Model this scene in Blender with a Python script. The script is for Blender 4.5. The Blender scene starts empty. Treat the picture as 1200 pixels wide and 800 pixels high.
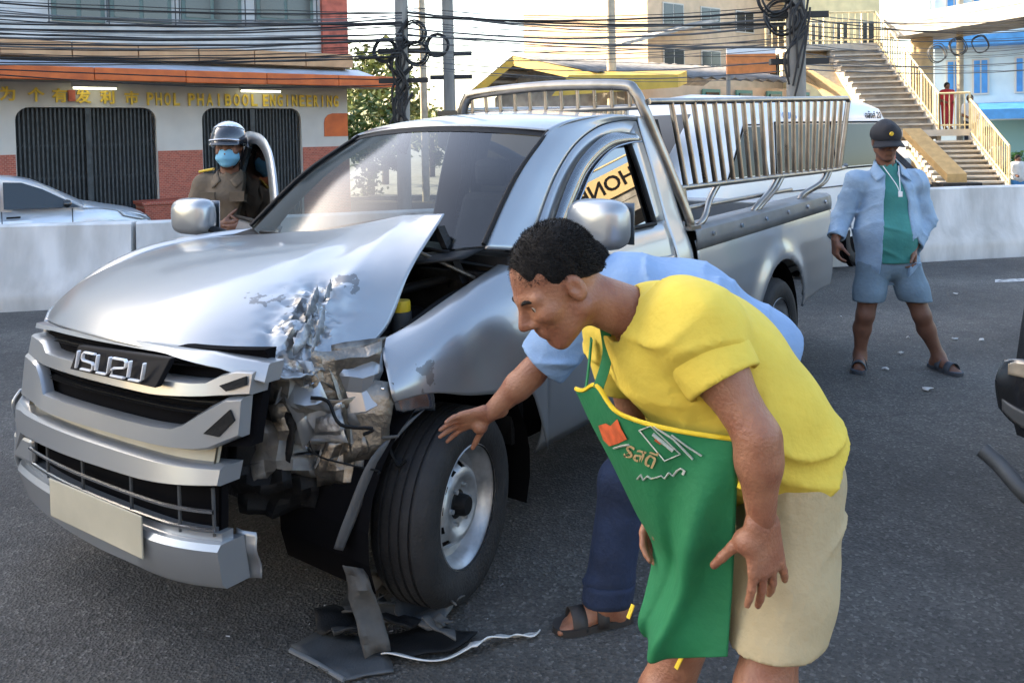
import bpy, bmesh, math, random
import numpy as np
from mathutils import Vector, Matrix, noise
random.seed(7); np.random.seed(7)
R = math.radians
SC = bpy.context.scene
COL = SC.collection

# ------------------------------------------------------------------ camera
FPX, PITCH, HOR, CAMH, ROLL = 982.0, R(2), 160.0, 1.632, R(1.2)
PPY = HOR + FPX * math.tan(PITCH)
cd = bpy.data.cameras.new('camera'); cam = bpy.data.objects.new('camera', cd); COL.objects.link(cam)
cd.sensor_width = 36; cd.lens = FPX / 1200 * 36; cd.clip_start = .05; cd.clip_end = 2000
cd.shift_y = -(400 - PPY) / 1200
cam.matrix_world = Matrix.Translation((0, 0, CAMH)) @ Matrix.Rotation(R(90) - PITCH, 4, 'X') @ Matrix.Rotation(-ROLL, 4, 'Z')
SC.camera = cam

# ------------------------------------------------------------------ sky, sun, exposure
SUN_EL, SUN_AZ = R(23), math.atan2(-.88, .47)          # azimuth measured from +Y towards +X
w = bpy.data.worlds.new('World'); SC.world = w; w.use_nodes = True
nt = w.node_tree; bg = nt.nodes['Background']; sky = nt.nodes.new('ShaderNodeTexSky')
sky.sky_type = 'NISHITA'; sky.sun_disc = False; sky.sun_elevation = SUN_EL; sky.sun_rotation = SUN_AZ
sky.air_density = 1.0; sky.dust_density = 2.6; sky.ozone_density = .35
nt.links.new(sky.outputs[0], bg.inputs[0]); bg.inputs[1].default_value = .15
sl = bpy.data.lights.new('sun', 'SUN'); sun = bpy.data.objects.new('sun', sl); COL.objects.link(sun)
sl.energy = 4.6; sl.angle = R(.5); sl.color = (1, .80, .54)
sdir = Vector((math.sin(SUN_AZ) * math.cos(SUN_EL), math.cos(SUN_AZ) * math.cos(SUN_EL), math.sin(SUN_EL)))
sun.rotation_euler = sdir.to_track_quat('Z', 'Y').to_euler(); sun.location = sdir * 60
vs = SC.view_settings; vs.view_transform = 'Standard'; vs.look = 'None'; vs.gamma = 1; vs.exposure = 2.3
vs.use_curve_mapping = False
SC.render.engine = 'CYCLES'
SC.cycles.max_bounces = 7; SC.cycles.transparent_max_bounces = 12; SC.cycles.caustics_reflective = False
# ------------------------------------------------------------------ measuring: a point of the photograph at a known distance
def ray(px, py):
    X, U = px - 600, PPY - py
    u = X * math.cos(ROLL) + U * math.sin(ROLL); v = -X * math.sin(ROLL) + U * math.cos(ROLL)
    return Vector((u, FPX * math.cos(PITCH) + v * math.sin(PITCH), -FPX * math.sin(PITCH) + v * math.cos(PITCH)))
def at(px, py, Y):
    r = ray(px, py); return Vector((0, 0, CAMH)) + r * (Y / r.y)
def onz(px, py, z=0):
    r = ray(px, py); return Vector((0, 0, CAMH)) + r * ((z - CAMH) / r.z)

# ------------------------------------------------------------------ materials
MATS = {}
def nodes(m):
    m.use_nodes = True; n = m.node_tree; return n, n.nodes, n.links, n.nodes['Principled BSDF']
def mat(name, col, rough=.6, metal=0, var=.0, scale=8, bump=0, bscale=60, coat=0, spec=.5, col2=None, coords='Object', detail=6, stretch=(1, 1, 1), emit=None, rvar=0):
    """a Principled surface whose colour drifts between two tones by noise, with fine relief"""
    if name in MATS: return MATS[name]
    m = bpy.data.materials.new(name); n, N, L, b = nodes(m)
    b.inputs['Roughness'].default_value = rough; b.inputs['Metallic'].default_value = metal
    b.inputs['Coat Weight'].default_value = coat; b.inputs['Coat Roughness'].default_value = .08
    b.inputs['Specular IOR Level'].default_value = spec
    b.inputs['Base Color'].default_value = (*col, 1)
    tc = N.new('ShaderNodeTexCoord'); mp = N.new('ShaderNodeMapping'); L.new(tc.outputs[coords], mp.inputs[0]); mp.inputs['Scale'].default_value = stretch
    if var or col2:
        t = N.new('ShaderNodeTexNoise'); t.inputs['Scale'].default_value = scale; t.inputs['Detail'].default_value = detail; L.new(mp.outputs[0], t.inputs[0])
        r = N.new('ShaderNodeValToRGB'); L.new(t.outputs[0], r.inputs[0])
        a = col2 or tuple(c * (1 - var) for c in col); c2 = tuple(min(1, c * (1 + var)) for c in col)
        r.color_ramp.elements[0].position = .35; r.color_ramp.elements[1].position = .65
        r.color_ramp.elements[0].color = (*a, 1); r.color_ramp.elements[1].color = (*(c2 if not col2 else col), 1)
        L.new(r.outputs[0], b.inputs['Base Color'])
        if rvar:
            mr = N.new('ShaderNodeMapRange'); L.new(t.outputs[0], mr.inputs[0]); mr.inputs[3].default_value = rough - rvar; mr.inputs[4].default_value = rough + rvar
            L.new(mr.outputs[0], b.inputs['Roughness'])
    if bump:
        t2 = N.new('ShaderNodeTexNoise'); t2.inputs['Scale'].default_value = bscale; t2.inputs['Detail'].default_value = 4; L.new(mp.outputs[0], t2.inputs[0])
        bp = N.new('ShaderNodeBump'); bp.inputs['Strength'].default_value = bump; bp.inputs['Distance'].default_value = .02; L.new(t2.outputs[0], bp.inputs['Height']); L.new(bp.outputs[0], b.inputs['Normal'])
    if emit:
        b.inputs['Emission Color'].default_value = (*emit[:3], 1); b.inputs['Emission Strength'].default_value = emit[3]
    MATS[name] = m; return m
def glass(name, tint=(.55, .6, .6), through=.6, rough=.02, refl=.0, ior=1.6):
    """thin pane: what lies behind it, tinted, under a Fresnel reflection"""
    m = bpy.data.materials.new(name); m.use_nodes = True; n = m.node_tree; N, L = n.nodes, n.links
    for x in list(N):
        if x.type != 'OUTPUT_MATERIAL': N.remove(x)
    o = [x for x in N if x.type == 'OUTPUT_MATERIAL'][0]
    tr = N.new('ShaderNodeBsdfTransparent'); tr.inputs[0].default_value = (*[c * through for c in tint], 1)
    gl = N.new('ShaderNodeBsdfGlossy'); gl.inputs['Roughness'].default_value = rough; gl.inputs[0].default_value = (.95, .97, 1, 1)
    fr = N.new('ShaderNodeFresnel'); fr.inputs[0].default_value = ior
    ad = N.new('ShaderNodeMath'); ad.operation = 'ADD'; ad.use_clamp = True; L.new(fr.outputs[0], ad.inputs[0]); ad.inputs[1].default_value = refl
    mx = N.new('ShaderNodeMixShader'); L.new(ad.outputs[0], mx.inputs[0]); L.new(tr.outputs[0], mx.inputs[1]); L.new(gl.outputs[0], mx.inputs[2]); L.new(mx.outputs[0], o.inputs[0])
    MATS[name] = m; return m
M = MATS
mat('paint', (.31, .33, .35), .33, .55, coat=.75, var=.03, scale=3, bump=.01, bscale=5)
mat('paint_torn', (.30, .31, .32), .5, .75, var=.35, scale=22, bump=.4, bscale=30)
mat('bare_metal', (.27, .25, .22), .38, .9, col2=(.08, .07, .06), scale=14, bump=.35, bscale=24, rvar=.15)
mat('primer', (.17, .17, .165), .55, .4, var=.3, scale=12, bump=.2, bscale=40)
mat('chrome_dull', (.50, .51, .53), .2, 1, var=.06, scale=5)
mat('steel_tube', (.27, .25, .225), .30, 1, var=.18, scale=9, rvar=.08)
mat('rim_steel', (.44, .46, .48), .42, .7, var=.25, scale=14, rvar=.1)
mat('black_plastic', (.009, .0095, .0105), .6, bump=.15, bscale=200, spec=.18)
mat('grey_plastic', (.055, .06, .065), .5, var=.2, scale=10, bump=.1, bscale=120)
mat('dusty_plastic', (.10, .098, .092), .7, col2=(.035, .035, .036), scale=7, bump=.3, bscale=30)
mat('rubber', (.014, .0145, .016), .72, var=.3, scale=12, bump=.25, bscale=90)
mat('dark', (.005, .005, .006), .9, spec=.05)
mat('seat_fabric', (.045, .045, .05), .9, var=.2)
mat('plate_cream', (.42, .39, .30), .55, var=.12, scale=4)
mat('white_vinyl', (.75, .76, .78), .5)
mat('emblem_black', (.008, .008, .010), .6, spec=.12)
mat('lens', (.40, .42, .44), .12, .3, coat=1, var=.2, scale=14)
mat('yellow_cap', (.62, .43, .02), .5)
mat('engine_dark', (.022, .022, .024), .55, .4, var=.5, scale=9, bump=.3)
mat('alloy', (.22, .205, .18), .42, .85, var=.35, scale=9, bump=.25)
mat('red_lens', (.30, .012, .012), .2, coat=1)
glass('windscreen', (.56, .66, .67), .46, .12, refl=.02, ior=1.38)
glass('door_glass', (.8, .85, .85), .7, .02, refl=.0, ior=1.12)
glass('side_glass', (.20, .22, .22), .35, .006, refl=.16)
glass('tint_glass', (.12, .14, .16), .35, .02, refl=.06)
glass('clear_lens', (.9, .92, .95), .85, .05, refl=.08)

# ------------------------------------------------------------------ meshes
def link(name, me, m=None, parent=None, smooth=None):
    o = bpy.data.objects.new(name, me); COL.objects.link(o)
    if m is not None: me.materials.append(M[m] if isinstance(m, str) else m)
    if parent: o.parent = parent
    if smooth is not None and me.polygons:
        me.polygons.foreach_set('use_smooth', [True] * len(me.polygons))
        if smooth < 180: me.set_sharp_from_angle(angle=R(smooth))
    return o
def tag(o, label=None, cat=None, group=None, kind=None):
    if label: o['label'] = label
    if cat: o['category'] = cat
    if group: o['group'] = group
    if kind: o['kind'] = kind
    return o
def empty(name, loc=(0, 0, 0), rz=0, label=None, cat=None, group=None):
    o = bpy.data.objects.new(name, None); COL.objects.link(o); o.location = loc; o.rotation_euler = (0, 0, rz); o.empty_display_size = .2
    return tag(o, label, cat, group)
def catmull(P, n, closed=False):
    """dense curve through points"""
    P = [Vector(p) for p in P]; out = []; k = len(P)
    seg = k if closed else k - 1
    for i in range(seg):
        g = (lambda j: P[j % k]) if closed else (lambda j: P[max(0, min(k - 1, j))])
        a, b, c, d = g(i - 1), g(i), g(i + 1), g(i + 2)
        for j in range(n):
            t = j / n
            out.append(.5 * ((2 * b) + (c - a) * t + (2 * a - 5 * b + 4 * c - d) * t * t + (3 * b - a - 3 * c + d) * t ** 3))
    if not closed: out.append(P[-1])
    return out
class MB:
    def __init__(s): s.v, s.f = [], []
    def add(s, v, f):
        o = len(s.v); s.v += [tuple(x) for x in v]; s.f += [tuple(i + o for i in q) for q in f]; return s
    def box(s, lo, hi, rot=None, piv=None):
        x0, y0, z0 = lo; x1, y1, z1 = hi
        v = [Vector(p) for p in ((x0, y0, z0), (x1, y0, z0), (x1, y1, z0), (x0, y1, z0), (x0, y0, z1), (x1, y0, z1), (x1, y1, z1), (x0, y1, z1))]
        if rot is not None:
            piv = Vector(piv or ((x0 + x1) / 2, (y0 + y1) / 2, (z0 + z1) / 2)); v = [piv + rot @ (p - piv) for p in v]
        return s.add(v, [(0, 3, 2, 1), (4, 5, 6, 7), (0, 1, 5, 4), (1, 2, 6, 5), (2, 3, 7, 6), (3, 0, 4, 7)])
    def hexa(s, b, t):
        """a block between two four-cornered outlines"""
        return s.add(list(b) + list(t), [(3, 2, 1, 0), (4, 5, 6, 7), (0, 1, 5, 4), (1, 2, 6, 5), (2, 3, 7, 6), (3, 0, 4, 7)])
    def tube(s, P, r, n=8, caps=True, flat=1.0):
        P = [Vector(p) for p in P]; k = len(P); rr = r if isinstance(r, (list, tuple)) else [r] * k
        rings = []; t0 = (P[1] - P[0]).normalized(); up = Vector((0, 0, 1)) if abs(t0.z) < .95 else Vector((1, 0, 0))
        nrm = (up - t0 * up.dot(t0)).normalized()
        for i in range(k):
            t = (P[min(i + 1, k - 1)] - P[max(i - 1, 0)]).normalized()
            nrm = (nrm - t * nrm.dot(t)); nrm = nrm.normalized() if nrm.length > 1e-6 else t.orthogonal().normalized()
            b = t.cross(nrm)
            rings.append([P[i] + (nrm * math.cos(a) * flat + b * math.sin(a)) * rr[i] for a in (2 * math.pi * j / n for j in range(n))])
        v = [p for q in rings for p in q]
        f = [(i * n + j, i * n + (j + 1) % n, (i + 1) * n + (j + 1) % n, (i + 1) * n + j) for i in range(k - 1) for j in range(n)]
        if caps: f += [tuple(range(n - 1, -1, -1)), tuple((k - 1) * n + j for j in range(n))]
        return s.add(v, f)
    def lathe(s, prof, n=32, ax='y', c=(0, 0, 0)):
        """profile of (radius, along) turned round an axis"""
        c = Vector(c); v = []; k = len(prof)
        for r, h in prof:
            for j in range(n):
                a = 2 * math.pi * j / n; x, z = r * math.cos(a), r * math.sin(a)
                v.append(c + (Vector((x, h, z)) if ax == 'y' else Vector((x, z, h)) if ax == 'z' else Vector((h, x, z))))
        f = [(i * n + j, i * n + (j + 1) % n, (i + 1) * n + (j + 1) % n, (i + 1) * n + j) for i in range(k - 1) for j in range(n)]
        return s.add(v, f)
    def prism(s, poly, vec):
        """outline pushed along a vector"""
        poly = [Vector(p) for p in poly]; vec = Vector(vec); k = len(poly)
        return s.add(poly + [p + vec for p in poly], [tuple(range(k - 1, -1, -1)), tuple(range(k, 2 * k))] + [(i, (i + 1) % k, k + (i + 1) % k, k + i) for i in range(k)])
    def grid(s, rows):
        n = len(rows[0]); k = len(rows)
        return s.add([p for r in rows for p in r], [(i * n + j, i * n + j + 1, (i + 1) * n + j + 1, (i + 1) * n + j) for i in range(k - 1) for j in range(n - 1)])
    def loft(s, curves, nu=6, nv=6):
        """smooth skin through several curves with the same number of points"""
        cs = [catmull(c, nu) for c in curves]
        cols = [catmull([c[i] for c in cs], nv) for i in range(len(cs[0]))]
        return s.grid([[col[j] for col in cols] for j in range(len(cols[0]))])
    def mesh(s, name='m'):
        me = bpy.data.meshes.new(name); me.from_pydata([tuple(p) for p in s.v], [], s.f); me.update(); return me
    def build(s, name, m, parent=None, smooth=None, solid=0, bevel=0, sub=0, fix=True):
        me = s.mesh(name)
        if fix:
            b = bmesh.new(); b.from_mesh(me); bmesh.ops.remove_doubles(b, verts=b.verts, dist=1e-5); bmesh.ops.recalc_face_normals(b, faces=b.faces); b.to_mesh(me); b.free()
        o = link(name, me, m, parent, smooth)
        if solid: q = o.modifiers.new('solid', 'SOLIDIFY'); q.thickness = abs(solid); q.offset = -1 if solid > 0 else 1
        if bevel: q = o.modifiers.new('bevel', 'BEVEL'); q.width = bevel; q.segments = 2; q.limit_method = 'ANGLE'; q.angle_limit = R(40)
        if sub: q = o.modifiers.new('sub', 'SUBSURF'); q.levels = sub; q.render_levels = sub
        return o
def rbox(lo, hi, rot=None, piv=None): return MB().box(lo, hi, rot, piv)
def text_mesh(txt, size, ext=.004, shear=0, font_scale=(1, 1), align='CENTER', offset=0):
    cu = bpy.data.curves.new('t', 'FONT'); cu.body = txt; cu.size = size; cu.extrude = ext; cu.align_x = align; cu.align_y = 'CENTER'; cu.shear = shear; cu.offset = offset; cu.resolution_u = 3
    o = bpy.data.objects.new('t', cu); COL.objects.link(o)
    me = bpy.data.meshes.new_from_object(o.evaluated_get(bpy.context.evaluated_depsgraph_get()))
    bpy.data.objects.remove(o); bpy.data.curves.remove(cu); me.materials.clear()
    if font_scale != (1, 1): me.transform(Matrix.Diagonal((font_scale[0], font_scale[1], 1, 1)))
    return me
def frame(o, x, y, z):
    """matrix with the given axes at a point"""
    x, y, z = Vector(x).normalized(), Vector(y).normalized(), Vector(z).normalized()
    return Matrix(((x.x, y.x, z.x, o[0]), (x.y, y.y, z.y, o[1]), (x.z, y.z, z.z, o[2]), (0, 0, 0, 1)))
def copy_tree(o, parent=None):
    c = o.copy(); COL.objects.link(c); c.parent = parent
    for ch in o.children: copy_tree(ch, c)
    return c

# ------------------------------------------------------------------ bodies: a field of round cones and ellipsoids skinned as one surface
class Field:
    """smooth union of shapes sampled on a grid, skinned by surface nets"""
    def __init__(s, lo, hi, h):
        s.h = h; s.lo = np.array(lo, float); n = np.ceil((np.array(hi, float) - s.lo) / h).astype(int) + 1
        s.n = n; s.F = np.full(n, 9.0, np.float32)
        s.ax = [s.lo[i] + h * np.arange(n[i]) for i in range(3)]
    def block(s, lo, hi, pad):
        a = np.clip(np.floor((np.array(lo) - pad - s.lo) / s.h).astype(int), 0, s.n); b = np.clip(np.ceil((np.array(hi) + pad - s.lo) / s.h).astype(int) + 1, 0, s.n)
        sl_ = tuple(slice(a[i], b[i]) for i in range(3))
        if (b <= a).any(): return None, None
        return sl_, np.meshgrid(*[s.ax[i][sl_[i]] for i in range(3)], indexing='ij')
    def merge(s, sl_, d, k, op):
        A = s.F[sl_]
        if op == 'sub':
            d = -d
            if k > 0: hh = np.clip(.5 - .5 * (A - d) / k, 0, 1); s.F[sl_] = A * (1 - hh) + d * hh + k * hh * (1 - hh)
            else: s.F[sl_] = np.maximum(A, d)
        else:
            if k > 0: hh = np.clip(.5 + .5 * (A - d) / k, 0, 1); s.F[sl_] = A * (1 - hh) + d * hh - k * hh * (1 - hh)
            else: s.F[sl_] = np.minimum(A, d)
    def cone(s, a, b, ra, rb, k=.02, op='add', sq=None):
        """round cone; sq = (axis, factor) flattens the section along a direction"""
        a, b = np.array(a, float), np.array(b, float); m = max(ra, rb) * (1.0 if sq is None else max(1, 1 / min(1, sq[1])))
        sl_, G = s.block(np.minimum(a, b) - m, np.maximum(a, b) + m, .05 + k)
        if sl_ is None: return s
        ba = b - a; L2 = max(ba @ ba, 1e-9); P = [G[i] - a[i] for i in range(3)]
        t = np.clip((P[0] * ba[0] + P[1] * ba[1] + P[2] * ba[2]) / L2, 0, 1)
        Q = [P[i] - t * ba[i] for i in range(3)]
        if sq is not None:
            e = np.array(sq[0], float); e /= np.linalg.norm(e); dt = (Q[0] * e[0] + Q[1] * e[1] + Q[2] * e[2]) * (1 / sq[1] - 1)
            Q = [Q[i] + dt * e[i] for i in range(3)]
        d = np.sqrt(Q[0] ** 2 + Q[1] ** 2 + Q[2] ** 2) - (ra + t * (rb - ra))
        s.merge(sl_, d, k, op); return s
    def ell(s, c, r, k=.02, rot=None, op='add'):
        c = np.array(c, float); r = np.array(r, float); m = r.max()
        sl_, G = s.block(c - m, c + m, .05 + k)
        if sl_ is None: return s
        P = [G[i] - c[i] for i in range(3)]
        if rot is not None:
            A = np.array(rot)[:3, :3].T; P = [A[i, 0] * P[0] + A[i, 1] * P[1] + A[i, 2] * P[2] for i in range(3)]
        q = np.sqrt((P[0] / r[0]) ** 2 + (P[1] / r[1]) ** 2 + (P[2] / r[2]) ** 2)
        g = np.sqrt((P[0] / r[0] ** 2) ** 2 + (P[1] / r[1] ** 2) ** 2 + (P[2] / r[2] ** 2) ** 2)
        s.merge(sl_, q * (q - 1) / np.maximum(g, 1e-4), k, op); return s
    def chain(s, pts, k=.02, sq=None, op='add'):
        for (a, ra), (b, rb) in zip(pts[:-1], pts[1:]): s.cone(a, b, ra, rb, k, op, sq)
        return s
    def cut(s, p, nrm, near=None, rad=None):
        """takes away what lies beyond a plane (only within rad of near)"""
        p = np.array(p, float); e = np.array(nrm, float); e /= np.linalg.norm(e)
        G = np.meshgrid(*s.ax, indexing='ij', sparse=True)
        d = (G[0] - p[0]) * e[0] + (G[1] - p[1]) * e[1] + (G[2] - p[2]) * e[2]
        if near is not None:
            q = np.array(near, float); w_ = (G[0] - q[0]) ** 2 + (G[1] - q[1]) ** 2 + (G[2] - q[2]) ** 2 < rad * rad
            d = np.where(w_, d, -9)
        s.F = np.maximum(s.F, d); return s
    def folds(s, amp, freq, direc, seed=0, warp=.5):
        """cloth folds: warped waves along a direction"""
        G = np.meshgrid(*s.ax, indexing='ij', sparse=True); e = np.array(direc, float); e /= np.linalg.norm(e)
        rs = np.random.RandomState(seed); ph = rs.rand(6) * 6.28
        u = G[0] * e[0] + G[1] * e[1] + G[2] * e[2]
        wv = np.sin(G[0] * 9 + ph[0] + 1.5 * np.sin(G[2] * 7 + ph[1])) + np.sin(G[2] * 11 + ph[2] + 1.2 * np.sin(G[1] * 8 + ph[3])) + np.sin(G[1] * 10 + ph[4])
        m = .5 + .5 * np.sin(G[0] * 6 + G[2] * 5 + ph[5])
        s.F = s.F + amp * m * np.sin(u * freq + warp * 2 * wv); return s
    def creases(s, amp, freq, direc, seed=0, warp=.5, sharp=4):
        """narrow raised folds, strong in some places and faint in others"""
        G = np.meshgrid(*s.ax, indexing='ij', sparse=True); e = np.array(direc, float); e /= np.linalg.norm(e); rs = np.random.RandomState(seed); ph = rs.rand(8) * 6.28
        u = G[0] * e[0] + G[1] * e[1] + G[2] * e[2]
        wv = np.sin(G[0] * 8 + ph[0] + 1.7 * np.sin(G[2] * 6 + ph[1])) + np.sin(G[2] * 10 + ph[2] + 1.3 * np.sin(G[1] * 9 + ph[3])) + np.sin(G[1] * 12 + ph[4])
        m = np.clip(.55 * np.sin(G[0] * 11 + G[2] * 7 + ph[5]) + .55 * np.sin(G[1] * 13 - G[2] * 9 + ph[6]) + .25, 0, 1)
        s.F = s.F - amp * m * (1 - np.abs(np.sin(u * freq * .5 + warp * 1.6 * wv))) ** sharp; return s
    def mesh(s):
        F = s.F; S = F < 0; n = s.n
        c = [(i, j, k) for i in (0, 1) for j in (0, 1) for k in (0, 1)]
        sub_ = lambda i, j, k: (slice(i, n[0] - 1 + i), slice(j, n[1] - 1 + j), slice(k, n[2] - 1 + k))
        cnt = sum(S[sub_(*q)].astype(np.int8) for q in c); act = (cnt > 0) & (cnt < 8)
        idx = np.full(act.shape, -1, np.int64); ii = np.argwhere(act); idx[act] = np.arange(len(ii))
        acc = np.zeros((len(ii), 3)); wt = np.zeros(len(ii))
        val = {q: F[sub_(*q)][act] for q in c}
        for a in c:
            for ax in range(3):
                if a[ax] == 0:
                    b = tuple(1 if i == ax else a[i] for i in range(3)); fa, fb = val[a], val[b]; x = (fa < 0) != (fb < 0)
                    t = np.where(x, fa / np.where(x, fa - fb, 1), 0); p = np.tile(np.array(a, float), (len(ii), 1)); p[:, ax] += t
                    acc += p * x[:, None]; wt += x
        V = s.lo + s.h * (ii + acc / np.maximum(wt, 1)[:, None])
        faces = []
        for ax in range(3):
            u, v_ = [(1, 2), (2, 0), (0, 1)][ax]
            d = [slice(None)] * 3; d[ax] = slice(0, n[ax] - 1); e = [slice(None)] * 3; e[ax] = slice(1, n[ax])
            A, B = S[tuple(d)], S[tuple(e)]; x = np.argwhere(A != B)
            x = x[(x[:, u] > 0) & (x[:, v_] > 0) & (x[:, u] < n[u] - 1) & (x[:, v_] < n[v_] - 1)]
            if not len(x): continue
            fl = A[tuple(x.T)]
            def g(du, dv):
                y = x.copy(); y[:, u] -= du; y[:, v_] -= dv; return idx[tuple(y.T)]
            q = np.stack([g(1, 1), g(0, 1), g(0, 0), g(1, 0)], 1); q[~fl] = q[~fl][:, ::-1]; faces.append(q)
        return V, np.concatenate(faces)
def np_mesh(name, parts):
    """one mesh from several (verts, quads)"""
    V, Q, o = [], [], 0
    for v, q in parts: V.append(v); Q.append(q + o); o += len(v)
    V = np.concatenate(V); Q = np.concatenate(Q); me = bpy.data.meshes.new(name)
    me.vertices.add(len(V)); me.vertices.foreach_set('co', V.astype(np.float32).ravel()); me.loops.add(Q.size); me.loops.foreach_set('vertex_index', Q.ravel().astype(np.int32))
    me.polygons.add(len(Q)); me.polygons.foreach_set('loop_start', np.arange(0, Q.size, 4, dtype=np.int32)); me.update(calc_edges=True); me.validate()
    me.polygons.foreach_set('use_smooth', [True] * len(me.polygons)); return me
def field_obj(name, F, m, parent=None, smooth_it=2, extra=()):
    V, Q = F.mesh()
    me = np_mesh(name, [(V, Q)] + list(extra)); o = link(name, me, m, parent)
    if smooth_it: q = o.modifiers.new('smooth', 'SMOOTH'); q.factor = .5; q.iterations = smooth_it
    return o
# ================================================================== setting
def asphalt():
    m = bpy.data.materials.new('asphalt'); n, N, L, b = nodes(m)
    tc = N.new('ShaderNodeTexCoord')
    def tex(kind, sc, det=6):
        t = N.new('ShaderNodeTex' + kind); t.inputs['Scale'].default_value = sc; L.new(tc.outputs['Object'], t.inputs[0])
        if kind == 'Noise': t.inputs['Detail'].default_value = det; t.inputs['Roughness'].default_value = .65
        return t
    v = tex('Voronoi', 95); big = tex('Noise', .55, 8); mid = tex('Noise', 6, 5); fine = tex('Noise', 160, 3)
    r = N.new('ShaderNodeValToRGB'); L.new(v.outputs['Color'], r.inputs[0]); e = r.color_ramp.elements
    e[0].position = .12; e[0].color = (.056, .054, .050, 1); e[1].position = .95; e[1].color = (.175, .167, .155, 1); q = e.new(.72); q.color = (.094, .090, .083, 1)
    m1 = N.new('ShaderNodeMix'); m1.data_type = 'RGBA'; m1.blend_type = 'MULTIPLY'; m1.inputs[0].default_value = 1; L.new(r.outputs[0], m1.inputs[6])
    r2 = N.new('ShaderNodeValToRGB'); L.new(big.outputs[0], r2.inputs[0]); r2.color_ramp.elements[0].position = .35; r2.color_ramp.elements[1].position = .7; r2.color_ramp.elements[0].color = (.66, .66, .67, 1); r2.color_ramp.elements[1].color = (1.38, 1.36, 1.33, 1); L.new(r2.outputs[0], m1.inputs[7])
    m2 = N.new('ShaderNodeMix'); m2.data_type = 'RGBA'; m2.blend_type = 'MULTIPLY'; m2.inputs[0].default_value = .7; L.new(m1.outputs[2], m2.inputs[6])
    r3 = N.new('ShaderNodeValToRGB'); L.new(mid.outputs[0], r3.inputs[0]); r3.color_ramp.elements[0].position = .3; r3.color_ramp.elements[1].position = .75; r3.color_ramp.elements[0].color = (.7, .7, .72, 1); r3.color_ramp.elements[1].color = (1.2, 1.2, 1.2, 1); L.new(r3.outputs[0], m2.inputs[7])
    wn = tex('Noise', 1.6, 4); wm = N.new('ShaderNodeVectorMath'); wm.operation = 'MULTIPLY_ADD'; L.new(wn.outputs['Color'], wm.inputs[0]); wm.inputs[1].default_value = (.5, .5, .5); L.new(tc.outputs['Object'], wm.inputs[2])
    vc = N.new('ShaderNodeTexVoronoi'); vc.feature = 'DISTANCE_TO_EDGE'; vc.inputs['Scale'].default_value = .55; L.new(wm.outputs[0], vc.inputs[0])
    cr = N.new('ShaderNodeMapRange'); L.new(vc.outputs['Distance'], cr.inputs[0]); cr.inputs[1].default_value = .002; cr.inputs[2].default_value = .008; cr.inputs[3].default_value = .45; cr.inputs[4].default_value = 1
    m3 = N.new('ShaderNodeMix'); m3.data_type = 'RGBA'; m3.blend_type = 'MULTIPLY'; m3.inputs[0].default_value = .35; L.new(m2.outputs[2], m3.inputs[6]); L.new(cr.outputs[0], m3.inputs[7])
    wv = N.new('ShaderNodeTexWave'); wv.bands_direction = 'Y'; wv.inputs['Scale'].default_value = .16; wv.inputs['Distortion'].default_value = 3.5; wv.inputs['Detail'].default_value = 4; wv.inputs['Detail Scale'].default_value = 1.5; L.new(tc.outputs['Object'], wv.inputs[0])
    wr = N.new('ShaderNodeMapRange'); L.new(wv.outputs[0], wr.inputs[0]); wr.inputs[3].default_value = .8; wr.inputs[4].default_value = 1.12
    m4 = N.new('ShaderNodeMix'); m4.data_type = 'RGBA'; m4.blend_type = 'MULTIPLY'; m4.inputs[0].default_value = 1; L.new(m3.outputs[2], m4.inputs[6]); L.new(wr.outputs[0], m4.inputs[7])
    L.new(m4.outputs[2], b.inputs['Base Color']); b.inputs['Roughness'].default_value = .78; b.inputs['Specular IOR Level'].default_value = .35
    ad = N.new('ShaderNodeMath'); ad.operation = 'MULTIPLY_ADD'; L.new(fine.outputs[0], ad.inputs[0]); ad.inputs[1].default_value = .6; L.new(v.outputs['Distance'], ad.inputs[2])
    bp = N.new('ShaderNodeBump'); bp.inputs['Strength'].default_value = .85; bp.inputs['Distance'].default_value = .006; L.new(ad.outputs[0], bp.inputs['Height']); L.new(bp.outputs[0], b.inputs['Normal'])
    MATS['asphalt'] = m
asphalt()
ZF = -.33                                   # the far carriageway lies lower than the near one
rows = []
for x in [-60, -30, -15, -6, 0, 6, 15, 30, 60]:
    rows.append([(x, -60, 0), (x, -9, 0), (x, 9.2 + .19 * x if abs(x) < 16 else 9.2 + .19 * 16 * (1 if x > 0 else -1), 0)])
tag(MB().grid(rows).build('road', 'asphalt'), kind='structure')
tag(MB().grid([[(x, 9.25 + .19 * max(-16, min(16, x)), ZF), (x, 40, ZF), (x, 160, ZF)] for x in (-90, -16, -5, 5, 16, 90)]).build('far_road', 'asphalt'), kind='structure')
tag(MB().box((-80, 27.0, ZF - .2), (80, 150, ZF + .12)).build('far_pavement', mat('paving', (.30, .29, .27), .85, var=.2, scale=3, bump=.2)), kind='structure')
mat('line_yellow', (.42, .33, .12), .8, col2=(.16, .14, .09), scale=14)
mat('line_white', (.62, .62, .60), .8, col2=(.16, .16, .16), scale=16)
mat('concrete_white', (.66, .655, .645), .8, col2=(.44, .435, .42), scale=3.2, bump=.25, bscale=18, stretch=(1, 1, .35))
mat('concrete', (.33, .32, .30), .85, var=.25, scale=3, bump=.3, bscale=25)
mat('cream_wall', (.62, .60, .56), .85, col2=(.52, .50, .47), scale=1.2, bump=.1)
mat('upper_wall', (.56, .57, .57), .85, col2=(.44, .45, .45), scale=2, bump=.1, stretch=(1, 1, .3))
mat('orange_lip', (.72, .16, .03), .6, col2=(.52, .11, .025), scale=3, bump=.15)
mat('beige_beam', (.58, .34, .18), .75, col2=(.46, .26, .13), scale=2.5, bump=.2)
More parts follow.
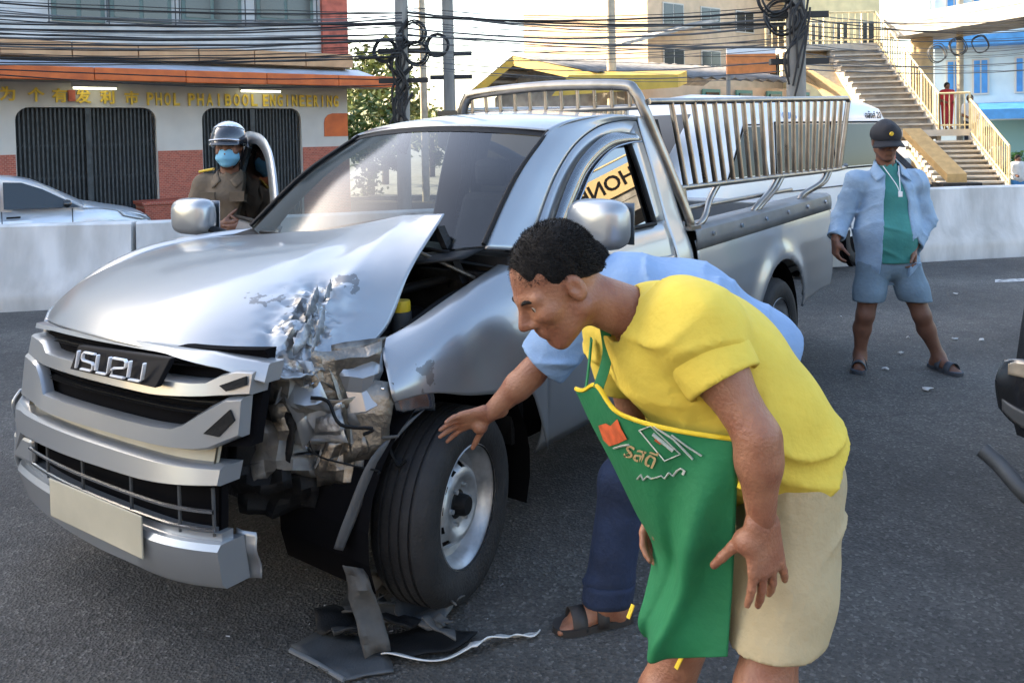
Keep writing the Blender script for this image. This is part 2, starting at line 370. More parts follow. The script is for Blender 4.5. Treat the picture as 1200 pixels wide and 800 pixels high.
mat('canopy_sheet', (.50, .55, .62), .5, col2=(.36, .40, .46), scale=2.5, bump=.1)
mat('gold', (.75, .52, .05), .45, .1)
mat('gate_iron', (.05, .056, .062), .5, .4, var=.3, scale=10)
mat('red_column', (.40, .10, .065), .75, var=.25, scale=5, bump=.2)
mat('window_dark', (.025, .03, .032), .15, coat=.3)
mat('green_frame', (.10, .15, .14), .6)
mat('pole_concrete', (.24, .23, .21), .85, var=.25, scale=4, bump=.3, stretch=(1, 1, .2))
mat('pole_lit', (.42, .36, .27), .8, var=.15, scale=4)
mat('cable', (.012, .012, .013), .6)
mat('cable_grey', (.09, .095, .10), .6)
mat('yellow_paint', (.62, .40, .06), .55, var=.12, scale=3)
mat('roof_sheet', (.15, .15, .15), .7, .1, var=.25, scale=4)
mat('tan_wall', (.55, .41, .28), .85, var=.1, scale=2)
mat('stair_concrete', (.50, .46, .40), .85, col2=(.38, .35, .30), scale=2.5, bump=.2)
mat('rail_cream', (.62, .52, .30), .5, var=.15, scale=6)
mat('blue_wall', (.56, .66, .68), .8, col2=(.46, .56, .6), scale=1.2)
mat('blue_paint', (.05, .22, .50), .55, var=.15, scale=3)
mat('leaf', (.055, .10, .02), .6, var=.5, scale=1.4)
mat('leaf_pale', (.12, .15, .035), .6, var=.45, scale=1.2)
mat('bark', (.09, .07, .05), .9, var=.3, scale=8, bump=.4)
mat('orange_board', (.62, .20, .05), .6, var=.1)
mat('lamp_tube', (.9, .9, .8), .4, emit=(1, 1, .72, 1.6))
def red_tile():
    m = mat('red_tile', (.42, .10, .055), .5, col2=(.26, .06, .035), scale=9, bump=.1); n, N, L, b = nodes(m)
    tc = N.new('ShaderNodeTexCoord'); mp = N.new('ShaderNodeMapping'); mp.inputs['Rotation'].default_value = (R(90), 0, 0); L.new(tc.outputs['Object'], mp.inputs[0])
    br = N.new('ShaderNodeTexBrick'); br.inputs['Scale'].default_value = 6; br.inputs['Color1'].default_value = (.44, .09, .05, 1); br.inputs['Color2'].default_value = (.28, .05, .03, 1); br.inputs['Mortar'].default_value = (.45, .25, .18, 1); L.new(mp.outputs[0], br.inputs[0])
    L.new(br.outputs[0], b.inputs['Base Color']); return m
red_tile()
# ---- painted lines
tag(MB().add([onz(-60, 356) + Vector((0, 0, .005)), onz(40, 349.5) + Vector((0, 0, .005)), onz(40, 346) + Vector((0, 0, .005)), onz(-60, 350) + Vector((0, 0, .005))], [(0, 1, 2, 3)]).build('painted_edge_line', 'line_yellow'), kind='structure')
tag(MB().add([onz(1166, 327.5, .005), onz(1230, 325, .005), onz(1230, 329, .005), onz(1166, 330.5, .005)], [(0, 1, 2, 3)]).build('painted_lane_line', 'line_white'), kind='structure')
# ---- concrete median barriers
BL = [Vector((-16.2, 8.45, 0)), Vector((-10.1, 8.85, 0)), Vector((-4.12, 9.13, 0)), Vector((.8, 10.4, 0)), Vector((5.35, 11.55, 0)), Vector((13.6, 12.7, 0))]
bl = ['long pale concrete median barrier left of the truck, in front of the white sedan', 'pale concrete median barrier just behind the silver truck bonnet and right mirror', 'pale median barrier hidden behind the truck cab and load bed', 'pale concrete median barrier at right edge behind the man in the cap']
for i, (a, b_) in enumerate(zip(BL[1:-1], BL[2:])):
    d = (b_ - a).normalized(); a = a + d * .015; b_ = b_ - d * .015; n_ = Vector((d.y, -d.x, 0)); rows = []
    hgt = .79 if i < 3 else .80
    prof = [(.28, ZF), (.28, .0), (.28, .07), (.14, .30), (.095, hgt - .02), (.07, hgt), (-.07, hgt), (-.095, hgt - .02), (-.14, .30), (-.28, .07), (-.28, ZF)]
    m_ = 12
    for k in range(m_ + 1):
        c = a.lerp(b_, k / m_); rows.append([c + n_ * o_ + Vector((0, 0, z_ + .006 * noise.noise(c * .7))) for o_, z_ in prof])
    q = MB().grid(rows); q.add(rows[0], [tuple(range(11))]); q.add(rows[-1], [tuple(range(11))])
    tag(q.build('concrete_barrier', 'concrete_white', None, 40, bevel=0), bl[i], 'barrier', 'concrete median barriers')

# ---- corner shop on the left
F0 = at(0, 172, 17.5); F1 = at(408, 163, 22.5); F0.z = F1.z = 0
fd = (F1 - F0).normalized(); fn = Vector((fd.y, -fd.x, 0))            # along the front, and out towards the road
SH = empty('corner_shop', (F0.x, F0.y, ZF), math.atan2(fd.y, fd.x), 'white shop with gold lettering, orange canopy edge and dark folding gates', 'building')
def fac(px, py):
    """(along the front, height over its floor)"""
    r = ray(px, py); o = Vector((0, 0, CAMH)); t = (F0 - o).dot(fn) / r.dot(fn); p = o + r * t
    return ((p - F0).dot(fd), p.z - ZF)
FL = (F1 - F0).length; HT = 12.6; LX = -20  # unseen upper height and left run are sized to shade the foreground
def sbox(name, x0, x1, y0, y1, z0, z1, m, bevel=0, parent=SH): return MB().box((x0, y0, z0), (x1, y1, z1)).build(name, m, parent, bevel=bevel)
g1 = (fac(18, 150)[0], fac(183, 150)[0]); g2 = (fac(237, 150)[0], fac(353, 150)[0]); gh = fac(100, 126)[1]; tb = fac(30, 181)[1]; zc = fac(0, 95)[1]; zbm = fac(0, 66)[1]
# ground-floor wall with the rounded gate openings cut out
def wall_with_holes(name, x0, x1, z0, z1, holes, m, thick=.3, rr=.28):
    cu = bpy.data.curves.new(name, 'CURVE'); cu.dimensions = '2D'; cu.fill_mode = 'BOTH'; cu.extrude = thick / 2
    def poly(P):
        s_ = cu.splines.new('POLY'); s_.points.add(len(P) - 1); s_.use_cyclic_u = True
        for i, p in enumerate(P): s_.points[i].co = (p[0], p[1], 0, 1)
    poly([(x0, z0), (x1, z0), (x1, z1), (x0, z1)])
    for (a, b_, c, d_) in holes:
        P = [(a, c), (b_, c)] + [(b_ - rr + rr * math.cos(t), d_ - rr + rr * math.sin(t)) for t in [math.pi / 2 * k / 6 for k in range(7)]] + [(a + rr - rr * math.sin(t), d_ - rr + rr * math.cos(t)) for t in [math.pi / 2 * k / 6 for k in range(7)]]
        poly(P)
    o = bpy.data.objects.new(name, cu); COL.objects.link(o); me = bpy.data.meshes.new_from_object(o.evaluated_get(bpy.context.evaluated_depsgraph_get())); bpy.data.objects.remove(o)
    me.transform(Matrix.Translation((0, thick / 2, 0)) @ Matrix.Rotation(R(90), 4, 'X')); me.materials.clear(); return link(name, me, m, SH)
wall_with_holes('ground_floor_wall', LX, FL, .0, zbm, [(*g1, .02, gh), (*g2, .02, gh), (g1[0] - 5.2, g1[0] - .9, .02, gh)], 'cream_wall')
for x0, x1 in ((g1[0] - .88, g1[0] - .02), (g1[1] + .02, g2[0] - .02), (g2[1] + .02, FL + .01)): sbox('tile_dado', x0, x1, -.03, -.003, .0, tb, 'red_tile')
for gi, (a, b_) in enumerate((g1, g2, (g1[0] - 5.2, g1[0] - .9))):
    g = MB(); n = int((b_ - a) / .085)
    for k in range(n + 1):
        x = a + (b_ - a) * k / n; g.box((x - .018, .10, .02), (x + .018, .13, gh - .01))
    for k in range(0, n, 1):                                        # crossed lattice of the folding gate
        x = a + (b_ - a) * k / n; x2 = a + (b_ - a) * (k + 1) / n
        for z in (.5, 1.2, 1.9): g.add([(x, .11, z), (x2, .11, z + .12), (x2, .11, z + .14), (x, .11, z + .02)], [(0, 1, 2, 3)])
    o = g.build('folding_gate', 'gate_iron', SH); o['kind'] = 'stuff'
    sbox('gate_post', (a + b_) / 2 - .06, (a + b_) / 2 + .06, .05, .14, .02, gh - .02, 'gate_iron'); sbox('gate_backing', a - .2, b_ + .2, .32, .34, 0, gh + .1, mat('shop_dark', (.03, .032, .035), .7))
sbox('upper_wall', LX, FL, 0, .3, zbm + .002, HT, 'upper_wall'); sbox('side_wall', FL - .3, FL, .302, 8.5, 0, HT, 'cream_wall'); sbox('roof', LX, FL, .302, 8.5, HT - .3, HT, 'concrete'); sbox('back_wall', LX, FL, 8.2, 8.5, 0, HT - .31, 'cream_wall'); sbox('end_wall', LX, LX + .3, .302, 8.19, 0, HT - .31, 'cream_wall')
pc0 = fac(376, 40)[0]; sbox('red_column', pc0, FL + .02, -.12, -.003, zbm + .3, HT, 'red_column')
zl0, zl1 = fac(0, 66)[1], fac(0, 47)[1]
nb = 9
for k in range(nb):
    x0 = -4 + (FL + 4) * k / nb; sbox('beam_panel', x0 + .012, -4 + (FL + 4) * (k + 1) / nb - .012, -.42, -.303 + .3, zl0, zl1, 'beige_beam', .01)
CX = fac(450, 100)[0]
# canopy: sloping sheet and orange lip standing 1.1 m out
MB().hexa([(-4, -1.15, zc + .18), (FL + .35, -1.15, zc + .18), (FL + .35, -.003, zl0 - .06), (-4, -.003, zl0 - .06)], [(-4, -1.15, zc + .21), (FL + .35, -1.15, zc + .21), (FL + .35, -.003, zl0 - .02), (-4, -.003, zl0 - .02)]).build('canopy_sheet', 'canopy_sheet', SH)
nb = 7
for k in range(nb):
    x0 = -4 + (FL + 5.0) * k / nb; x1 = -4 + (FL + 5.0) * (k + 1) / nb
    MB().box((x0 + .004, -1.26, zc - .04 + .01 * (k % 2)), (x1 - .004, -1.16, zc + .24)).build('canopy_lip', 'orange_lip', SH, bevel=.02)
sbox('canopy_soffit', -4, FL + .9, -1.15, -.003, zc - .01, zc + .03, 'concrete')
for (x0, x1), lb in (((fac(80, 103)[0], fac(133, 103)[0]), 0), ((fac(275, 107)[0], fac(323, 107)[0]), 0)):
    sbox('tube_lamp_housing', x0, x1, -.40, -.30, zc - .12, zc - .012, 'cream_wall'); MB().tube([(x0 + .03, -.36, zc - .145), (x1 - .03, -.36, zc - .145)], .02, 8).build('tube_lamp', 'lamp_tube', SH, 60)
for ch, px in zip('为个有发利巿', (9, 42, 70, 97, 126, 154)):
    u, z = fac(px, 111 + .035 * px); me = text_mesh(ch, .31, .02, offset=.010); me.transform(frame((u, -.03, z), (1, 0, 0), (0, 0, 1), (0, -1, 0))); link('sign_character', me, 'gold', SH)
def word(txt, px0, px1):
    u0, z0 = fac(px0, 117 + .012 * (px0 - 170)); u1, z1 = fac(px1, 117 + .012 * (px1 - 170)); n = len(txt); wd = (u1 - u0) / n
    for k, ch in enumerate(txt):
        t = (k + .5) / n; me = text_mesh(ch, .40, .02, offset=.012); bx = [v.co.x for v in me.vertices]; w0 = max(bx) - min(bx)
        sx = wd * (.72 if ch != 'I' else .18) / max(w0, .01); sx = min(sx, 2.2)
        me.transform(Matrix.Diagonal((sx, 1, 1, 1))); me.transform(frame((u0 + (u1 - u0) * t, -.03, z0 + (z1 - z0) * t), (1, 0, 0), (0, 0, 1), (0, -1, 0))); link('sign_letter', me, 'gold', SH)
word('PHOL', 170, 211); word('PHAIBOOL', 218, 302); word('ENGINEERING', 306, 397)
sbox('brown_box', fac(79, 110)[0], fac(87, 110)[0], -.12, -.003, fac(83, 119)[1], fac(83, 106)[1], 'red_column')
cu0, cz0 = fac(380, 160); cu1, cz1 = fac(408, 133)
MB().prism([(cu0, -.02, cz0)] + [(cu0 + .25 - .25 * math.cos(t), -.02, cz1 - .25 + .25 * math.sin(t)) for t in (0, .5, 1, 1.57)] + [(FL - .01, -.02, cz1), (FL - .01, -.02, cz0)], (0, .015, 0)).build('orange_panel', 'orange_lip', SH)
for p0, p1 in ((60, 122), (128, 200), (212, 282), (300, 366)):
    u0, u1 = fac(p0, 10)[0], fac(p1, 10)[0]; z0 = fac(p0, 24)[1]; z1 = z0 + 1.25
    for zz in (z0, z0 + 2.6):
        w_ = MB().box((u0, -.05, zz), (u1, -.004, zz + 1.25)).build('window', 'green_frame', SH); k = 2
        for i in range(k):
            a = u0 + .09 + (u1 - u0 - .09) * i / k; MB().box((a, -.062, zz + .08), (u0 + (u1 - u0 - .09) * (i + 1) / k, -.052, zz + 1.17)).build('pane', 'window_dark', w_)
        for z in (zz - .06, zz + .62): MB().box((u0 - .1, -.13, z), (u1 + .1, -.10, z + .02)).build('window_bar', 'gate_iron', w_)
        for i in range(2): x = u0 - .08 + (u1 - u0 + .14) * i; MB().box((x, -.13, zz - .06), (x + .02, -.10, zz + 1.2)).build('window_bar', 'gate_iron', w_)
u, z = fac(182, 260); tp = MB().hexa([(u - .42, -.95, 0), (u + .42, -.95, 0), (u + .42, -.35, 0), (u - .42, -.35, 0)], [(u - .5, -1.0, .62), (u + .5, -1.0, .62), (u + .5, -.3, .62), (u - .5, -.3, .62)]).box((u - .54, -1.04, .62), (u + .54, -.26, .70)).build('planter_box', 'red_tile', None, bevel=.01)
tp.matrix_world = SH.matrix_basis; tag(tp, 'orange red planter box standing at foot of the shop wall', 'planter')

# ---- utility poles
def pole(px, py0, d, r0, r1, top, label, m='pole_concrete', lean=0, steps=False):
    p = at(px, py0, d); o = empty('utility_pole', (p.x, p.y, ZF), 0, label, 'pole', 'utility poles')
    MB().tube([(0, 0, -.3), (lean * .5, 0, top * .5), (lean, 0, top)], [r0, (r0 + r1) / 2, r1], 12).build('shaft', m, o, 60); return o
P1 = pole(471, 130, 17.2, .15, .12, 9, 'dark utility pole thick with coiled cables right of the shop', lean=.08)
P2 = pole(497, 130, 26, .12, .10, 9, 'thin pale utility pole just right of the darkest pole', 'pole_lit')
P3 = pole(527, 120, 20, .15, .12, 10, 'grey utility pole with a small notice board fixed on it')
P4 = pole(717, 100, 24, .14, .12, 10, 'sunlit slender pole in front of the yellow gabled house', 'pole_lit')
P5 = pole(933, 90, 14.5, .17, .15, 10, 'thick dark utility pole with cable coils beside the footbridge stairs')
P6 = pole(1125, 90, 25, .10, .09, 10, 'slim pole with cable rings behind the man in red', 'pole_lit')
def coil(parent, c, r, ax_, m='cable', n=3, th=.02):
    b = MB(); rr = random.Random(int(c[2] * 100))
    for k in range(n):
        o = Vector((rr.uniform(-.03, .03), rr.uniform(-.04, .04), rr.uniform(-.03, .03))); R_ = r * rr.uniform(.85, 1.08)
        b.tube([Vector(c) + o + Vector((math.cos(a) * R_, .04 * math.sin(3 * a), math.sin(a) * R_)) for a in (2 * math.pi * i / 20 for i in range(21))], th, 5, caps=False)
    return b.build('cable_coil', m, parent, 60)
for z_, dx in ((3.75, -.3), (3.7, .35), (4.1, .3), (3.85, .75)): coil(P1, (dx, -.1, z_), .22, 0)
for z_, dx in ((4.2, -.42), (3.9, -.3), (4.5, -.5), (4.9, .2)): coil(P5, (dx, -.15, z_), .28, 0)
for z_, dx in ((4.15, -.75), (4.35, -.1), (4.4, .55)): coil(P6, (dx, -.1, z_), .26, 0, 'cable_grey', th=.014)
for Pp, zs in ((P1, (3.1, 3.7)), (P3, (3.35, 3.9)), (P5, (3.1, 3.9))):
    for z_ in zs: MB().box((-.45, -.06, z_), (.55, .06, z_ + .10)).build('cross_arm', 'cable', Pp)
b = MB(); rr = random.Random(3)
for k in range(16):
    z_ = 1.6 + 1.6 * rr.random(); b.tube(catmull([(-.18 + .3 * rr.random(), -.15, z_), (-.3 + .5 * rr.random(), -.2, z_ + .4), (.1 - .3 * rr.random(), -.18, z_ + .8), (.3 * rr.random(), -.15, z_ + 1.2)], 4), .025, 5)
b.build('cable_tangle', 'cable', P1, 60)
b = MB(); rr = random.Random(4)
for k in range(12):
    z_ = 2.4 + 2.0 * rr.random(); b.tube(catmull([(-.22 + .3 * rr.random(), -.2, z_), (-.35 + .4 * rr.random(), -.24, z_ + .5), (.1, -.2, z_ + .9), (.2 * rr.random(), -.18, z_ + 1.3)], 4), .02, 5)
b.build('cable_tangle', 'cable', P5, 60)
MB().box((-.28, -.2, 1.75), (.20, -.16, 2.6)).build('notice_board', 'window_dark', P3); MB().box((-.24, -.205, 2.2), (.16, -.201, 2.4)).build('notice_paper', 'white_vinyl', P3)
# ---- overhead cables
rr = random.Random(11)
def cable(a, b_, sag, r, lab, grp, m='cable', n=26):
    P = [a.lerp(b_, i / n) - Vector((0, 0, sag * 4 * (i / n) * (1 - i / n))) for i in range(n + 1)]
    P = [p + Vector((0, 0, .02 * noise.noise(p * .8 + Vector((r * 999, 0, 0))))) for p in P]
    tag(MB().tube(P, r, 5).build('overhead_cable', m, None, 60), lab, 'cable', grp)
for k in range(34):
    y0 = 2 + 78 * k / 33 + rr.uniform(-2, 2); y1 = 10 + 52 * k / 33 + rr.uniform(-8, 8)
    d0 = rr.uniform(12.5, 14.5); d1 = rr.uniform(16.2, 17.4)
    cable(at(-120, y0 - 6, d0), at(471, y1 + 4, d1), rr.uniform(.02, .22), rr.choice([.005, .007, .009, .012, .017]), 'overhead cable strung across the shop front up to the dark pole', 'cables across the shop front', rr.choice(['cable', 'cable', 'cable_grey']))
for k in range(26):
    y0 = 4 + 70 * (k / 25) ** 1.3 + rr.uniform(-2, 2); y1 = y0 + rr.uniform(-14, 22)
    cable(at(471, y0 + 3, 17.2), at(933, y1, 14.6), rr.uniform(.05, .3), rr.choice([.005, .006, .008, .011, .02]), 'overhead cable running between the dark pole and the thick pole by the stairs', 'cables between the two dark poles', rr.choice(['cable', 'cable_grey', 'cable_grey']))
for k in range(14):
    y0 = 15 + 66 * k / 13; y1 = y0 + rr.uniform(-22, 6)
    cable(at(933, y0, 14.6), at(1290, y1 + 4, 27), rr.uniform(.1, .4), rr.choice([.006, .008, .012]), 'overhead cable going right from the thick pole past the stairs', 'cables past the stairs', rr.choice(['cable', 'cable_grey']))
for k, (y0, y1) in enumerate(((79, 93), (83, 99))):
    cable(at(-60, y0, 15.0), at(470, y1, 18.5), rr.uniform(.05, .2), .013, 'black cable bundle resting along the orange canopy edge', 'cables along the canopy')

# ---- trees
def tree(name, base, h, crown, label, grp, leafm, n=2600, seed=1, size=.16, trunk=True):
    o = empty(name, base, 0, label, 'tree', grp); r_ = random.Random(seed); cx, cz, rx, rz = crown
    if trunk:
        b = MB(); b.tube([(0, 0, -.2), (.05, 0, h * .35), (.0, .05, h * .62)], [.16, .12, .07], 8)
        for k in range(6):
            a = r_.uniform(0, 6.28); e = Vector((math.cos(a) * rx * .6, math.sin(a) * rx * .6, cz + r_.uniform(-.2, .5) * rz)); b.tube([(0, 0, h * .3 + .06 * h * k), e * .6 + Vector((0, 0, h * .2)), e], [.07, .05, .02], 6)
        b.build('trunk', 'bark', o, 60)
    V, Fc = [], []; cl = [(Vector((r_.gauss(0, .5) * rx + cx, r_.gauss(0, .5) * rx, cz + r_.gauss(0, .45) * rz)), r_.uniform(.25, .5) * rx) for _ in range(16)]
    for k in range(n):
        c, cr_ = r_.choice(cl); p = c + Vector((r_.gauss(0, .5), r_.gauss(0, .5), r_.gauss(0, .5))) * cr_
        t = Vector((r_.gauss(0, 1), r_.gauss(0, 1), r_.gauss(0, .6))).normalized(); u = t.orthogonal().normalized(); u.rotate(Matrix.Rotation(r_.uniform(0, 6.28), 3, t)); s_ = size * r_.uniform(.6, 1.3)
        i = len(V); V += [p - t * s_, p + u * s_ * .45, p + t * s_, p - u * s_ * .45]; Fc.append((i, i + 1, i + 2, i + 3))
    MB().add(V, Fc).build('crown', leafm, o, fix=False); return o
def gp(px, d): p = at(px, 160, d); return (p.x, p.y, ZF)
tree('leafy_shrub', gp(432, 28), 3.2, (0, 2.0, 1.2, 1.3), 'dense dark green shrub beside the shop wall under the canopy end', None, 'leaf', 2600, 1, .13)
tree('roadside_tree', gp(450, 34), 5, (0, 3.2, 1.5, 1.6), 'pale green tree behind the dark cable pole', None, 'leaf_pale', 2200, 2, .16)
tree('roadside_tree', gp(505, 40), 4.5, (0, 2.4, 1.5, 1.5), 'yellowish green small tree between the utility poles', None, 'leaf_pale', 1600, 3, .18)
tree('roadside_tree', gp(430, 60), 9, (0, 5.8, 3.4, 2.8), 'tall hazy tree far behind the shop corner', None, 'leaf_pale', 2600, 4, .3)
tree('roadside_tree', gp(690, 58), 9, (0, 6.0, 3.2, 1.8), 'far tree showing over the yellow house roof', None, 'leaf_pale', 2200, 6, .3)

# ---- house with yellow gable
HA, HL_, HR, HB = at(601, 66, 26), at(548, 110, 26.6), at(700, 86, 23.4), at(852, 70, 33)
rd_ = HB - HA; rd_.z = 0
YH = empty('gabled_house', (HA.x, HA.y, ZF), 0, 'house with yellow gable boards and grey corrugated roof behind the truck rack', 'house'); oh = Vector((HA.x, HA.y, ZF))
def hl(p): return Vector(p) - oh
def roof_plane(name, a, b_, ext, m):
    b = MB(); n = 70; rows = []
    for i in range(n + 1):
        e = rd_ * (i / n * ext); w_ = .05 * math.sin(i * 1.57); rows.append([hl(a + e + Vector((0, 0, w_))), hl(a.lerp(b_, .5) + e + Vector((0, 0, w_))), hl(b_ + e + Vector((0, 0, w_)))])
    return b.grid(rows).build(name, m, YH, 60, solid=.03)
roof_plane('roof_slope', HA + Vector((0, 0, .03)), HR + Vector((0, 0, .03)), 1.0, 'roof_sheet'); roof_plane('roof_slope', HA + Vector((0, 0, .03)), HL_ + Vector((0, 0, .03)), 1.0, 'roof_sheet')
for a, b_ in ((HA, HR), (HA, HL_)):
    d_ = (b_ - a).normalized(); MB().hexa([hl(a + Vector((0, -.1, -.02))), hl(b_ + Vector((0, -.1, -.02))), hl(b_ + Vector((0, -.02, -.02))), hl(a + Vector((0, -.02, -.02)))], [hl(a + Vector((0, -.1, -.30))), hl(b_ + Vector((0, -.1, -.30))), hl(b_ + Vector((0, -.02, -.30))), hl(a + Vector((0, -.02, -.30)))]).build('barge_board', 'yellow_paint', YH)
bk = rd_.normalized() * 1.1
gl = [HA + bk - Vector((0, 0, .12)), HR + bk - Vector((0, 0, .12)), Vector((HR.x, HR.y, ZF)) + bk, Vector((HL_.x, HL_.y, ZF)) + bk, HL_ + bk - Vector((0, 0, .12))]
MB().prism([hl(p) for p in gl], rd_.normalized() * .2).build('gable_wall', 'concrete', YH)
for t in (.25, .5, .75): p = HA.lerp(HL_, t); MB().tube([hl(p - Vector((0, 0, .2))), hl(p + bk - Vector((0, 0, .2)))], .05, 6).build('purlin', 'concrete', YH)
e0, e1 = HR + bk, HR + rd_; MB().prism([hl(e0 - Vector((0, 0, .25))), hl(e1 - Vector((0, 0, .25))), hl(Vector((e1.x, e1.y, ZF))), hl(Vector((e0.x, e0.y, ZF)))], Vector((-.05, .15, 0))).build('side_wall', 'tan_wall', YH)
MB().hexa([hl(HR + Vector((-.8, -.2, -.05))), hl(HR + Vector((2.2, -.2, -.1))), hl(HR + Vector((2.6, .5, .05))), hl(HR + Vector((-.4, .5, .1)))], [hl(HR + Vector((-1.3, -.2, -.62))), hl(HR + Vector((2.2, -.2, -.45))), hl(HR + Vector((2.6, .5, -.3))), hl(HR + Vector((-.9, .5, -.4)))]).build('yellow_awning', 'yellow_paint', YH)
for t in (.42, .58, .74, .9):
    p = HR + rd_ * t; w_ = MB().prism([hl(p + Vector((.02, -.05, -.35))), hl(p + rd_ * .08 + Vector((.02, -.05, -.35))), hl(p + rd_ * .08 + Vector((.02, -.05, -1.2))), hl(p + Vector((.02, -.05, -1.2)))], Vector((.04, -.04, 0))).build('window', mat('green_pane', (.08, .22, .18), .4), YH)
    p = p + Vector((.07, -.1, 0)); MB().prism([hl(p + rd_ * .01 + Vector((0, 0, -.45))), hl(p + rd_ * .07 + Vector((0, 0, -.45))), hl(p + rd_ * .07 + Vector((0, 0, -1.1))), hl(p + rd_ * .01 + Vector((0, 0, -1.1)))], Vector((.02, -.02, 0))).build('pane', 'window_dark', w_)
# ---- tan block and cream block farther back
def block(name, px0, px1, d, pytop, label, m, wins, depth=9, wm='window_dark', skew=0):
    a, c = at(px0, pytop, d), at(px1, pytop, d + skew); o = empty(name, (a.x, a.y, ZF), math.atan2(c.y - a.y, c.x - a.x), label, 'building'); W = math.hypot(c.x - a.x, c.y - a.y); H = a.z - ZF
    MB().box((0, 0, 0), (W, depth, H)).build('wall', m, o); MB().box((-.2, -.25, H + .003), (W + .2, depth, H + .25)).build('cornice', m, o)
    for (u0, u1, z0, z1) in wins:
        w_ = MB().box((u0 * W, -.07, z0), (u1 * W, -.003, z1)).build('window', mat('pale_frame', (.5, .47, .42), .6), o); MB().box((u0 * W + .07, -.085, z0 + .07), ((u0 + u1) / 2 * W - .03, -.075, z1 - .07)).build('pane', wm, w_); MB().box(((u0 + u1) / 2 * W + .03, -.085, z0 + .07), (u1 * W - .07, -.075, z1 - .07)).build('pane', wm, w_)
    return o
tb_ = block('apartment_block', 757, 940, 42, -90, 'tan apartment block with small windows above the grey roof', 'tan_wall', [(u, u + .12, z, z + 1.2) for u in (.08, .3, .52, .74) for z in (5.1, 7.4, 9.7)], 10, skew=8)
MB().hexa([(-3.4, -1.6, 6.0), (3.5, -1.6, 7.6), (3.5, -.003, 7.6), (-3.4, -.003, 6.0)], [(-3.4, -1.6, 6.15), (3.5, -1.6, 7.75), (3.5, -.003, 7.75), (-3.4, -.003, 6.15)]).build('sloping_slab', 'concrete', tb_)
block('apartment_block', 935, 1030, 46, -110, 'sunny cream block behind the upper stair landing', mat('cream_sun', (.68, .56, .32), .85, var=.1, scale=2), [(u, u + .2, z, z + 1.3) for u in (.1, .42, .74) for z in (6.5, 9.5)], 9)
bb = block('blue_white_building', 1095, 1330, 36, -40, 'pale blue building with deep blue windows and blue awning at right', 'blue_wall', [(u, u + .09, z, z + 1.5) for u in (.06, .2, .42, .62, .82) for z in (3.3, 6.0)], 9, 'blue_paint', skew=-3)
Wb = 8.5
MB().hexa([(1.4, -1.5, 2.25), (Wb, -1.5, 2.25), (Wb, -.003, 2.85), (1.4, -.003, 2.85)], [(1.4, -1.5, 2.65), (Wb, -1.5, 2.65), (Wb, -.003, 2.95), (1.4, -.003, 2.95)]).build('awning', 'blue_paint', bb)
MB().box((-.4, -1.2, 5.3), (Wb, -.003, 5.7)).build('roof_edge', 'blue_paint', bb)
MB().box((2, -.04, .2), (7, -.003, 2.2)).build('shopfront', mat('teal_front', (.12, .25, .27), .4), bb)
hg_ = MB(); r_ = random.Random(8); c0 = at(1210, 185, 24)
for k in range(1600):
    p = Vector((r_.uniform(-.9, 2.2), r_.uniform(-.3, .3), r_.uniform(-.42, .12) + .1 * r_.random())); t = Vector((r_.gauss(0, 1), r_.gauss(0, 1), r_.gauss(0, 1))).normalized(); u = t.orthogonal().normalized(); s_ = .07; hg_.add([p - t * s_, p + u * s_ * .5, p + t * s_, p - u * s_ * .5], [(0, 1, 2, 3)])
hg_.box((-.9, -.2, -1.6), (2.2, .2, -.42)); ho = hg_.build('clipped_hedge', mat('hedge_leaf', (.10, .22, .03), .6, var=.4, scale=3), fix=False); ho.location = c0; tag(ho, 'bright green clipped hedge at right below the blue awning', 'hedge')
# ---- roadside board
OB = at(880, 72, 19); o = empty('roadside_board', (OB.x, OB.y, ZF), 0, 'orange roadside board on a post left of the thick dark pole', 'sign'); zz = OB.z - ZF
MB().box((-.55, -.04, zz - .28), (.55, .04, zz + .16)).build('board', 'orange_board', o); MB().box((-.55, -.04, zz + .163), (.55, .04, zz + .30)).build('white_strip', 'white_vinyl', o); MB().tube([(-.5, .06, 0), (-.5, .06, zz + .3)], .05, 8).build('post', 'pole_concrete', o)

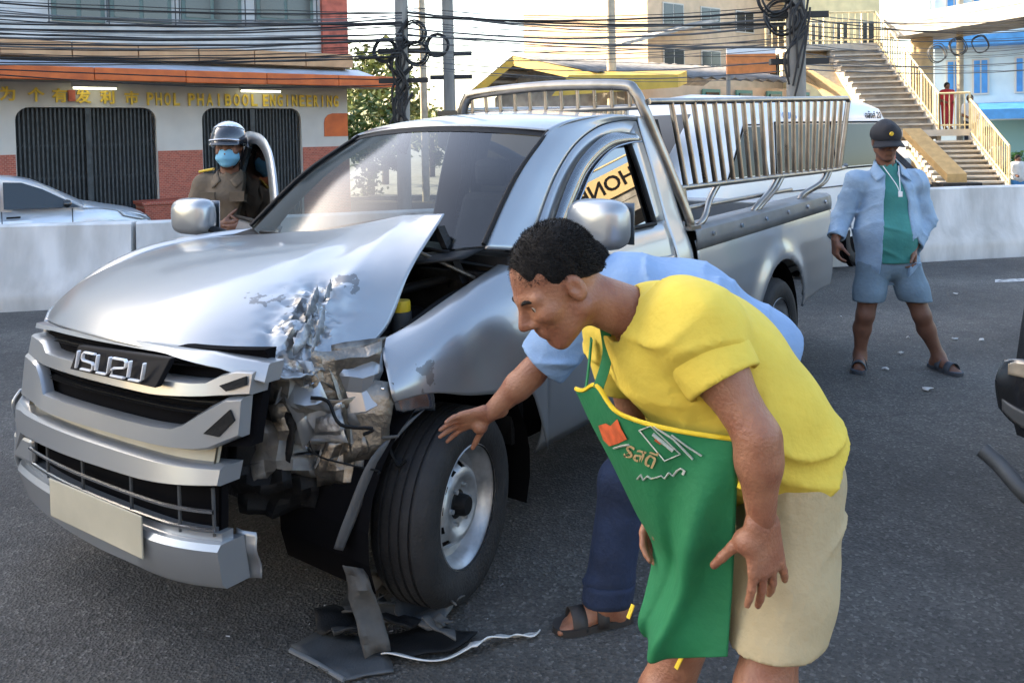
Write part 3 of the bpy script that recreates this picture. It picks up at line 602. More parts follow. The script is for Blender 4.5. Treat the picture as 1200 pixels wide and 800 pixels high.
# ---- footbridge: two flights, landing, railings, deck
FB_ = empty('footbridge', (*at(1090, 153, 23.5).xy, ZF), 0, 'concrete footbridge with cream railed stairs at right', 'footbridge'); fo = FB_.location.copy()
def fl(p): return Vector(p) - fo
sx = Vector((1, -.12, 0)).normalized()
U0, U1 = at(983, 52, 27), at(1051, 153, 23.5); Lw0, Lw1 = at(1082, 160, 23.2), at(1122, 219, 21)
WS = [1.06, 1.12]
rails = []
for (a, b_), n, wd in (((U0, U1), 15, 1.08), ((Lw0, Lw1), 10, 1.18)):
    a = a - sx * .35; b_ = b_ - sx * .35; wd = wd + .35; d = b_ - a; st = d / n
    for k in range(n):
        p = a + st * k; run = Vector((st.x, st.y, 0)); q = [p, p + sx * wd, p + sx * wd + run * 1.25, p + run * 1.25]
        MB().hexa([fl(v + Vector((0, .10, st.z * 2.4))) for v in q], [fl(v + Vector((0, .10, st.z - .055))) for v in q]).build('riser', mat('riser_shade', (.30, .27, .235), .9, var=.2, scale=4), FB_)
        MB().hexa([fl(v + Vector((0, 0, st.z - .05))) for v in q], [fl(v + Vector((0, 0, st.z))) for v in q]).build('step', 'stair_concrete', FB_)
        q2 = [p + Vector((0, 0, st.z - .12)) + sx * .06 - run * .0 for _ in (0,)]
    und = [a + Vector((0, 0, -.42)), a + sx * wd + Vector((0, 0, -.42)), b_ + sx * wd + Vector((0, 0, -.30)), b_ + Vector((0, 0, -.30))]
    MB().hexa([fl(v + sx * .0 + Vector((0, .25, 0))) for v in und], [fl(v + Vector((0, .25, .16))) for v in und]).build('stair_soffit', mat('soffit_tan', (.55, .42, .26), .85, var=.1), FB_)
    e = sx * wd; MB().hexa([fl(a + e + Vector((0, 0, -.35))), fl(a + e + sx * .1 + Vector((0, 0, -.35))), fl(b_ + e + sx * .1 + Vector((0, 0, -.35))), fl(b_ + e + Vector((0, 0, -.35)))], [fl(a + e + Vector((0, 0, .02))), fl(a + e + sx * .1 + Vector((0, 0, .02))), fl(b_ + e + sx * .1 + Vector((0, 0, .02))), fl(b_ + e + Vector((0, 0, .02)))]).build('stringer', 'stair_concrete', FB_)
    rails.append((a + sx * (wd + .05), b_ + sx * (wd + .05)))
lq = [U1 + Vector((-.05, -.12, 0)), Lw0 + sx * 1.25 + Vector((.05, -.05, 0)), Lw0 + sx * 1.25 + Vector((.05, 3.4, 0)), U1 + Vector((-.05, 3.4, 0))]
for v in lq: v.z = U1.z
MB().hexa([fl(v + Vector((0, 0, -.18))) for v in lq], [fl(v) for v in lq]).build('landing', 'stair_concrete', FB_)
tq = [U0 + Vector((-1.7, -.1, 0)), U0 + sx * 1.3 + Vector((0, -.1, 0)), U0 + sx * 1.3 + Vector((0, 2.2, 0)), U0 + Vector((-1.7, 2.2, 0))]
MB().hexa([fl(v + Vector((0, 0, -.20))) for v in tq], [fl(v) for v in tq]).build('landing', 'stair_concrete', FB_)
def arch_wall():
    P = [U0 + Vector((-1.7, .35, -.2)), U0 + Vector((.1, .35, -.2)), U0.lerp(U1, .55) + Vector((.1, .35, -.4))] + [U0 + Vector((-1.7 + 1.75 * math.sin(t), .35, -2.5 + 1.55 * math.cos(t))) for t in (1.4, 1.1, .8, .5, .2, 0)]
    MB().prism([fl(p) for p in P], (0, .3, 0)).build('arched_bracket', M['soffit_tan'], FB_)
arch_wall()
def railing(a, b_, n, h=1.0, name='railing'):
    MB().tube([fl(a + Vector((0, 0, h))), fl(b_ + Vector((0, 0, h)))], .03, 8).build('handrail', 'rail_cream', FB_, 60); MB().tube([fl(a + Vector((0, 0, .12))), fl(b_ + Vector((0, 0, .12)))], .022, 6).build('bottom_rail', 'rail_cream', FB_, 60)
    for k in range(n + 1): p = a.lerp(b_, k / n); MB().tube([fl(p), fl(p + Vector((0, 0, h)))], .032 if k % 6 == 0 else .017, 6).build('baluster', 'rail_cream', FB_, 60)
railing(*rails[0], 24); railing(*rails[1], 18)
la = rails[0][1]; lb = rails[1][0]; railing(Vector((la.x, la.y, U1.z)), Vector((lb.x, lb.y + .02, U1.z)), 6)
railing(U0 + Vector((-1.7, -.05, 0)), U0 + sx * 1.1, 14); railing(U0 + Vector((-1.7, 2.1, 0)), U0 + sx * 1.3 + Vector((0, 2.1, 0)), 14)
DA, DB = at(1036, 44, 26.5), at(1200, 26, 21.8); DA.z = DB.z = 4.45; dd = (DB - DA).normalized(); DE = DA + dd * 30; dn = Vector((dd.y, -dd.x, 0))
if dn.y > 0: dn = -dn
ds = [DA, DE, DE - dn * 2.2, DA - dn * 2.2]
MB().hexa([fl(v) for v in ds], [fl(v + Vector((0, 0, .35))) for v in ds]).build('deck', 'concrete', FB_)
for o_ in (0, 2.12):
    q = [DA - dn * o_, DE - dn * o_, DE - dn * (o_ + .1), DA - dn * (o_ + .1)]
    MB().hexa([fl(v + dn * .02 + Vector((0, 0, .355))) for v in q], [fl(v + dn * .02 + Vector((0, 0, .62))) for v in q]).build('deck_kerb', 'concrete', FB_)
for t in (.4, 20, 30):
    p = DA + dd * t - dn * 1.1; MB().tube([fl(Vector((p.x, p.y, ZF))), fl(Vector((p.x, p.y, 4.44)))], .32, 14).build('deck_column', mat('column_tan', (.55, .42, .25), .85, var=.1), FB_, 60)
MB().tube([fl(DA + Vector((0, 0, 1.45))), fl(DE + Vector((0, 0, 1.45)))], .03, 6).build('handrail', 'rail_cream', FB_, 60)
# banner on the deck: the lettering that the truck's side window reflects
S0, S1 = DA + dd * 8.5 + dn * .08, DA + dd * 21 + dn * .08
bn = empty('bridge_banner', (S0 + Vector((0, 0, .62))), math.atan2(dd.y, dd.x), 'long tan banner with dark capitals along the footbridge deck', 'banner'); LB = (S1 - S0).length
MB().box((0, -.03, -.06), (LB, .03, .60)).build('board', mat('banner_tan', (.62, .45, .22), .6), bn)
me = text_mesh('CHONBURI', .56, .004, offset=.010); bx = [v.co.x for v in me.vertices]; me.transform(Matrix.Diagonal((2.95 / (max(bx) - min(bx)), 1, 1, 1))); me.transform(frame((7.80, -.036, .27), (1, 0, 0), (0, 0, 1), (0, -1, 0))); link('lettering', me, 'emblem_black', bn)
# ---- yellow sloping beam with a dark foot
BA, BB = at(1058, 160, 17), at(1110, 214, 15.6); dv = (BB - BA)
o = empty('sloping_beam', (BB.x, BB.y, ZF), 0, 'yellow sloping beam with dark foot behind the man in the cap', 'beam'); ob = Vector((BB.x, BB.y, ZF))
MB().hexa([BA - ob, BA + Vector((.34, -.05, 0)) - ob, BB + Vector((.34, -.05, 0)) - ob, BB - ob], [BA + Vector((0, 0, .16)) - ob, BA + Vector((.34, -.05, .16)) - ob, BB + Vector((.34, -.05, .16)) - ob, BB + Vector((0, 0, .16)) - ob]).build('beam', mat('beam_ochre', (.50, .31, .12), .7, var=.12), o)
MB().box((-.12, -.1, 0), (.6, .35, BB.z - ZF - .01)).build('foot', 'engine_dark', o); MB().hexa([(-.25, .05, BB.z - ZF - .2), (-.1, .05, BB.z - ZF - .2), (-.1, .1, BB.z - ZF - .2), (-.25, .1, BB.z - ZF - .2)], [(-.8, 1.0, BA.z - ZF - .1), (-.66, 1.0, BA.z - ZF - .1), (-.66, 1.05, BA.z - ZF - .1), (-.8, 1.05, BA.z - ZF - .1)]).build('side_plate', 'engine_dark', o)
# ---- the other side of the street, behind the viewer: it lights and mirrors in the truck
for k, (x0, w_, h_, m_, lb) in enumerate(((-34, 14, 9.5, 'cream_wall', 'cream shophouse across the street at far left behind the viewer'), (-19.5, 12, 8, 'tan_wall', 'tan shophouse across the street behind the viewer'), (-7, 13, 10, 'upper_wall', 'tall white shophouse across the street directly behind the viewer'), (6.5, 12, 7.5, 'tan_wall', 'low tan shophouse across the street behind the viewer on the right'))):
    o = empty('shophouse', (x0, -17, 0), 0, lb, 'building'); MB().box((0, -8, 0), (w_, 0, h_)).build('wall', m_, o); MB().box((-.2, .003, 3.1), (w_ + .2, 1.4, 3.25)).build('canopy', 'canopy_sheet', o)
    for i in range(4):
        MB().box((.4 + i * w_ / 4, .003, 0), (w_ / 4 - .4 + i * w_ / 4, .06, 2.8)).build('shutter', 'gate_iron' if (i + k) % 2 else 'canopy_sheet', o)
        for z_ in (4.2, 6.6):
            if z_ + 1.5 < h_: MB().box((.7 + i * w_ / 4, .003, z_), (w_ / 4 - .7 + i * w_ / 4, .06, z_ + 1.4)).build('window', 'window_dark', o)
tag(MB().box((-60, -60, -.1), (60, -12.5, .14)).build('near_pavement', 'paving'), kind='structure')
# ================================================================== pickup truck (X forward, Y to its left side, Z up; origin under the front axle)
TR = empty('pickup_truck', (-.863, 3.44, 0), R(232.73), 'silver pickup truck with crushed front corner and buckled bonnet', 'pickup truck')
def itp(x, P):
    if x <= P[0][0]: return P[0][1]
    for (a, b), (c, d) in zip(P[:-1], P[1:]):
        if x <= c: return b + (d - b) * (x - a) / (c - a)
    return P[-1][1]
YS = [(.34, .80), (.42, .845), (.55, .868), (.72, .878), (.86, .876), (1.0, .862), (1.1, .84), (1.19, .80), (1.45, .725), (1.6, .675), (1.72, .63), (1.78, .58)]
def ys(z): return itp(z, YS)
def panel(name, xs, zlo, ztop, side, m='paint', arch=None, flare=0, nx=40, nz=22, parent=TR, yoff=0, solid=.004):
    """body side skin; arch = (x, z, r) is cut out with a rolled lip"""
    rows = []; x0, x1 = xs
    for i in range(nx + 1):
        x = x0 + (x1 - x0) * i / nx; row = []
        for j in range(nz + 1):
            a, b = zlo(x), ztop(x); z = a + (b - a) * j / nz; y = ys(z) + yoff
            if arch:
                d = math.hypot(x - arch[0], z - arch[1])
                y += flare * math.exp(-((d - arch[2] - .02) / .07) ** 2)
                if d < arch[2] and d > arch[2] - .05: s_ = arch[2] / d; x_, z_ = arch[0] + (x - arch[0]) * s_, arch[1] + (z - arch[1]) * s_; row.append((x_, side * y, z_)); continue
            row.append((x, side * y, z))
        rows.append(row)
    b = MB(); b.grid(rows)
    if arch:
        ok = []
        for f in b.f:
            if min(math.hypot(b.v[i][0] - arch[0], b.v[i][2] - arch[1]) for i in f) > arch[2] - .002: ok.append(f)
        b.f = ok
    o = b.build(name, m, parent, 50, solid=0)
    q = o.modifiers.new('solid', 'SOLIDIFY'); q.thickness = solid; q.offset = -1
    return o
def wheel(loc, steer, side):
    w_ = empty('wheel', loc, steer); w_.parent = TR
    s = side; tw = .105
    prof = [(.205, tw - .012), (.225, tw + .002), (.27, tw + .012), (.305, tw + .006), (.325, tw - .012), (.335, tw - .035)]
    gro = []
    for g in (.055, .018, -.018, -.055): gro += [(.338, g + .012), (.338, g + .006), (.329, g + .005), (.329, g - .005), (.338, g - .006)]
    prof = prof + gro + [(r, -y) for r, y in reversed(prof)]
    MB().lathe([(r, s * y) for r, y in prof], 56).build('tyre', 'rubber', w_, 50)
    o = .085
    rim = [(.208, o + .016), (.213, o + .010), (.208, o), (.196, o - .008), (.188, o - .03), (.178, o - .055), (.150, o - .062)]
    MB().lathe([(r, s * y) for r, y in rim] + [(.19, -s * .09), (.208, -s * .095)], 48).build('rim', 'rim_steel', w_, 40)
    # disc with a ring of vent slots
    d = MB(); n = 60
    for k in range(n):
        a0, a1 = 2 * math.pi * k / n, 2 * math.pi * (k + 1) / n; slot = (k % 5) in (1, 2)
        def P(r, a, h): return (r * math.cos(a), s * h, r * math.sin(a))
        rr = [(.152, o - .062), (.146, o - .05), (.128, o - .022), (.112, o - .012), (.098, o - .014), (.086, o - .03), (.05, o - .034), (0.001, o - .034)]
        for q, ((ra, ha), (rb, hb)) in enumerate(zip(rr[:-1], rr[1:])):
            if slot and q == 1: continue
            d.add([P(ra, a0, ha), P(ra, a1, ha), P(rb, a1, hb), P(rb, a0, hb)], [(0, 1, 2, 3)])
    d.build('wheel_disc', 'rim_steel', w_, 50)
    MB().lathe([(.001, s * (o + .01)), (.03, s * (o + .01)), (.036, s * o), (.04, s * (o - .03)), (.05, s * (o - .034))], 20).build('hub_cap', 'black_plastic', w_, 40)
    for k in range(6):
        a = k * math.pi / 3; c = Vector((.066 * math.cos(a), s * (o - .034), .066 * math.sin(a)))
        MB().tube([c, c + Vector((0, s * .02, 0))], .009, 6).build('wheel_nut', 'rim_steel', w_)
    MB().lathe([(.001, s * .0), (.16, s * .0), (.165, s * .02)], 24).build('brake_disc', 'engine_dark', w_)
    return w_
wheel((.03, .775, .337), R(13), 1); wheel((.03, -.76, .337), R(13), -1)
wheel((-3.12, .765, .337), 0, 1); wheel((-3.12, -.765, .337), 0, -1)

# ---- chassis, wheel wells, engine bay: dark masses that stop the light
MB().box((-4.1, -.42, .40), (.45, -.34, .50)).box((-4.1, .34, .40), (.45, .42, .50)).box((-3.2, -.7, .30), (-3.04, .7, .40)).build('chassis_rail', 'dark', TR)
for s in (1, -1):
    for cx in (.03, -3.12):
        b = MB(); n = 16; r0 = .43
        rows = [[(cx + r0 * math.cos(a), s * y, .36 + r0 * math.sin(a)) for a in (math.pi * (1.12 - 1.24 * k / n) for k in range(n + 1))] for y in (.40, .84)]
        b.grid(rows); b.add(rows[0], [tuple(range(n + 1))]); b.build('wheel_well', 'dark', TR)
MB().box((-.35, -.66, .45), (.30, .36, .93)).build('engine_block', 'engine_dark', TR, bevel=.03)
MB().box((.42, -.6, .42), (.55, .42, .93)).build('radiator', 'engine_dark', TR)
MB().box((-.44, -.80, .42), (-.36, .78, 1.16)).build('firewall', 'engine_dark', TR)
MB().box((-.34, .38, .70), (.05, .62, .88)).build('battery_box', 'engine_dark', TR, bevel=.01)
MB().lathe([(.001, .04), (.034, .04), (.036, .03), (.036, 0), (.028, 0)], 18, 'z', (-.02, .53, .985)).build('filler_cap', 'yellow_cap', TR, 40)
MB().lathe([(.04, .0), (.04, -.12), (.08, -.14)], 16, 'z', (-.02, .53, .985)).build('reservoir', 'grey_plastic', TR, 40)
MB().tube(catmull([(-.32, .5, 1.06), (-.1, .42, 1.03), (.1, .48, .98), (.25, .6, .9)], 6), .02, 8).build('hose', 'black_plastic', TR, 60)
MB().tube(catmull([(-.33, .66, 1.05), (-.15, .64, 1.02), (.1, .66, .95)], 6), .014, 8).build('hose', 'black_plastic', TR, 60)
MB().box((-.38, .35, 1.06), (-.30, .74, 1.10)).build('scuttle_rail', 'engine_dark', TR, bevel=.01)
MB().hexa([(-.30, .60, 1.06), (-.26, .60, 1.06), (-.26, .63, 1.06), (-.30, .63, 1.06)], [(-.22, .55, 1.29), (-.18, .55, 1.29), (-.18, .58, 1.29), (-.22, .58, 1.29)]).build('bonnet_hinge', 'engine_dark', TR)
MB().tube([(-.30, .66, 1.08), (-.10, .55, 1.2), (-.20, .52, 1.29)], .008, 6).build('hinge_arm', 'alloy', TR)

# ---- bonnet: buckled cage, creased where it folded
HP = [[(.715, -.72, .950), (.795, -.45, .972), (.835, -.08, .985), (.80, .32, .975), (.70, .56, .940), (.60, .66, .905)],
      [(.64, -.725, 1.035), (.72, -.45, 1.055), (.75, -.06, 1.065), (.70, .36, 1.045), (.565, .60, .960), (.42, .665, .885)],
      [(.50, -.725, 1.105), (.54, -.45, 1.125), (.56, -.04, 1.13), (.50, .36, 1.105), (.45, .565, 1.025), (.30, .655, .905)],
      [(.28, -.725, 1.165), (.30, -.45, 1.185), (.30, -.06, 1.188), (.27, .24, 1.155), (.30, .47, 1.082), (.116, .625, .965)],
      [(.08, -.725, 1.188), (.08, -.45, 1.208), (.05, -.10, 1.205), (.04, .13, 1.215), (.13, .44, 1.155), (.045, .615, 1.128)],
      [(-.04, -.72, 1.193), (-.06, -.44, 1.213), (-.12, -.18, 1.212), (-.12, .06, 1.235), (-.08, .36, 1.245), (-.10, .59, 1.235)],
      [(-.10, -.70, 1.19), (-.14, -.43, 1.212), (-.21, -.17, 1.235), (-.25, .11, 1.285), (-.27, .335, 1.318), (-.235, .565, 1.335)]]
me = MB().grid(HP).mesh('bonnet'); bmh = bmesh.new(); bmh.from_mesh(me); bmh.verts.ensure_lookup_table()
cl_ = bmh.edges.layers.float.new('crease_edge'); nc = 6
def crease(a, b, v):
    e = bmh.edges.get((bmh.verts[a[0] * nc + a[1]], bmh.verts[b[0] * nc + b[1]]))
    if e: e[cl_] = v
for r in range(6): crease((r, 4), (r + 1, 4), .95)
for r in range(3, 6): crease((r, 3), (r + 1, 3), .95)
for r in range(6): crease((r, 5), (r + 1, 5), 1); crease((r, 0), (r + 1, 0), .8)
for c in range(5): crease((0, c), (0, c + 1), .8); crease((6, c), (6, c + 1), 1)
bmesh.ops.recalc_face_normals(bmh, faces=bmh.faces); bmh.to_mesh(me); bmh.free()
bon = link('bonnet', me, None, TR, 180)
q = bon.modifiers.new('sub', 'SUBSURF'); q.levels = q.render_levels = 4
bon_e = bon.evaluated_get(bpy.context.evaluated_depsgraph_get()); me2 = bpy.data.meshes.new_from_object(bon_e); bon.modifiers.clear(); bon.data = me2
def segd(p, a, b):
    a, b = Vector(a), Vector(b); t = max(0, min(1, (p - a).dot(b - a) / (b - a).length_squared)); return (p - a - (b - a) * t).length
for v in me2.vertices:                                   # crumples along the fold
    p = v.co; d = min(segd(p, (.30, .47, 1.08), (.57, .60, .96)), segd(p, (.57, .6, .96), (.5, .66, .9)))
    k_ = math.exp(-(d / .10) ** 2)
    n1 = noise.noise(p * 9 + Vector((3, 1, 7))); n2 = abs(noise.noise(p * 22)); n3 = abs(noise.noise(p * 6 + Vector((9, 2, 2))))
    v.co = p + Vector((.3, .5, 1)) * (k_ * (.04 * n1 - .05 * n2 + .012))
    far = math.exp(-(segd(p, (.3, .47, 1.08), (-.25, .3, 1.3)) / .25) ** 2)
    v.co.z += far * (.003 * n1 - .004 * n3)
me2.set_sharp_from_angle(angle=R(38))
q = bon.modifiers.new('solid', 'SOLIDIFY'); q.thickness = .006; q.offset = -1
def damaged_paint(name, segs, width=.05, spots=()):
    """silver paint rubbed through to grey metal round the given lines"""
    m = M['paint'].copy(); m.name = name; N, L = m.node_tree.nodes, m.node_tree.links; b = N['Principled BSDF']
    tc = N.new('ShaderNodeTexCoord'); nz = N.new('ShaderNodeTexNoise'); nz.inputs['Scale'].default_value = 26; nz.inputs['Detail'].default_value = 8; L.new(tc.outputs['Object'], nz.inputs[0])
    last = None
    for a in list(segs) + [(s_, s_) for s_ in spots]:
        pts = [Vector(a[0]).lerp(Vector(a[1]), t / 5) for t in range(6)] if a[0] != a[1] else [Vector(a[0])]
        for p in pts:
            dn = N.new('ShaderNodeVectorMath'); dn.operation = 'DISTANCE'; L.new(tc.outputs['Object'], dn.inputs[0]); dn.inputs[1].default_value = p
            if last is None: last = dn.outputs['Value']
            else:
                mn = N.new('ShaderNodeMath'); mn.operation = 'MINIMUM'; L.new(last, mn.inputs[0]); L.new(dn.outputs['Value'], mn.inputs[1]); last = mn.outputs[0]
    ad = N.new('ShaderNodeMath'); ad.operation = 'MULTIPLY_ADD'; L.new(nz.outputs[0], ad.inputs[0]); ad.inputs[1].default_value = .30; L.new(last, ad.inputs[2])
    st = N.new('ShaderNodeMath'); st.operation = 'LESS_THAN'; L.new(ad.outputs[0], st.inputs[0]); st.inputs[1].default_value = .15 + width * .4
    base = b.inputs['Base Color'].links[0].from_socket if b.inputs['Base Color'].links else None
    mx = N.new('ShaderNodeMix'); mx.data_type = 'RGBA'; L.new(st.outputs[0], mx.inputs[0])
    if base: L.new(base, mx.inputs[6])
    mx.inputs[7].default_value = (.17, .175, .18, 1); L.new(mx.outputs[2], b.inputs['Base Color'])
    cs = N.new('ShaderNodeMath'); cs.operation = 'SUBTRACT'; cs.inputs[0].default_value = .75; L.new(st.outputs[0], cs.inputs[1]); cs.use_clamp = True; L.new(cs.outputs[0], b.inputs['Coat Weight'])
    return m
bon.data.materials.clear(); bon.data.materials.append(damaged_paint('bonnet_paint', [((.36, .46, 1.08), (.56, .60, .96))], .075, [(.47, .335, 1.115), (.44, .365, 1.112), (.19, .46, 1.12)]))
# torn metal flaps along the fold
rf = random.Random(5)
for p0, p1, wd in [((.33, .47, 1.10), (.46, .565, 1.03), .035), ((.44, .57, 1.03), (.56, .625, .95), .045), ((.36, .54, 1.05), (.50, .64, .945), .03), ((.27, .47, 1.115), (.35, .53, 1.07), .025)]:
    p0, p1 = Vector(p0), Vector(p1); d_ = (p1 - p0).normalized(); sd_ = d_.cross(Vector((0, .4, 1))).normalized(); n = 11; rows = []
    for i in range(n):
        t = i / (n - 1); w_ = wd * (.25 + .75 * math.sin(math.pi * t)) * rf.uniform(.6, 1.25); c = p0.lerp(p1, t) + Vector((0, .006, .014)); rows.append([c - sd_ * w_ * .5 + Vector((0, 0, rf.uniform(-.01, .006))), c + Vector((0, 0, .012 + rf.uniform(-.006, .012))), c + sd_ * w_ * .6 + Vector((0, .01, rf.uniform(-.012, .016)))])
    MB().grid(rows).build('torn_flap', rf.choice(['paint_torn', 'paint_torn', 'paint']), TR, 35, solid=.002)
# ---- wings
b = MB(); b.loft([[(.70, -.735, .96), (.66, -.79, .975), (.62, -.84, .95), (.60, -.865, .85), (.58, -.865, .74)],
                  [(.50, -.735, 1.085), (.47, -.80, 1.10), (.44, -.86, 1.06), (.42, -.89, .90), (.42, -.885, .74)],
                  [(.28, -.735, 1.158), (.26, -.80, 1.172), (.25, -.86, 1.13), (.24, -.90, .95), (.22, -.895, .80)],
                  [(.05, -.735, 1.185), (.04, -.80, 1.198), (.03, -.86, 1.16), (.02, -.90, .98), (.02, -.90, .82)],
                  [(-.22, -.74, 1.19), (-.22, -.80, 1.205), (-.23, -.86, 1.16), (-.24, -.90, .98), (-.24, -.895, .78)],
                  [(-.42, -.74, 1.19), (-.42, -.80, 1.20), (-.42, -.85, 1.15), (-.42, -.88, .98), (-.42, -.88, .45)]], 5, 5)
b.build('wing', 'paint', TR, 60, solid=.004)
wing = MB(); wing.loft([[(.245, .705, .955), (.285, .74, .925), (.315, .79, .875), (.335, .83, .82), (.325, .835, .785)],
                     [(.12, .715, .985), (.16, .77, .965), (.19, .835, .91), (.20, .865, .845), (.185, .875, .785)],
                     [(-.04, .72, 1.035), (-.02, .79, 1.025), (.0, .86, .955), (.005, .89, .86), (.01, .895, .735)],
                     [(-.20, .725, 1.085), (-.19, .79, 1.08), (-.18, .865, 1.00), (-.16, .905, .87), (-.16, .905, .70)],
                     [(-.34, .73, 1.125), (-.34, .80, 1.115), (-.34, .865, 1.03), (-.33, .91, .87), (-.33, .905, .665)],
                     [(-.455, .735, 1.165), (-.455, .80, 1.15), (-.455, .86, 1.06), (-.455, .895, .87), (-.455, .89, .40)]], 6, 6)
for i, v in enumerate(wing.v):
    p = Vector(v); k_ = 1 if p.x > -.38 else .2
    dn = .022 * math.exp(-((p.x + .10) / .09) ** 2) * math.exp(-((p.z - .86) / .10) ** 2)       # shallow dent behind the lamp
    n_ = .008 * noise.noise(p * 4) + .002 * noise.noise(p * 13)
    wing.v[i] = tuple(p + Vector((0, -dn + n_ * k_, .4 * n_ * k_)))
wo = wing.build('wing', damaged_paint('wing_paint', [((-.36, .92, .88), (-.40, .92, .86))], .05, [(.2, .86, .86)]), TR, 60, solid=.004); wo['label'] = 'dented left front wing pushed back from the lamp'

# ---- crushed corner: bent sheets, brackets, lamp shell, wires
def crumple(name, c4, m, seed, amp=.04, n=9, fr=7, solid=.003, smooth=25):
    a, b_, c, d = [Vector(x) for x in c4]; nr = (b_ - a).cross(d - a).normalized(); rows = []
    for i in range(n):
        u = i / (n - 1); row = []
        for j in range(n):
            v = j / (n - 1); p = a.lerp(b_, u).lerp(d.lerp(c, u), v); s_ = Vector((seed * 3.1, seed * 1.7, 0))
            h = abs(noise.noise(p * fr + s_)) * 2 - .5 + .6 * noise.noise(p * fr * 2.3 + s_)
            e = .35 * Vector((noise.noise(p * 11 + s_), noise.noise(p * 11 + s_ * 2), noise.noise(p * 11 + s_ * 3)))
            row.append(p + nr * amp * h + e * amp)
        rows.append(row)
    return MB().grid(rows).build(name, m, TR, smooth, solid=solid)
CS = [('crumpled_panel', [(.62, .50, .93), (.44, .66, .93), (.42, .68, .76), (.60, .52, .76)], 'primer', 1, .05),
      ('crumpled_panel', [(.50, .62, .95), (.30, .74, .95), (.32, .76, .80), (.50, .66, .80)], 'alloy', 2, .05),
      ('crumpled_panel', [(.56, .52, .80), (.36, .72, .80), (.36, .72, .58), (.56, .54, .56)], 'bare_metal', 3, .06),
      ('crumpled_panel', [(.60, .46, .74), (.44, .62, .72), (.44, .62, .54), (.60, .48, .54)], 'primer', 4, .05),
      ('crumpled_panel', [(.40, .70, .86), (.30, .82, .84), (.34, .80, .62), (.42, .70, .58)], 'alloy', 5, .035),
      ('crumpled_panel', [(.46, .64, .66), (.34, .76, .66), (.38, .72, .50), (.48, .62, .50)], 'bare_metal', 6, .04),
      ('lamp_shell', [(.52, .56, .78), (.42, .70, .78), (.42, .72, .66), (.52, .58, .66)], 'lens', 8, .035),
      ('lamp_shell', [(.58, .50, .66), (.47, .60, .66), (.48, .60, .58), (.58, .50, .57)], 'chrome_dull', 9, .03),
      ('crumpled_panel', [(.42, .66, .96), (.26, .74, .98), (.24, .70, .88), (.40, .64, .88)], 'bare_metal', 10, .04),
      ('inner_arch_flap', [(.345, .80, .83), (.18, .87, .80), (.16, .86, .715), (.30, .82, .735)], 'chrome_dull', 12, .016)]
for nm, c4, m_, sd, am in CS: crumple(nm, c4, m_, sd, am * 1.5, 6, 4, smooth=10)
for c4, sd in (([(.60, .585, .93), (.50, .665, .93), (.44, .70, .70), (.52, .60, .68)], 41), ([(.44, .68, .93), (.30, .745, .92), (.33, .765, .72), (.42, .70, .70)], 42), ([(.50, .64, .76), (.38, .74, .76), (.39, .735, .55), (.48, .64, .54)], 43)): crumple('folded_sheet', c4, 'paint' if sd != 43 else 'paint_torn', sd, .07, 5, 5, smooth=8)
MB().box((.28, .36, .50), (.40, .60, .95)).box((.36, .42, .45), (.46, .50, .9)).build('crash_structure', 'engine_dark', TR, bevel=.02)
crumple('black_duct', [(.66, .44, .76), (.52, .60, .76), (.54, .58, .52), (.68, .44, .50)], 'black_plastic', 14, .06)
crumple('black_duct', [(.60, .40, .56), (.44, .62, .54), (.46, .60, .42), (.62, .40, .42)], 'black_plastic', 15, .05)
for sd in range(5):
    r_ = random.Random(sd); p = Vector((.56 - .22 * r_.random(), .52 + .18 * r_.random(), .58 + .32 * r_.random())); P = [p]
    for k in range(4): P.append(P[-1] + Vector((r_.uniform(-.07, .05), r_.uniform(-.02, .09), r_.uniform(-.07, .05))))
    MB().tube(catmull(P, 5), r_.choice([.003, .005, .006]), 6).build('wire', r_.choice(['black_plastic', 'black_plastic', 'grey_plastic']), TR, 60)
for k, (p, q_, m_) in enumerate([((.63, .47, .60), (.42, .66, .62), 'chrome_dull'), ((.50, .60, .90), (.36, .72, .74), 'alloy'), ((.56, .52, .92), (.46, .62, .70), 'engine_dark'), ((.44, .66, .92), (.40, .72, .60), 'bare_metal'), ((.60, .44, .50), (.40, .64, .56), 'engine_dark')]):
    p, q_ = Vector(p), Vector(q_); MB().tube([p, p.lerp(q_, .5) + Vector((.01, .02, .015)), q_], .014, 5, flat=.4).build('bent_bracket', m_, TR)
rs_ = random.Random(31)                                                  # small torn scraps of lamp and panel
for k in range(7):
    p = Vector((rs_.uniform(.40, .60), 0, rs_.uniform(.53, .93))); p.y = .55 + (.60 - p.x) * .75 + rs_.uniform(-.04, .06)
    s_ = rs_.uniform(.02, .055); b = MB(); q_ = [p + Vector((rs_.uniform(-s_, s_), rs_.uniform(-s_, s_), rs_.uniform(-s_, s_))) for _ in range(5)]
    b.add([p] + q_, [(0, 1, 2), (0, 2, 3), (0, 3, 4), (0, 4, 5)]).build('torn_scrap', rs_.choice(['alloy', 'primer', 'bare_metal', 'lens', 'chrome_dull', 'paint', 'black_plastic']), TR, solid=.003)
MB().loft([[(.20, .85, .73), (.25, .83, .71), (.20, .80, .72)], [(.36, .82, .62), (.40, .80, .62), (.36, .77, .60)], [(.46, .79, .44), (.49, .77, .45), (.45, .74, .43)], [(.50, .77, .35), (.52, .75, .36), (.49, .73, .35)]], 4, 5).build('arch_liner', 'grey_plastic', TR, 60, solid=.005)
crumple('hanging_liner', [(.49, .76, .30), (.44, .81, .28), (.41, .87, .03), (.47, .82, .03)], 'dusty_plastic', 21, .045, 9, 9, smooth=50)

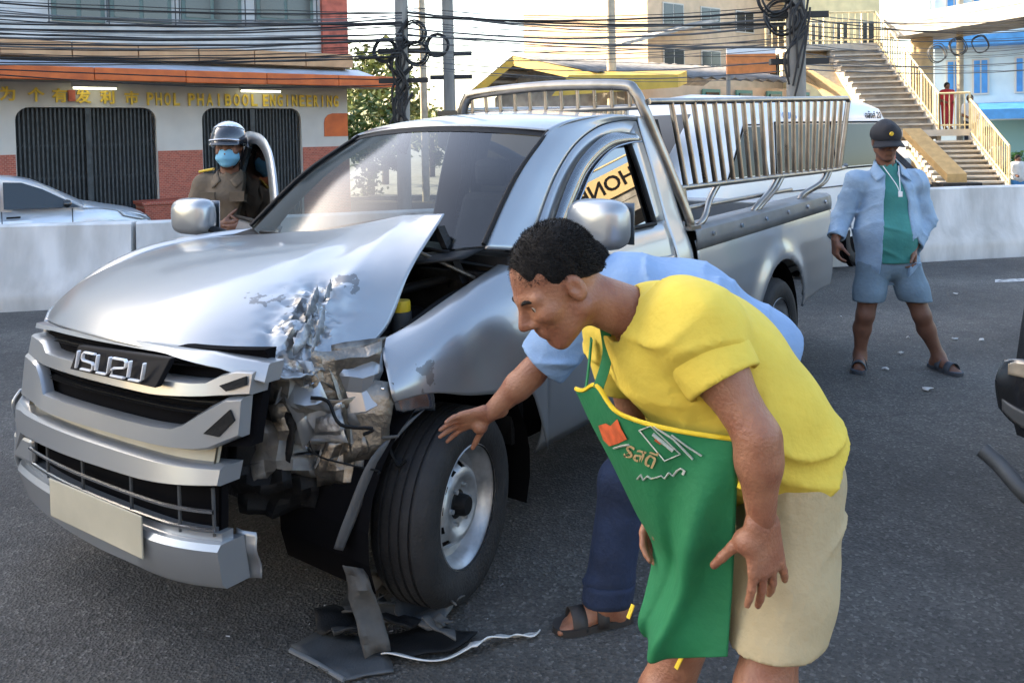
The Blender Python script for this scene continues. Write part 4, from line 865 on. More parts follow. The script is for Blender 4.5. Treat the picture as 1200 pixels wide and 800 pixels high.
# ---- front: grille bars and bumper, lofted across the nose
YC = .06
def xf(y, z):
    """front skin of the nose; the struck side is pushed back"""
    base = itp(z, [(.2, .80), (.3, .865), (.45, .885), (.62, .88), (.72, .852), (.85, .84), (.95, .815), (1.0, .79)])
    d = abs(y - YC) / .72
    return base - .05 * d ** 2.4 - (1.0 * max(0, -y - .72) ** 1.4 if y < 0 else 0) - (.07 * max(0, (y - .35) / .35) ** 2 if y > .35 else 0)
def bar(name, y0, y1, zt, zb, m, out=0, depth=.03, n=28, round_=.3, parent=TR, taper=None, solid=True):
    """a horizontal moulding: zt, zb give its top and bottom along y"""
    b = MB(); rows = []
    for i in range(n + 1):
        y = y0 + (y1 - y0) * i / n; t, u = zt(y), zb(y); h = t - u; o = out
        sec = [(u, -depth), (u, o * .4), (u + h * round_ * .5, o), (t - h * round_ * .5, o), (t, o * .4), (t, -depth)]
        rows.append([(xf(y, z) + dx, y, z) for z, dx in sec])
    b.grid(rows); b.add(rows[0], [tuple(range(6))]); b.add(rows[-1], [tuple(range(6))])
    return b.build(name, m, parent, 35)
lin = lambda *P: (lambda y: itp(y, P))
ti = lambda y: .045 * (y + .1)                      # the struck nose sits a little higher on its left side
def zb(*P): return (lambda y: itp(y, P) + ti(y))
def gbar(name, y0, y1, top, bot, m='paint', out=.012, depth=.05, round_=.15, parent=TR): return bar(name, y0, y1, zb(*top), zb(*bot), m, out, depth, 28, round_, parent)
GR = gbar('grille', -.62, .66, [(0, .975)], [(0, .70)], 'dark', -.035, .06)
gbar('grille_top_bar', -.66, .70, [(-.66, .975), (0, .985), (.5, .97), (.70, .94)], [(-.66, .955), (-.46, .964), (.3, .956), (.56, .925), (.70, .885)], out=.006)
gbar('grille_middle_bar', -.655, .67, [(-.655, .935), (-.52, .925), (-.46, .890), (.3, .886), (.52, .886), (.60, .925), (.67, .92)], [(-.655, .86), (-.5, .842), (.3, .834), (.67, .855)], out=.016)
gbar('grille_lower_bar', -.675, .655, [(-.675, .865), (-.55, .85), (-.50, .835), (-.45, .747), (.3, .747), (.44, .752), (.60, .848), (.655, .850)], [(-.675, .70), (-.4, .688), (.3, .688), (.55, .690), (.655, .735)], out=.022, depth=.018)
for k, z in enumerate((.925, .79, .82)): gbar('grille_slat', -.48, .56, [(0, z + .010)], [(0, z)], 'black_plastic', -.024, .03, parent=GR)
dark_tips = [[(.585, .915), (.66, .945), (.665, .92), (.61, .90)], [(.55, .775), (.63, .85), (.645, .82), (.60, .77)]]
for tri in dark_tips:
    MB().prism([(xf(y, z) + .021, y, z) for y, z in tri], (.006, 0, 0)).build('dark_inset', 'black_plastic', TR)
EB = MB(); ye0, ye1 = -.15, .39
EB.prism([(xf(y, z) + .03, y, z) for y, z in ((ye0 - .005, .872), (ye1 - .02, .892), (ye1 + .015, .980), (ye0 + .02, .952))], (.022, 0, 0))
EB = EB.build('emblem', 'emblem_black', TR, bevel=.003)
xs_ = [(.075, 'I'), (.185, 'S'), (.30, 'U'), (.415, '2'), (.52, 'U')]
def glyph(strokes, mtx, nm):
    """letter of straight rounded strokes, slanted like the badge"""
    b = MB()
    for st in strokes: b.tube([mtx @ Vector((x, y, 0)) for x, y in st], .0068, 6, flat=.55)
    return b.build(nm, 'white_vinyl', EB, 50)
GL = {'I': [[(.0, 0), (.0, 1)]], 'S': [[(1, 1), (.12, 1), (0, .88), (0, .62), (.12, .52), (.88, .46), (1, .36), (1, .12), (.88, 0), (0, 0)]], 'U': [[(0, 1), (0, .12), (.12, 0), (.88, 0), (1, .12), (1, 1)]],
      'Z': [[(0, 1), (.88, 1), (1, .88), (1, .64), (.88, .54), (.12, .44), (0, .34), (0, .0), (1, 0)]]}
y = ye0 + .042; wL = .076
for ch in 'ISUZU':
    wid = .012 if ch == 'I' else wL
    x0 = xf(y, .90) + .057; x1 = xf(y + wid, .905) + .057
    slope = .022 / .5
    O_ = Vector((x0, y, .883 + slope * (y - ye0)))
    mtx = frame(O_, (x1 - x0, wid, slope * wid), (0, 0, 1), (1, 0, 0))
    mtx = mtx @ Matrix(((wid, .020, 0, 0), (0, .058, 0, 0), (0, 0, 1, 0), (0, 0, 0, 1)))
    glyph(GL[ch], mtx, 'letter'); y += wid + .024
up = lambda y: .075 * (y + .6) / 1.2
gbar('lower_grille_recess', -.66, .56, [(0, .70)], [(0, .63)], 'plate_cream', -.03, .02)
BU = bar('bumper', -.86, .61, zb((-.86, .685), (-.6, .660), (.66, .648)), zb((-.86, .43), (-.72, .46), (-.64, .562), (.3, .578), (.665, .60)), 'paint', .018, .06, 40, .2)
bar('bumper_lip', -.86, .615, zb((-.86, .43), (.68, .425)), zb((-.86, .275), (0, .275), (.68, .290)), 'paint', .022, .07, 40, .25)
bar('bumper_ledge', -.80, .60, zb((0, .452)), zb((0, .424)), 'paint', -.012, .05, 40)
bar('bumper_intake', -.66, .58, zb((0, .60)), zb((0, .43)), 'dark', -.055, .03)
MB().tube([(xf(y, .5) - .005, y, .515 + ti(y)) for y in [-.66 + 1.24 * i / 20 for i in range(21)]], .0065, 6).build('intake_bar', 'chrome_dull', TR, 50)
MB().tube([(xf(y, .5) - .01, y, .458 + ti(y)) for y in [-.6 + 1.18 * i / 20 for i in range(21)]], .006, 6).build('intake_bar', 'chrome_dull', TR, 50)
for y in (-.42, -.12, .2, .45, .575): MB().tube([(xf(y, .5) - .012, y, .44 + ti(y)), (xf(y, .5) - .012, y, .585 + ti(y))], .006, 6).build('intake_post', 'grey_plastic', TR, 50)
for y in (-.60,): MB().box((xf(y, .5) - .03, y - .14, .43), (xf(y, .5) + .0, y + .02, .53)).build('fog_lamp_surround', 'paint', TR, bevel=.02)
crumple('bumper_torn_end', [(.745, .575, .47), (.715, .635, .46), (.715, .645, .32), (.735, .585, .31)], 'paint', 33, .02)
MB().loft([[(.765, -.855, .655), (.795, -.862, .60), (.775, -.862, .50)], [(.68, -.895, .66), (.70, -.905, .60), (.68, -.90, .50)], [(.47, -.905, .68), (.47, -.915, .60), (.46, -.905, .50)]], 5, 6).build('bumper_side', 'paint', TR, 60, solid=.01)
MB().loft([[(.775, -.862, .50), (.79, -.866, .38), (.74, -.862, .25)], [(.67, -.90, .50), (.68, -.905, .38), (.66, -.895, .26)], [(.47, -.90, .50), (.46, -.90, .40), (.46, -.885, .30)]], 5, 6).build('bumper_side', 'paint', TR, 60, solid=.01)
NP = MB(); yp = 0.0
pc = [(-.275, .345), (.33, .366), (.33, .500), (-.275, .478)]
NP.prism([(xf(0, .42) + .035 - .03 * abs(y), y, z) for y, z in pc], (.006, 0, 0)); NP = NP.build('number_plate', 'plate_cream', TR, bevel=.004); NP['label'] = 'cream number plate without legible characters'
HL = MB().loft([[(.735, -.665, .955), (.745, -.665, .90), (.745, -.67, .845)], [(.68, -.75, .98), (.70, -.77, .91), (.70, -.77, .83)], [(.55, -.84, 1.0), (.575, -.865, .92), (.58, -.86, .82)], [(.44, -.865, 1.02), (.45, -.885, .95), (.45, -.885, .86)]], 5, 5)
HL.build('headlamp', 'lens', TR, 60, solid=.02)
MB().box((.50, -.80, .84), (.66, -.66, .97)).build('headlamp_reflector', 'chrome_dull', TR, bevel=.02)
MB().loft([[(.73, -.66, .845), (.74, -.66, .74), (.76, -.66, .66)], [(.70, -.78, .84), (.74, -.80, .74), (.78, -.80, .66)], [(.58, -.865, .83), (.60, -.88, .74), (.62, -.895, .66)]], 5, 5).build('bumper_corner', 'paint', TR, 60, solid=.006)

# ---- cab
def curve_y(x_c, x_s, z_c, z_s, w_, n=8): return [(x_c + (x_s - x_c) * (abs(t) ** 2.2), w_ * t, z_c + (z_s - z_c) * abs(t) ** 2) for t in (-1 + 2 * i / n for i in range(n + 1))]
wb, wt_ = curve_y(-.10, -.27, 1.165, 1.215, .735), curve_y(-.80, -.885, 1.685, 1.645, .62)
wm = [tuple((Vector(a) + Vector(b)) / 2 + Vector((.02, 0, .028))) for a, b in zip(wb, wt_)]
MB().loft([wb, wm, wt_], 3, 6).build('windscreen', 'windscreen', TR, 180)
def ringstrip(A, B, wd, m, nm, off=.003):
    return MB().loft([A, B], 3, 1).build(nm, m, TR, 60, solid=.004)
ins = lambda P, k: [tuple(Vector(p) + Vector(k)) for p in P]
MB().loft([ins(wt_, (.0, 0, .003)), [tuple(Vector(p).lerp(Vector(q_), .05) + Vector((.004, 0, .005))) for p, q_ in zip(wt_, wb)]], 3, 1).build('windscreen_seal', 'black_plastic', TR, 60)
for s in (1, -1):
    k = 8 if s > 0 else 0
    e = catmull([wb[k], wm[k], wt_[k]], 6)
    e = [p + Vector((.004, s * .002, .006)) for p in e]
    MB().tube(e, .010, 6).build('windscreen_seal', 'black_plastic', TR, 60)
MB().loft([ins(wb, (.13, 0, -.03)), ins(wb, (.03, 0, -.012)), ins(wb, (-.02, 0, -.006))], 3, 3).build('cowl', 'black_plastic', TR, 60, solid=.01)
for y0_ in (.62, .05): MB().tube(catmull([(-.13 - .1 * (y0_ / .735) ** 2, y0_, 1.19), (-.17, y0_ - .2, 1.205), (-.15, y0_ - .55, 1.215)], 5), .008, 6).build('wiper', 'black_plastic', TR, 60)
hdr = curve_y(-.80, -.885, 1.692, 1.655, .635); r1 = curve_y(-1.0, -1.05, 1.738, 1.70, .645); r2 = curve_y(-1.35, -1.35, 1.765, 1.728, .65); r3 = curve_y(-1.65, -1.65, 1.757, 1.725, .648); r4 = curve_y(-1.80, -1.80, 1.735, 1.70, .64); r5 = curve_y(-1.855, -1.85, 1.69, 1.66, .63)
MB().loft([hdr, r1, r2, r3, r4, r5], 4, 5).build('roof', 'paint', TR, 60, solid=.006)
seam = [(-.46, .815, 1.17), (-.565, .785, 1.290), (-.768, .735, 1.463), (-.998, .69, 1.592), (-1.257, .66, 1.674), (-1.50, .65, 1.703), (-1.64, .648, 1.700)]
inner = [(-.64, .806, 1.185), (-.66, .795, 1.235), (-.86, .745, 1.415), (-1.06, .702, 1.535), (-1.27, .677, 1.605), (-1.42, .672, 1.622), (-1.49, .676, 1.600)]
apil = [(-.270, .740, 1.205), (-.405, .712, 1.335), (-.595, .676, 1.488), (-.79, .640, 1.605), (-.93, .634, 1.672), (-1.35, .650, 1.727), (-1.66, .650, 1.724)]
for s in (1, -1):
    f_ = lambda P, k=(0, 0, 0): [(x + k[0], s * (y + k[1]), z + k[2]) for x, y, z in P]
    MB().loft([f_(apil), f_([tuple((Vector(a) + Vector(b)) / 2 + Vector((.0, .008, .004))) for a, b in zip(apil, seam)]), f_(seam)], 5, 4).build('pillar', 'paint', TR, 60, solid=.006)
    MB().loft([f_([(-1.67, .645, 1.722), (-1.665, .655, 1.68), (-1.66, .728, 1.45), (-1.66, .80, 1.19), (-1.66, .866, 1.0), (-1.66, .876, .8), (-1.66, .86, .5), (-1.66, .82, .37)]),
               f_([(-1.77, .64, 1.715), (-1.775, .65, 1.68), (-1.80, .728, 1.45), (-1.82, .80, 1.19), (-1.82, .866, 1.0), (-1.82, .876, .8), (-1.82, .86, .5), (-1.82, .82, .37)]),
               f_([(-1.84, .61, 1.695), (-1.845, .625, 1.66), (-1.872, .70, 1.45), (-1.885, .775, 1.19), (-1.885, .845, 1.0), (-1.885, .855, .8), (-1.885, .84, .5), (-1.885, .80, .37)])], 4, 4).build('cab_corner', 'paint', TR, 60, solid=.006)
MB().box((-1.89, -.80, .40), (-1.87, .80, 1.16)).build('cab_rear_wall', 'paint', TR)
fr = MB()
for a, b_ in (((-.76, 1.16), (-.62, 1.70)), ((.76, 1.16), (.62, 1.70)), ((-.62, 1.685), (.62, 1.685)), ((-.74, 1.2), (.74, 1.2))):
    fr.tube([(-1.87, a[0], a[1]), (-1.868, b_[0], b_[1])], .035, 6)
fr.build('rear_window_frame', 'black_plastic', TR)
MB().prism([(-1.872, y, z) for y, z in ((-.70, 1.20), (.70, 1.20), (.60, 1.68), (-.60, 1.68))], (-.004, 0, 0)).build('rear_window', 'tint_glass', TR)
# interior
MB().box((-1.86, -.78, .42), (-.38, .78, .47)).build('cab_floor', 'dark', TR)
MB().loft([[(-.34, -.72, 1.12), (-.30, 0, 1.15), (-.34, .72, 1.12)], [(-.60, -.70, 1.13), (-.62, 0, 1.16), (-.60, .70, 1.13)], [(-.72, -.70, 1.02), (-.75, 0, 1.04), (-.72, .70, 1.02)], [(-.70, -.70, .7), (-.74, 0, .7), (-.70, .70, .7)]], 4, 3).build('dashboard', 'grey_plastic', TR, 60)
for s in (-.36, .36):
    MB().box((-1.55, s - .24, .62), (-1.0, s + .24, .78)).build('seat', 'seat_fabric', TR, bevel=.05)
    MB().hexa([(-1.62, s - .23, .74), (-1.46, s - .23, .74), (-1.46, s + .23, .74), (-1.62, s + .23, .74)], [(-1.74, s - .19, 1.30), (-1.64, s - .19, 1.30), (-1.64, s + .19, 1.30), (-1.74, s + .19, 1.30)]).build('seat_back', 'seat_fabric', TR, bevel=.04)
    MB().box((-1.76, s - .12, 1.34), (-1.66, s + .12, 1.50)).build('head_rest', 'seat_fabric', TR, bevel=.04)
st_c = Vector((-.92, -.36, 1.06)); ax = Vector((.9, 0, .55)).normalized(); u_ = Vector((0, 1, 0)); v_ = ax.cross(u_)
MB().tube([st_c + (u_ * math.cos(a) + v_ * math.sin(a)) * .185 for a in (2 * math.pi * i / 28 for i in range(29))], .014, 6).build('steering_wheel', 'black_plastic', TR, 60)
MB().tube([st_c, (-.6, -.36, .86)], .03, 8).build('steering_column', 'black_plastic', TR)

# ---- doors
def door(parent, s, handle=True):
    f_ = lambda P, k=(0, 0, 0): [(x + k[0], s * (y + k[1]), z + k[2]) for x, y, z in P]
    xz = lambda x: 1.185
    rows = []
    for i in range(25):
        t = i / 24; row = []
        for j in range(19):
            z = .365 + (1.19 - .365) * j / 18; x0 = -.465 + (-.0 if z > .6 else 0); x = x0 + (-1.652 - x0) * t
            y = ys(z) + .010 * math.exp(-((z - .98) / .02) ** 2); row.append((x, s * y, z))
        rows.append(row)
    p = MB().grid(rows).build('door', 'paint', parent, 60, solid=.006)
    MB().loft([f_(seam[:1] + seam[1:], (-.006, .002, -.004)), f_(inner)], 5, 2).build('window_frame', 'paint', p, 60, solid=.012)
    MB().loft([f_([(-1.645, .65, 1.695), (-1.65, .728, 1.45), (-1.652, .80, 1.19)]), f_([(-1.50, .68, 1.605), (-1.515, .738, 1.42), (-1.53, .806, 1.19)])], 5, 2).build('window_frame', 'paint', p, 60, solid=.012)
    MB().tube(catmull(f_([(-1.497, .682, 1.60), (-1.51, .742, 1.42), (-1.525, .808, 1.19)]), 5), .014, 6).build('window_seal', 'black_plastic', p, 60)
    MB().tube(f_([(-.60, .812, 1.183), (-1.0, .814, 1.183), (-1.53, .812, 1.183)]), .011, 6).build('window_seal', 'black_plastic', p, 60)
    pane_y = lambda z: .797 - .285 * (z - 1.18)                     # one flat pane leaning in with the cab side
    oc = catmull(inner, 5) + [Vector((-1.53, 0, 1.175)), Vector((-.62, 0, 1.175))]
    MB().prism([(p.x, s * (pane_y(p.z) - .004), p.z) for p in oc], (0, -s * .004, 0)).build('window_glass', 'side_glass', p)
    if handle: MB().box((-1.56, s * .885 - .012, .99), (-1.38, s * .885 + .02, 1.03)).build('door_handle', 'paint', p, bevel=.01)
    return p
ld = door(TR, 1)
vis = [(-.60, .825, 1.245), (-.80, .778, 1.43), (-1.0, .735, 1.545), (-1.24, .705, 1.628), (-1.42, .70, 1.642), (-1.55, .705, 1.632)]
vis2 = [(-.655, .842, 1.205), (-.86, .80, 1.355), (-1.04, .755, 1.468), (-1.25, .728, 1.555), (-1.42, .722, 1.585), (-1.57, .722, 1.592)]
glass('visor_smoke', (.5, .55, .58), .55, .08, refl=.14)
MB().loft([vis, vis2], 5, 2).build('rain_visor', 'visor_smoke', ld, 60, solid=.003)
MB().tube(catmull(vis2, 5), .004, 5).build('visor_edge', 'chrome_dull', ld, 60)
rd = door(TR, -1); [c for c in rd.children if c.name.startswith('window_glass')][0].data.materials[0] = M['door_glass']; rd['label'] = 'right door standing wide open'
hg = Vector((-.47, -.86, 0)); rd.matrix_basis = Matrix.Translation(hg) @ Matrix.Rotation(R(70), 4, 'Z') @ Matrix.Translation(-hg)
MB().grid([[(-.5 - 1.1 * i / 6, -.80, .42 + .7 * j / 4) for j in range(5)] for i in range(7)]).build('door_card', 'grey_plastic', rd, solid=.02)
def mirror(s, c, rot, k_=1.0):
    c = Vector(c); b = MB(); rows = []
    for i in range(13):                                        # rounded shell
        a = -math.pi / 2 + math.pi * i / 12; row = []
        for j in range(24):
            t = 2 * math.pi * j / 24; cu = lambda v: math.copysign(abs(v) ** .55, v)
            row.append(Vector((.065 * math.sin(a) + .03, .125 * cu(math.cos(t)) * abs(math.cos(a)) ** .35, .092 * cu(math.sin(t)) * abs(math.cos(a)) ** .35)))
        row.append(row[0]); rows.append(row)
    m3 = Matrix.Rotation(rot, 3, 'Z') @ Matrix.Diagonal((k_, k_, k_))
    b.grid([[c + m3 @ p for p in r] for r in rows]); o = b.build('wing_mirror', 'paint', TR, 60)
    MB().prism([c + m3 @ Vector((-.037, y, z)) for y, z in ((-.105, -.075), (.105, -.075), (.11, .075), (-.11, .075))], m3 @ Vector((-.004, 0, 0))).build('mirror_glass', 'chrome_dull', o)
    MB().tube([c + Vector((0, -s * .1, -.06)), (c.x - .06, s * .80, c.z - .10)], .03, 8, flat=.6).build('mirror_arm', 'black_plastic', o, 60)
    return o
mirror(1, (-.705, 1.01, 1.272), R(-8), 1.12); mirror(-1, (-.17, -1.03, 1.268), R(8))
MB().prism([(-.48, .815, 1.18), (-.64, .81, 1.185), (-.66, .80, 1.24)], (0, .01, 0)).build('mirror_sail', 'black_plastic', TR)

# ---- load bed
ztop = lambda x: 1.06 + .012 * (-1.9 - x)
for s in (1, -1):
    panel('bed_side', (-1.905, -4.25), lambda x: .40 + .06 * max(0, min(1, (-3.3 - x) / .7)), ztop, s, arch=(-3.12, .37, .435), flare=.03, nx=74, nz=26)
    ins_ = MB(); ins_.box((-4.22, s * .66 - .01, .62), (-1.92, s * .66 + .01, 1.06)).build('bed_inner_wall', 'grey_plastic', TR)
    cap = MB(); rows = []
    for i in range(31):
        x = -1.90 - 2.36 * i / 30; zt_ = ztop(x); rows.append([(x, s * y, zt_ + z) for y, z in ((.862, -.055), (.866, .0), (.858, .05), (.83, .068), (.70, .066), (.655, .055), (.655, -.02))])
    cap.grid(rows).build('bed_rail_cap', mat('cap_plastic', (.15, .155, .16), .45, .2, var=.12, scale=8), TR, 35, solid=.006)
    for i in range(6):
        x = -2.1 - .4 * i;
        MB().tube([(x, s * .862, ztop(x) + .015), (x, s * .876, ztop(x) + .015)], .013, 8).build('cap_bolt', 'chrome_dull', TR)
MB().box((-4.25, -.70, .60), (-1.92, .70, .64)).build('bed_floor', 'grey_plastic', TR)
MB().box((-1.94, -.70, .60), (-1.91, .70, 1.06)).build('bed_front_wall', 'paint', TR)
MB().loft([[(-4.26, -.80, .55), (-4.28, 0, .55), (-4.26, .80, .55)], [(-4.275, -.82, .8), (-4.30, 0, .8), (-4.275, .82, .8)], [(-4.26, -.80, 1.09), (-4.28, 0, 1.09), (-4.26, .80, 1.09)]], 6, 6).build('tailgate', 'paint', TR, 60, solid=.03)
MB().box((-4.42, -.80, .46), (-4.30, .80, .60)).build('rear_bumper', 'chrome_dull', TR, bevel=.03)
for s in (1, -1): MB().box((-4.27, s * .835 - .025, .70), (-4.245, s * .835 + .025, 1.02)).build('tail_lamp', 'red_lens', TR, bevel=.01)
# ---- tube rack over the bed
hoop = [(-1.93, .80, 1.12), (-1.915, .795, 1.20), (-1.80, .675, 1.62), (-1.755, .63, 1.77), (-1.745, .585, 1.86), (-1.745, .50, 1.895), (-1.745, 0, 1.915)]
hoop = hoop + [(x, -y, z) for x, y, z in reversed(hoop[:-1])]
RK = MB().tube(catmull(hoop, 5), .030, 12).build('rack_hoop', 'steel_tube', TR, 60)
for s in (1, -1):
    MB().box((-1.98, s * .80 - .05, 1.115), (-1.86, s * .80 + .05, 1.135)).build('rack_foot', 'steel_tube', TR)
    MB().tube([(-1.93, s * .78, 1.13), (-1.905, s * .765, 1.335)], .032, 10).build('rack_post', 'steel_tube', TR, 60)
MB().tube([(-1.77, -.63, 1.775), (-1.77, .63, 1.775)], .016, 8).build('rack_crossbar', 'steel_tube', TR, 60)
for i in range(11):
    y = -.55 + 1.10 * i / 10; MB().tube([(-1.76, y, 1.775), (-1.752, y, 1.90)], .011, 6).build('rack_bar', 'steel_tube', TR, 60)
FT = [(-1.76, .66, 1.80), (-4.36, .955, 1.865)]; FB = [(-1.905, .765, 1.335), (-4.30, .905, 1.335)]
proto = None
for s in (1, -1):
    t0, t1, b0, b1 = [Vector((p[0], s * p[1], p[2])) for p in FT + FB]
    top = MB().tube([t0, t1, t1 + Vector((-.035, 0, -.03))], .019, 8).build('rack_top_rail', 'steel_tube', TR, 60)
    MB().tube(catmull([b0, b0.lerp(b1, .5), b1, b1 + Vector((-.12, .02 * s, .03))], 4), .017, 8).build('rack_lower_rail', 'steel_tube', TR, 60)
    n = 21
    for i in range(n):
        t = (i + .6) / n; b_ = b0.lerp(b1, t); a = t0.lerp(t1, max(0, (b_.x - t0.x) / (t1.x - t0.x))); a.x = b_.x
        MB().tube([a, b_], .017, 6, flat=.55).build('rack_bar', 'steel_tube', TR, 60)
    MB().tube([t1 + Vector((-.03, 0, -.01)), b1 + Vector((-.02, 0, 0))], .02, 8).build('rack_end_post', 'steel_tube', TR, 60)
    c0, c1 = Vector((-1.95, s * .74, 1.215)), Vector((-3.55, s * .80, 1.225))
    MB().tube([c0, c1], .015, 8).build('rack_lower_rail', 'steel_tube', TR, 60)
    for x, dx in ((-2.05, -.30), (-2.85, -.34), (-2.92, -.34), (-3.72, -.34), (-3.79, -.34)):
        t = (x + dx + 1.905) / (-2.395); q_ = b0.lerp(b1, t)
        MB().tube(catmull([(x, s * .80, ztop(x) + .06), (x - .05, s * .815, ztop(x) + .10), (x + dx * .75, s * (abs(q_.y) - .02), 1.25), q_], 6), .018, 8).build('rack_support', 'steel_tube', TR, 60)
# ================================================================== people
mat('skin_warm', (.33, .155, .088), .46, col2=(.235, .092, .052), scale=16, bump=.22, bscale=140, spec=.45, detail=10)
mat('skin_deep', (.20, .095, .06), .5, col2=(.15, .07, .045), scale=9, bump=.08, bscale=120, spec=.4)
mat('hair', (.006, .005, .005), .6, bump=.5, bscale=420, spec=.25)
mat('cap_black', (.012, .013, .018), .8, bump=.2, bscale=200)
mat('shirt_yellow', (.66, .50, .065), .85, var=.06, scale=6, bump=.22, bscale=35)
mat('apron_green', (.010, .155, .055), .75, var=.10, scale=5, bump=.15, bscale=45)
mat('piping_yellow', (.70, .50, .02), .7)
mat('khaki', (.42, .34, .20), .9, var=.07, scale=8, bump=.25, bscale=40)
mat('shirt_blue', (.20, .31, .49), .85, var=.07, scale=6, bump=.25, bscale=32)
mat('jeans_dark', (.016, .028, .065), .9, var=.25, scale=10, bump=.25, bscale=60)
mat('jeans_cuff', (.12, .16, .24), .9)
mat('denim_pale', (.30, .42, .56), .9, col2=(.23, .34, .48), scale=7, bump=.3, bscale=36)
mat('shirt_teal', (.045, .22, .20), .85, var=.1, scale=6, bump=.25, bscale=30)
mat('shorts_grey', (.17, .24, .30), .9, var=.1, scale=7, bump=.25, bscale=40)
mat('sandal', (.03, .026, .024), .6)
mat('uniform_brown', (.13, .098, .066), .85, var=.12, scale=7, bump=.25, bscale=36)
mat('mask_blue', (.20, .48, .68), .8, bump=.15, bscale=40)
mat('helmet_black', (.012, .014, .02), .15, coat=1)
mat('helmet_white', (.55, .6, .68), .2, coat=1)
mat('eye_white', (.55, .52, .48), .2); mat('iris', (.015, .010, .008), .15)
mat('nail', (.45, .27, .20), .35)
A3 = lambda v: np.array(tuple(v), float)
def basis(fwd, up=(0, 0, 1)):
    f_ = Vector(fwd).normalized(); l_ = Vector(up).cross(f_).normalized(); u_ = f_.cross(l_); return Matrix((f_, l_, u_)).transposed()      # columns: forward, left, up
def head_parts(c, B, s=1.0, res=.0045, neck=None):
    """skull, face, ears as one surface (neck runs to a point)"""
    c = Vector(c); P = lambda x, y, z: c + B @ Vector((x * s, y * s, z * s)); F = Field(c - Vector((.19, .19, .22)) * s, c + Vector((.19, .19, .2)) * s, res)
    E = lambda p, r, k=.02, op='add': F.ell(P(*p), [q * s for q in r], k * s, np.array(B), op)
    E((-.012, 0, .035), (.098, .077, .088)); E((.028, 0, -.028), (.066, .061, .085), .03)
    for y in (-1, 1):
        F.cone(P(-.005, y * .050, -.055), P(.062, y * .014, -.098), .026 * s, .022 * s, .02 * s)
        F.cone(P(.082, y * .012, .022), P(.066, y * .050, .020), .013 * s, .012 * s, .014 * s)          # brow
        E((.060, y * .046, -.018), (.026, .022, .020), .02)                                                 # cheek bone
        E((-.012, y * .079, -.006), (.021, .010, .032), .006); E((-.006, y * .089, -.002), (.011, .007, .019), .004, 'sub'); E((-.002, y * .080, -.012), (.006, .007, .010), .004)
        F.ell(P(.098, y * .032, .000), [.017 * s, .019 * s, .013 * s], .012 * s, np.array(B), 'sub')
        F.cone(P(.098, y * .012, -.032), P(.094, y * .014, -.034), .009 * s, .009 * s, .008 * s)          # nostril wing
    F.cone(P(.090, 0, .008), P(.112, 0, -.026), .009 * s, .0125 * s, .012 * s)
    F.cone(P(.086, -.018, -.058), P(.086, .018, -.058), .0085 * s, .0085 * s, .010 * s); F.cone(P(.083, -.014, -.070), P(.083, .014, -.070), .0095 * s, .0095 * s, .010 * s)
    F.cone(P(.096, -.02, -.064), P(.096, .02, -.064), .003 * s, .003 * s, .003 * s, 'sub')
    if neck is not None: F.cone(P(-.035, 0, -.05), neck, .054 * s, .062 * s, .03 * s)
    return F.mesh()
def eyes(parent, c, B, s=1.0):
    c = Vector(c); P = lambda x, y, z: c + B @ Vector((x * s, y * s, z * s))
    for y in (-1, 1):
        b = MB(); b.lathe([(.0001, -.012 * s)] + [(.012 * s * math.sin(t), -.012 * s * math.cos(t)) for t in (.5, 1, 1.57, 2.1, 2.6)] + [(.0001, .012 * s)], 14, 'x'); o = b.build('eye', 'eye_white', parent, 180)
        o.matrix_basis = Matrix.Translation(P(.071, y * .032, .0)) @ B.to_4x4()
        i = MB().lathe([(.0001, .0125 * s), (.0055 * s, .0112 * s)], 12, 'x').build('iris', 'iris', o)
        pts = catmull([P(.092, y * .014, .018), P(.088, y * .034, .026), P(.072, y * .053, .018)], 3); MB().tube(pts, [.002 + .0028 * math.sin(math.pi * (k + .5) / len(pts)) for k in range(len(pts))], 6).build('eyebrow', 'hair', parent, 60)
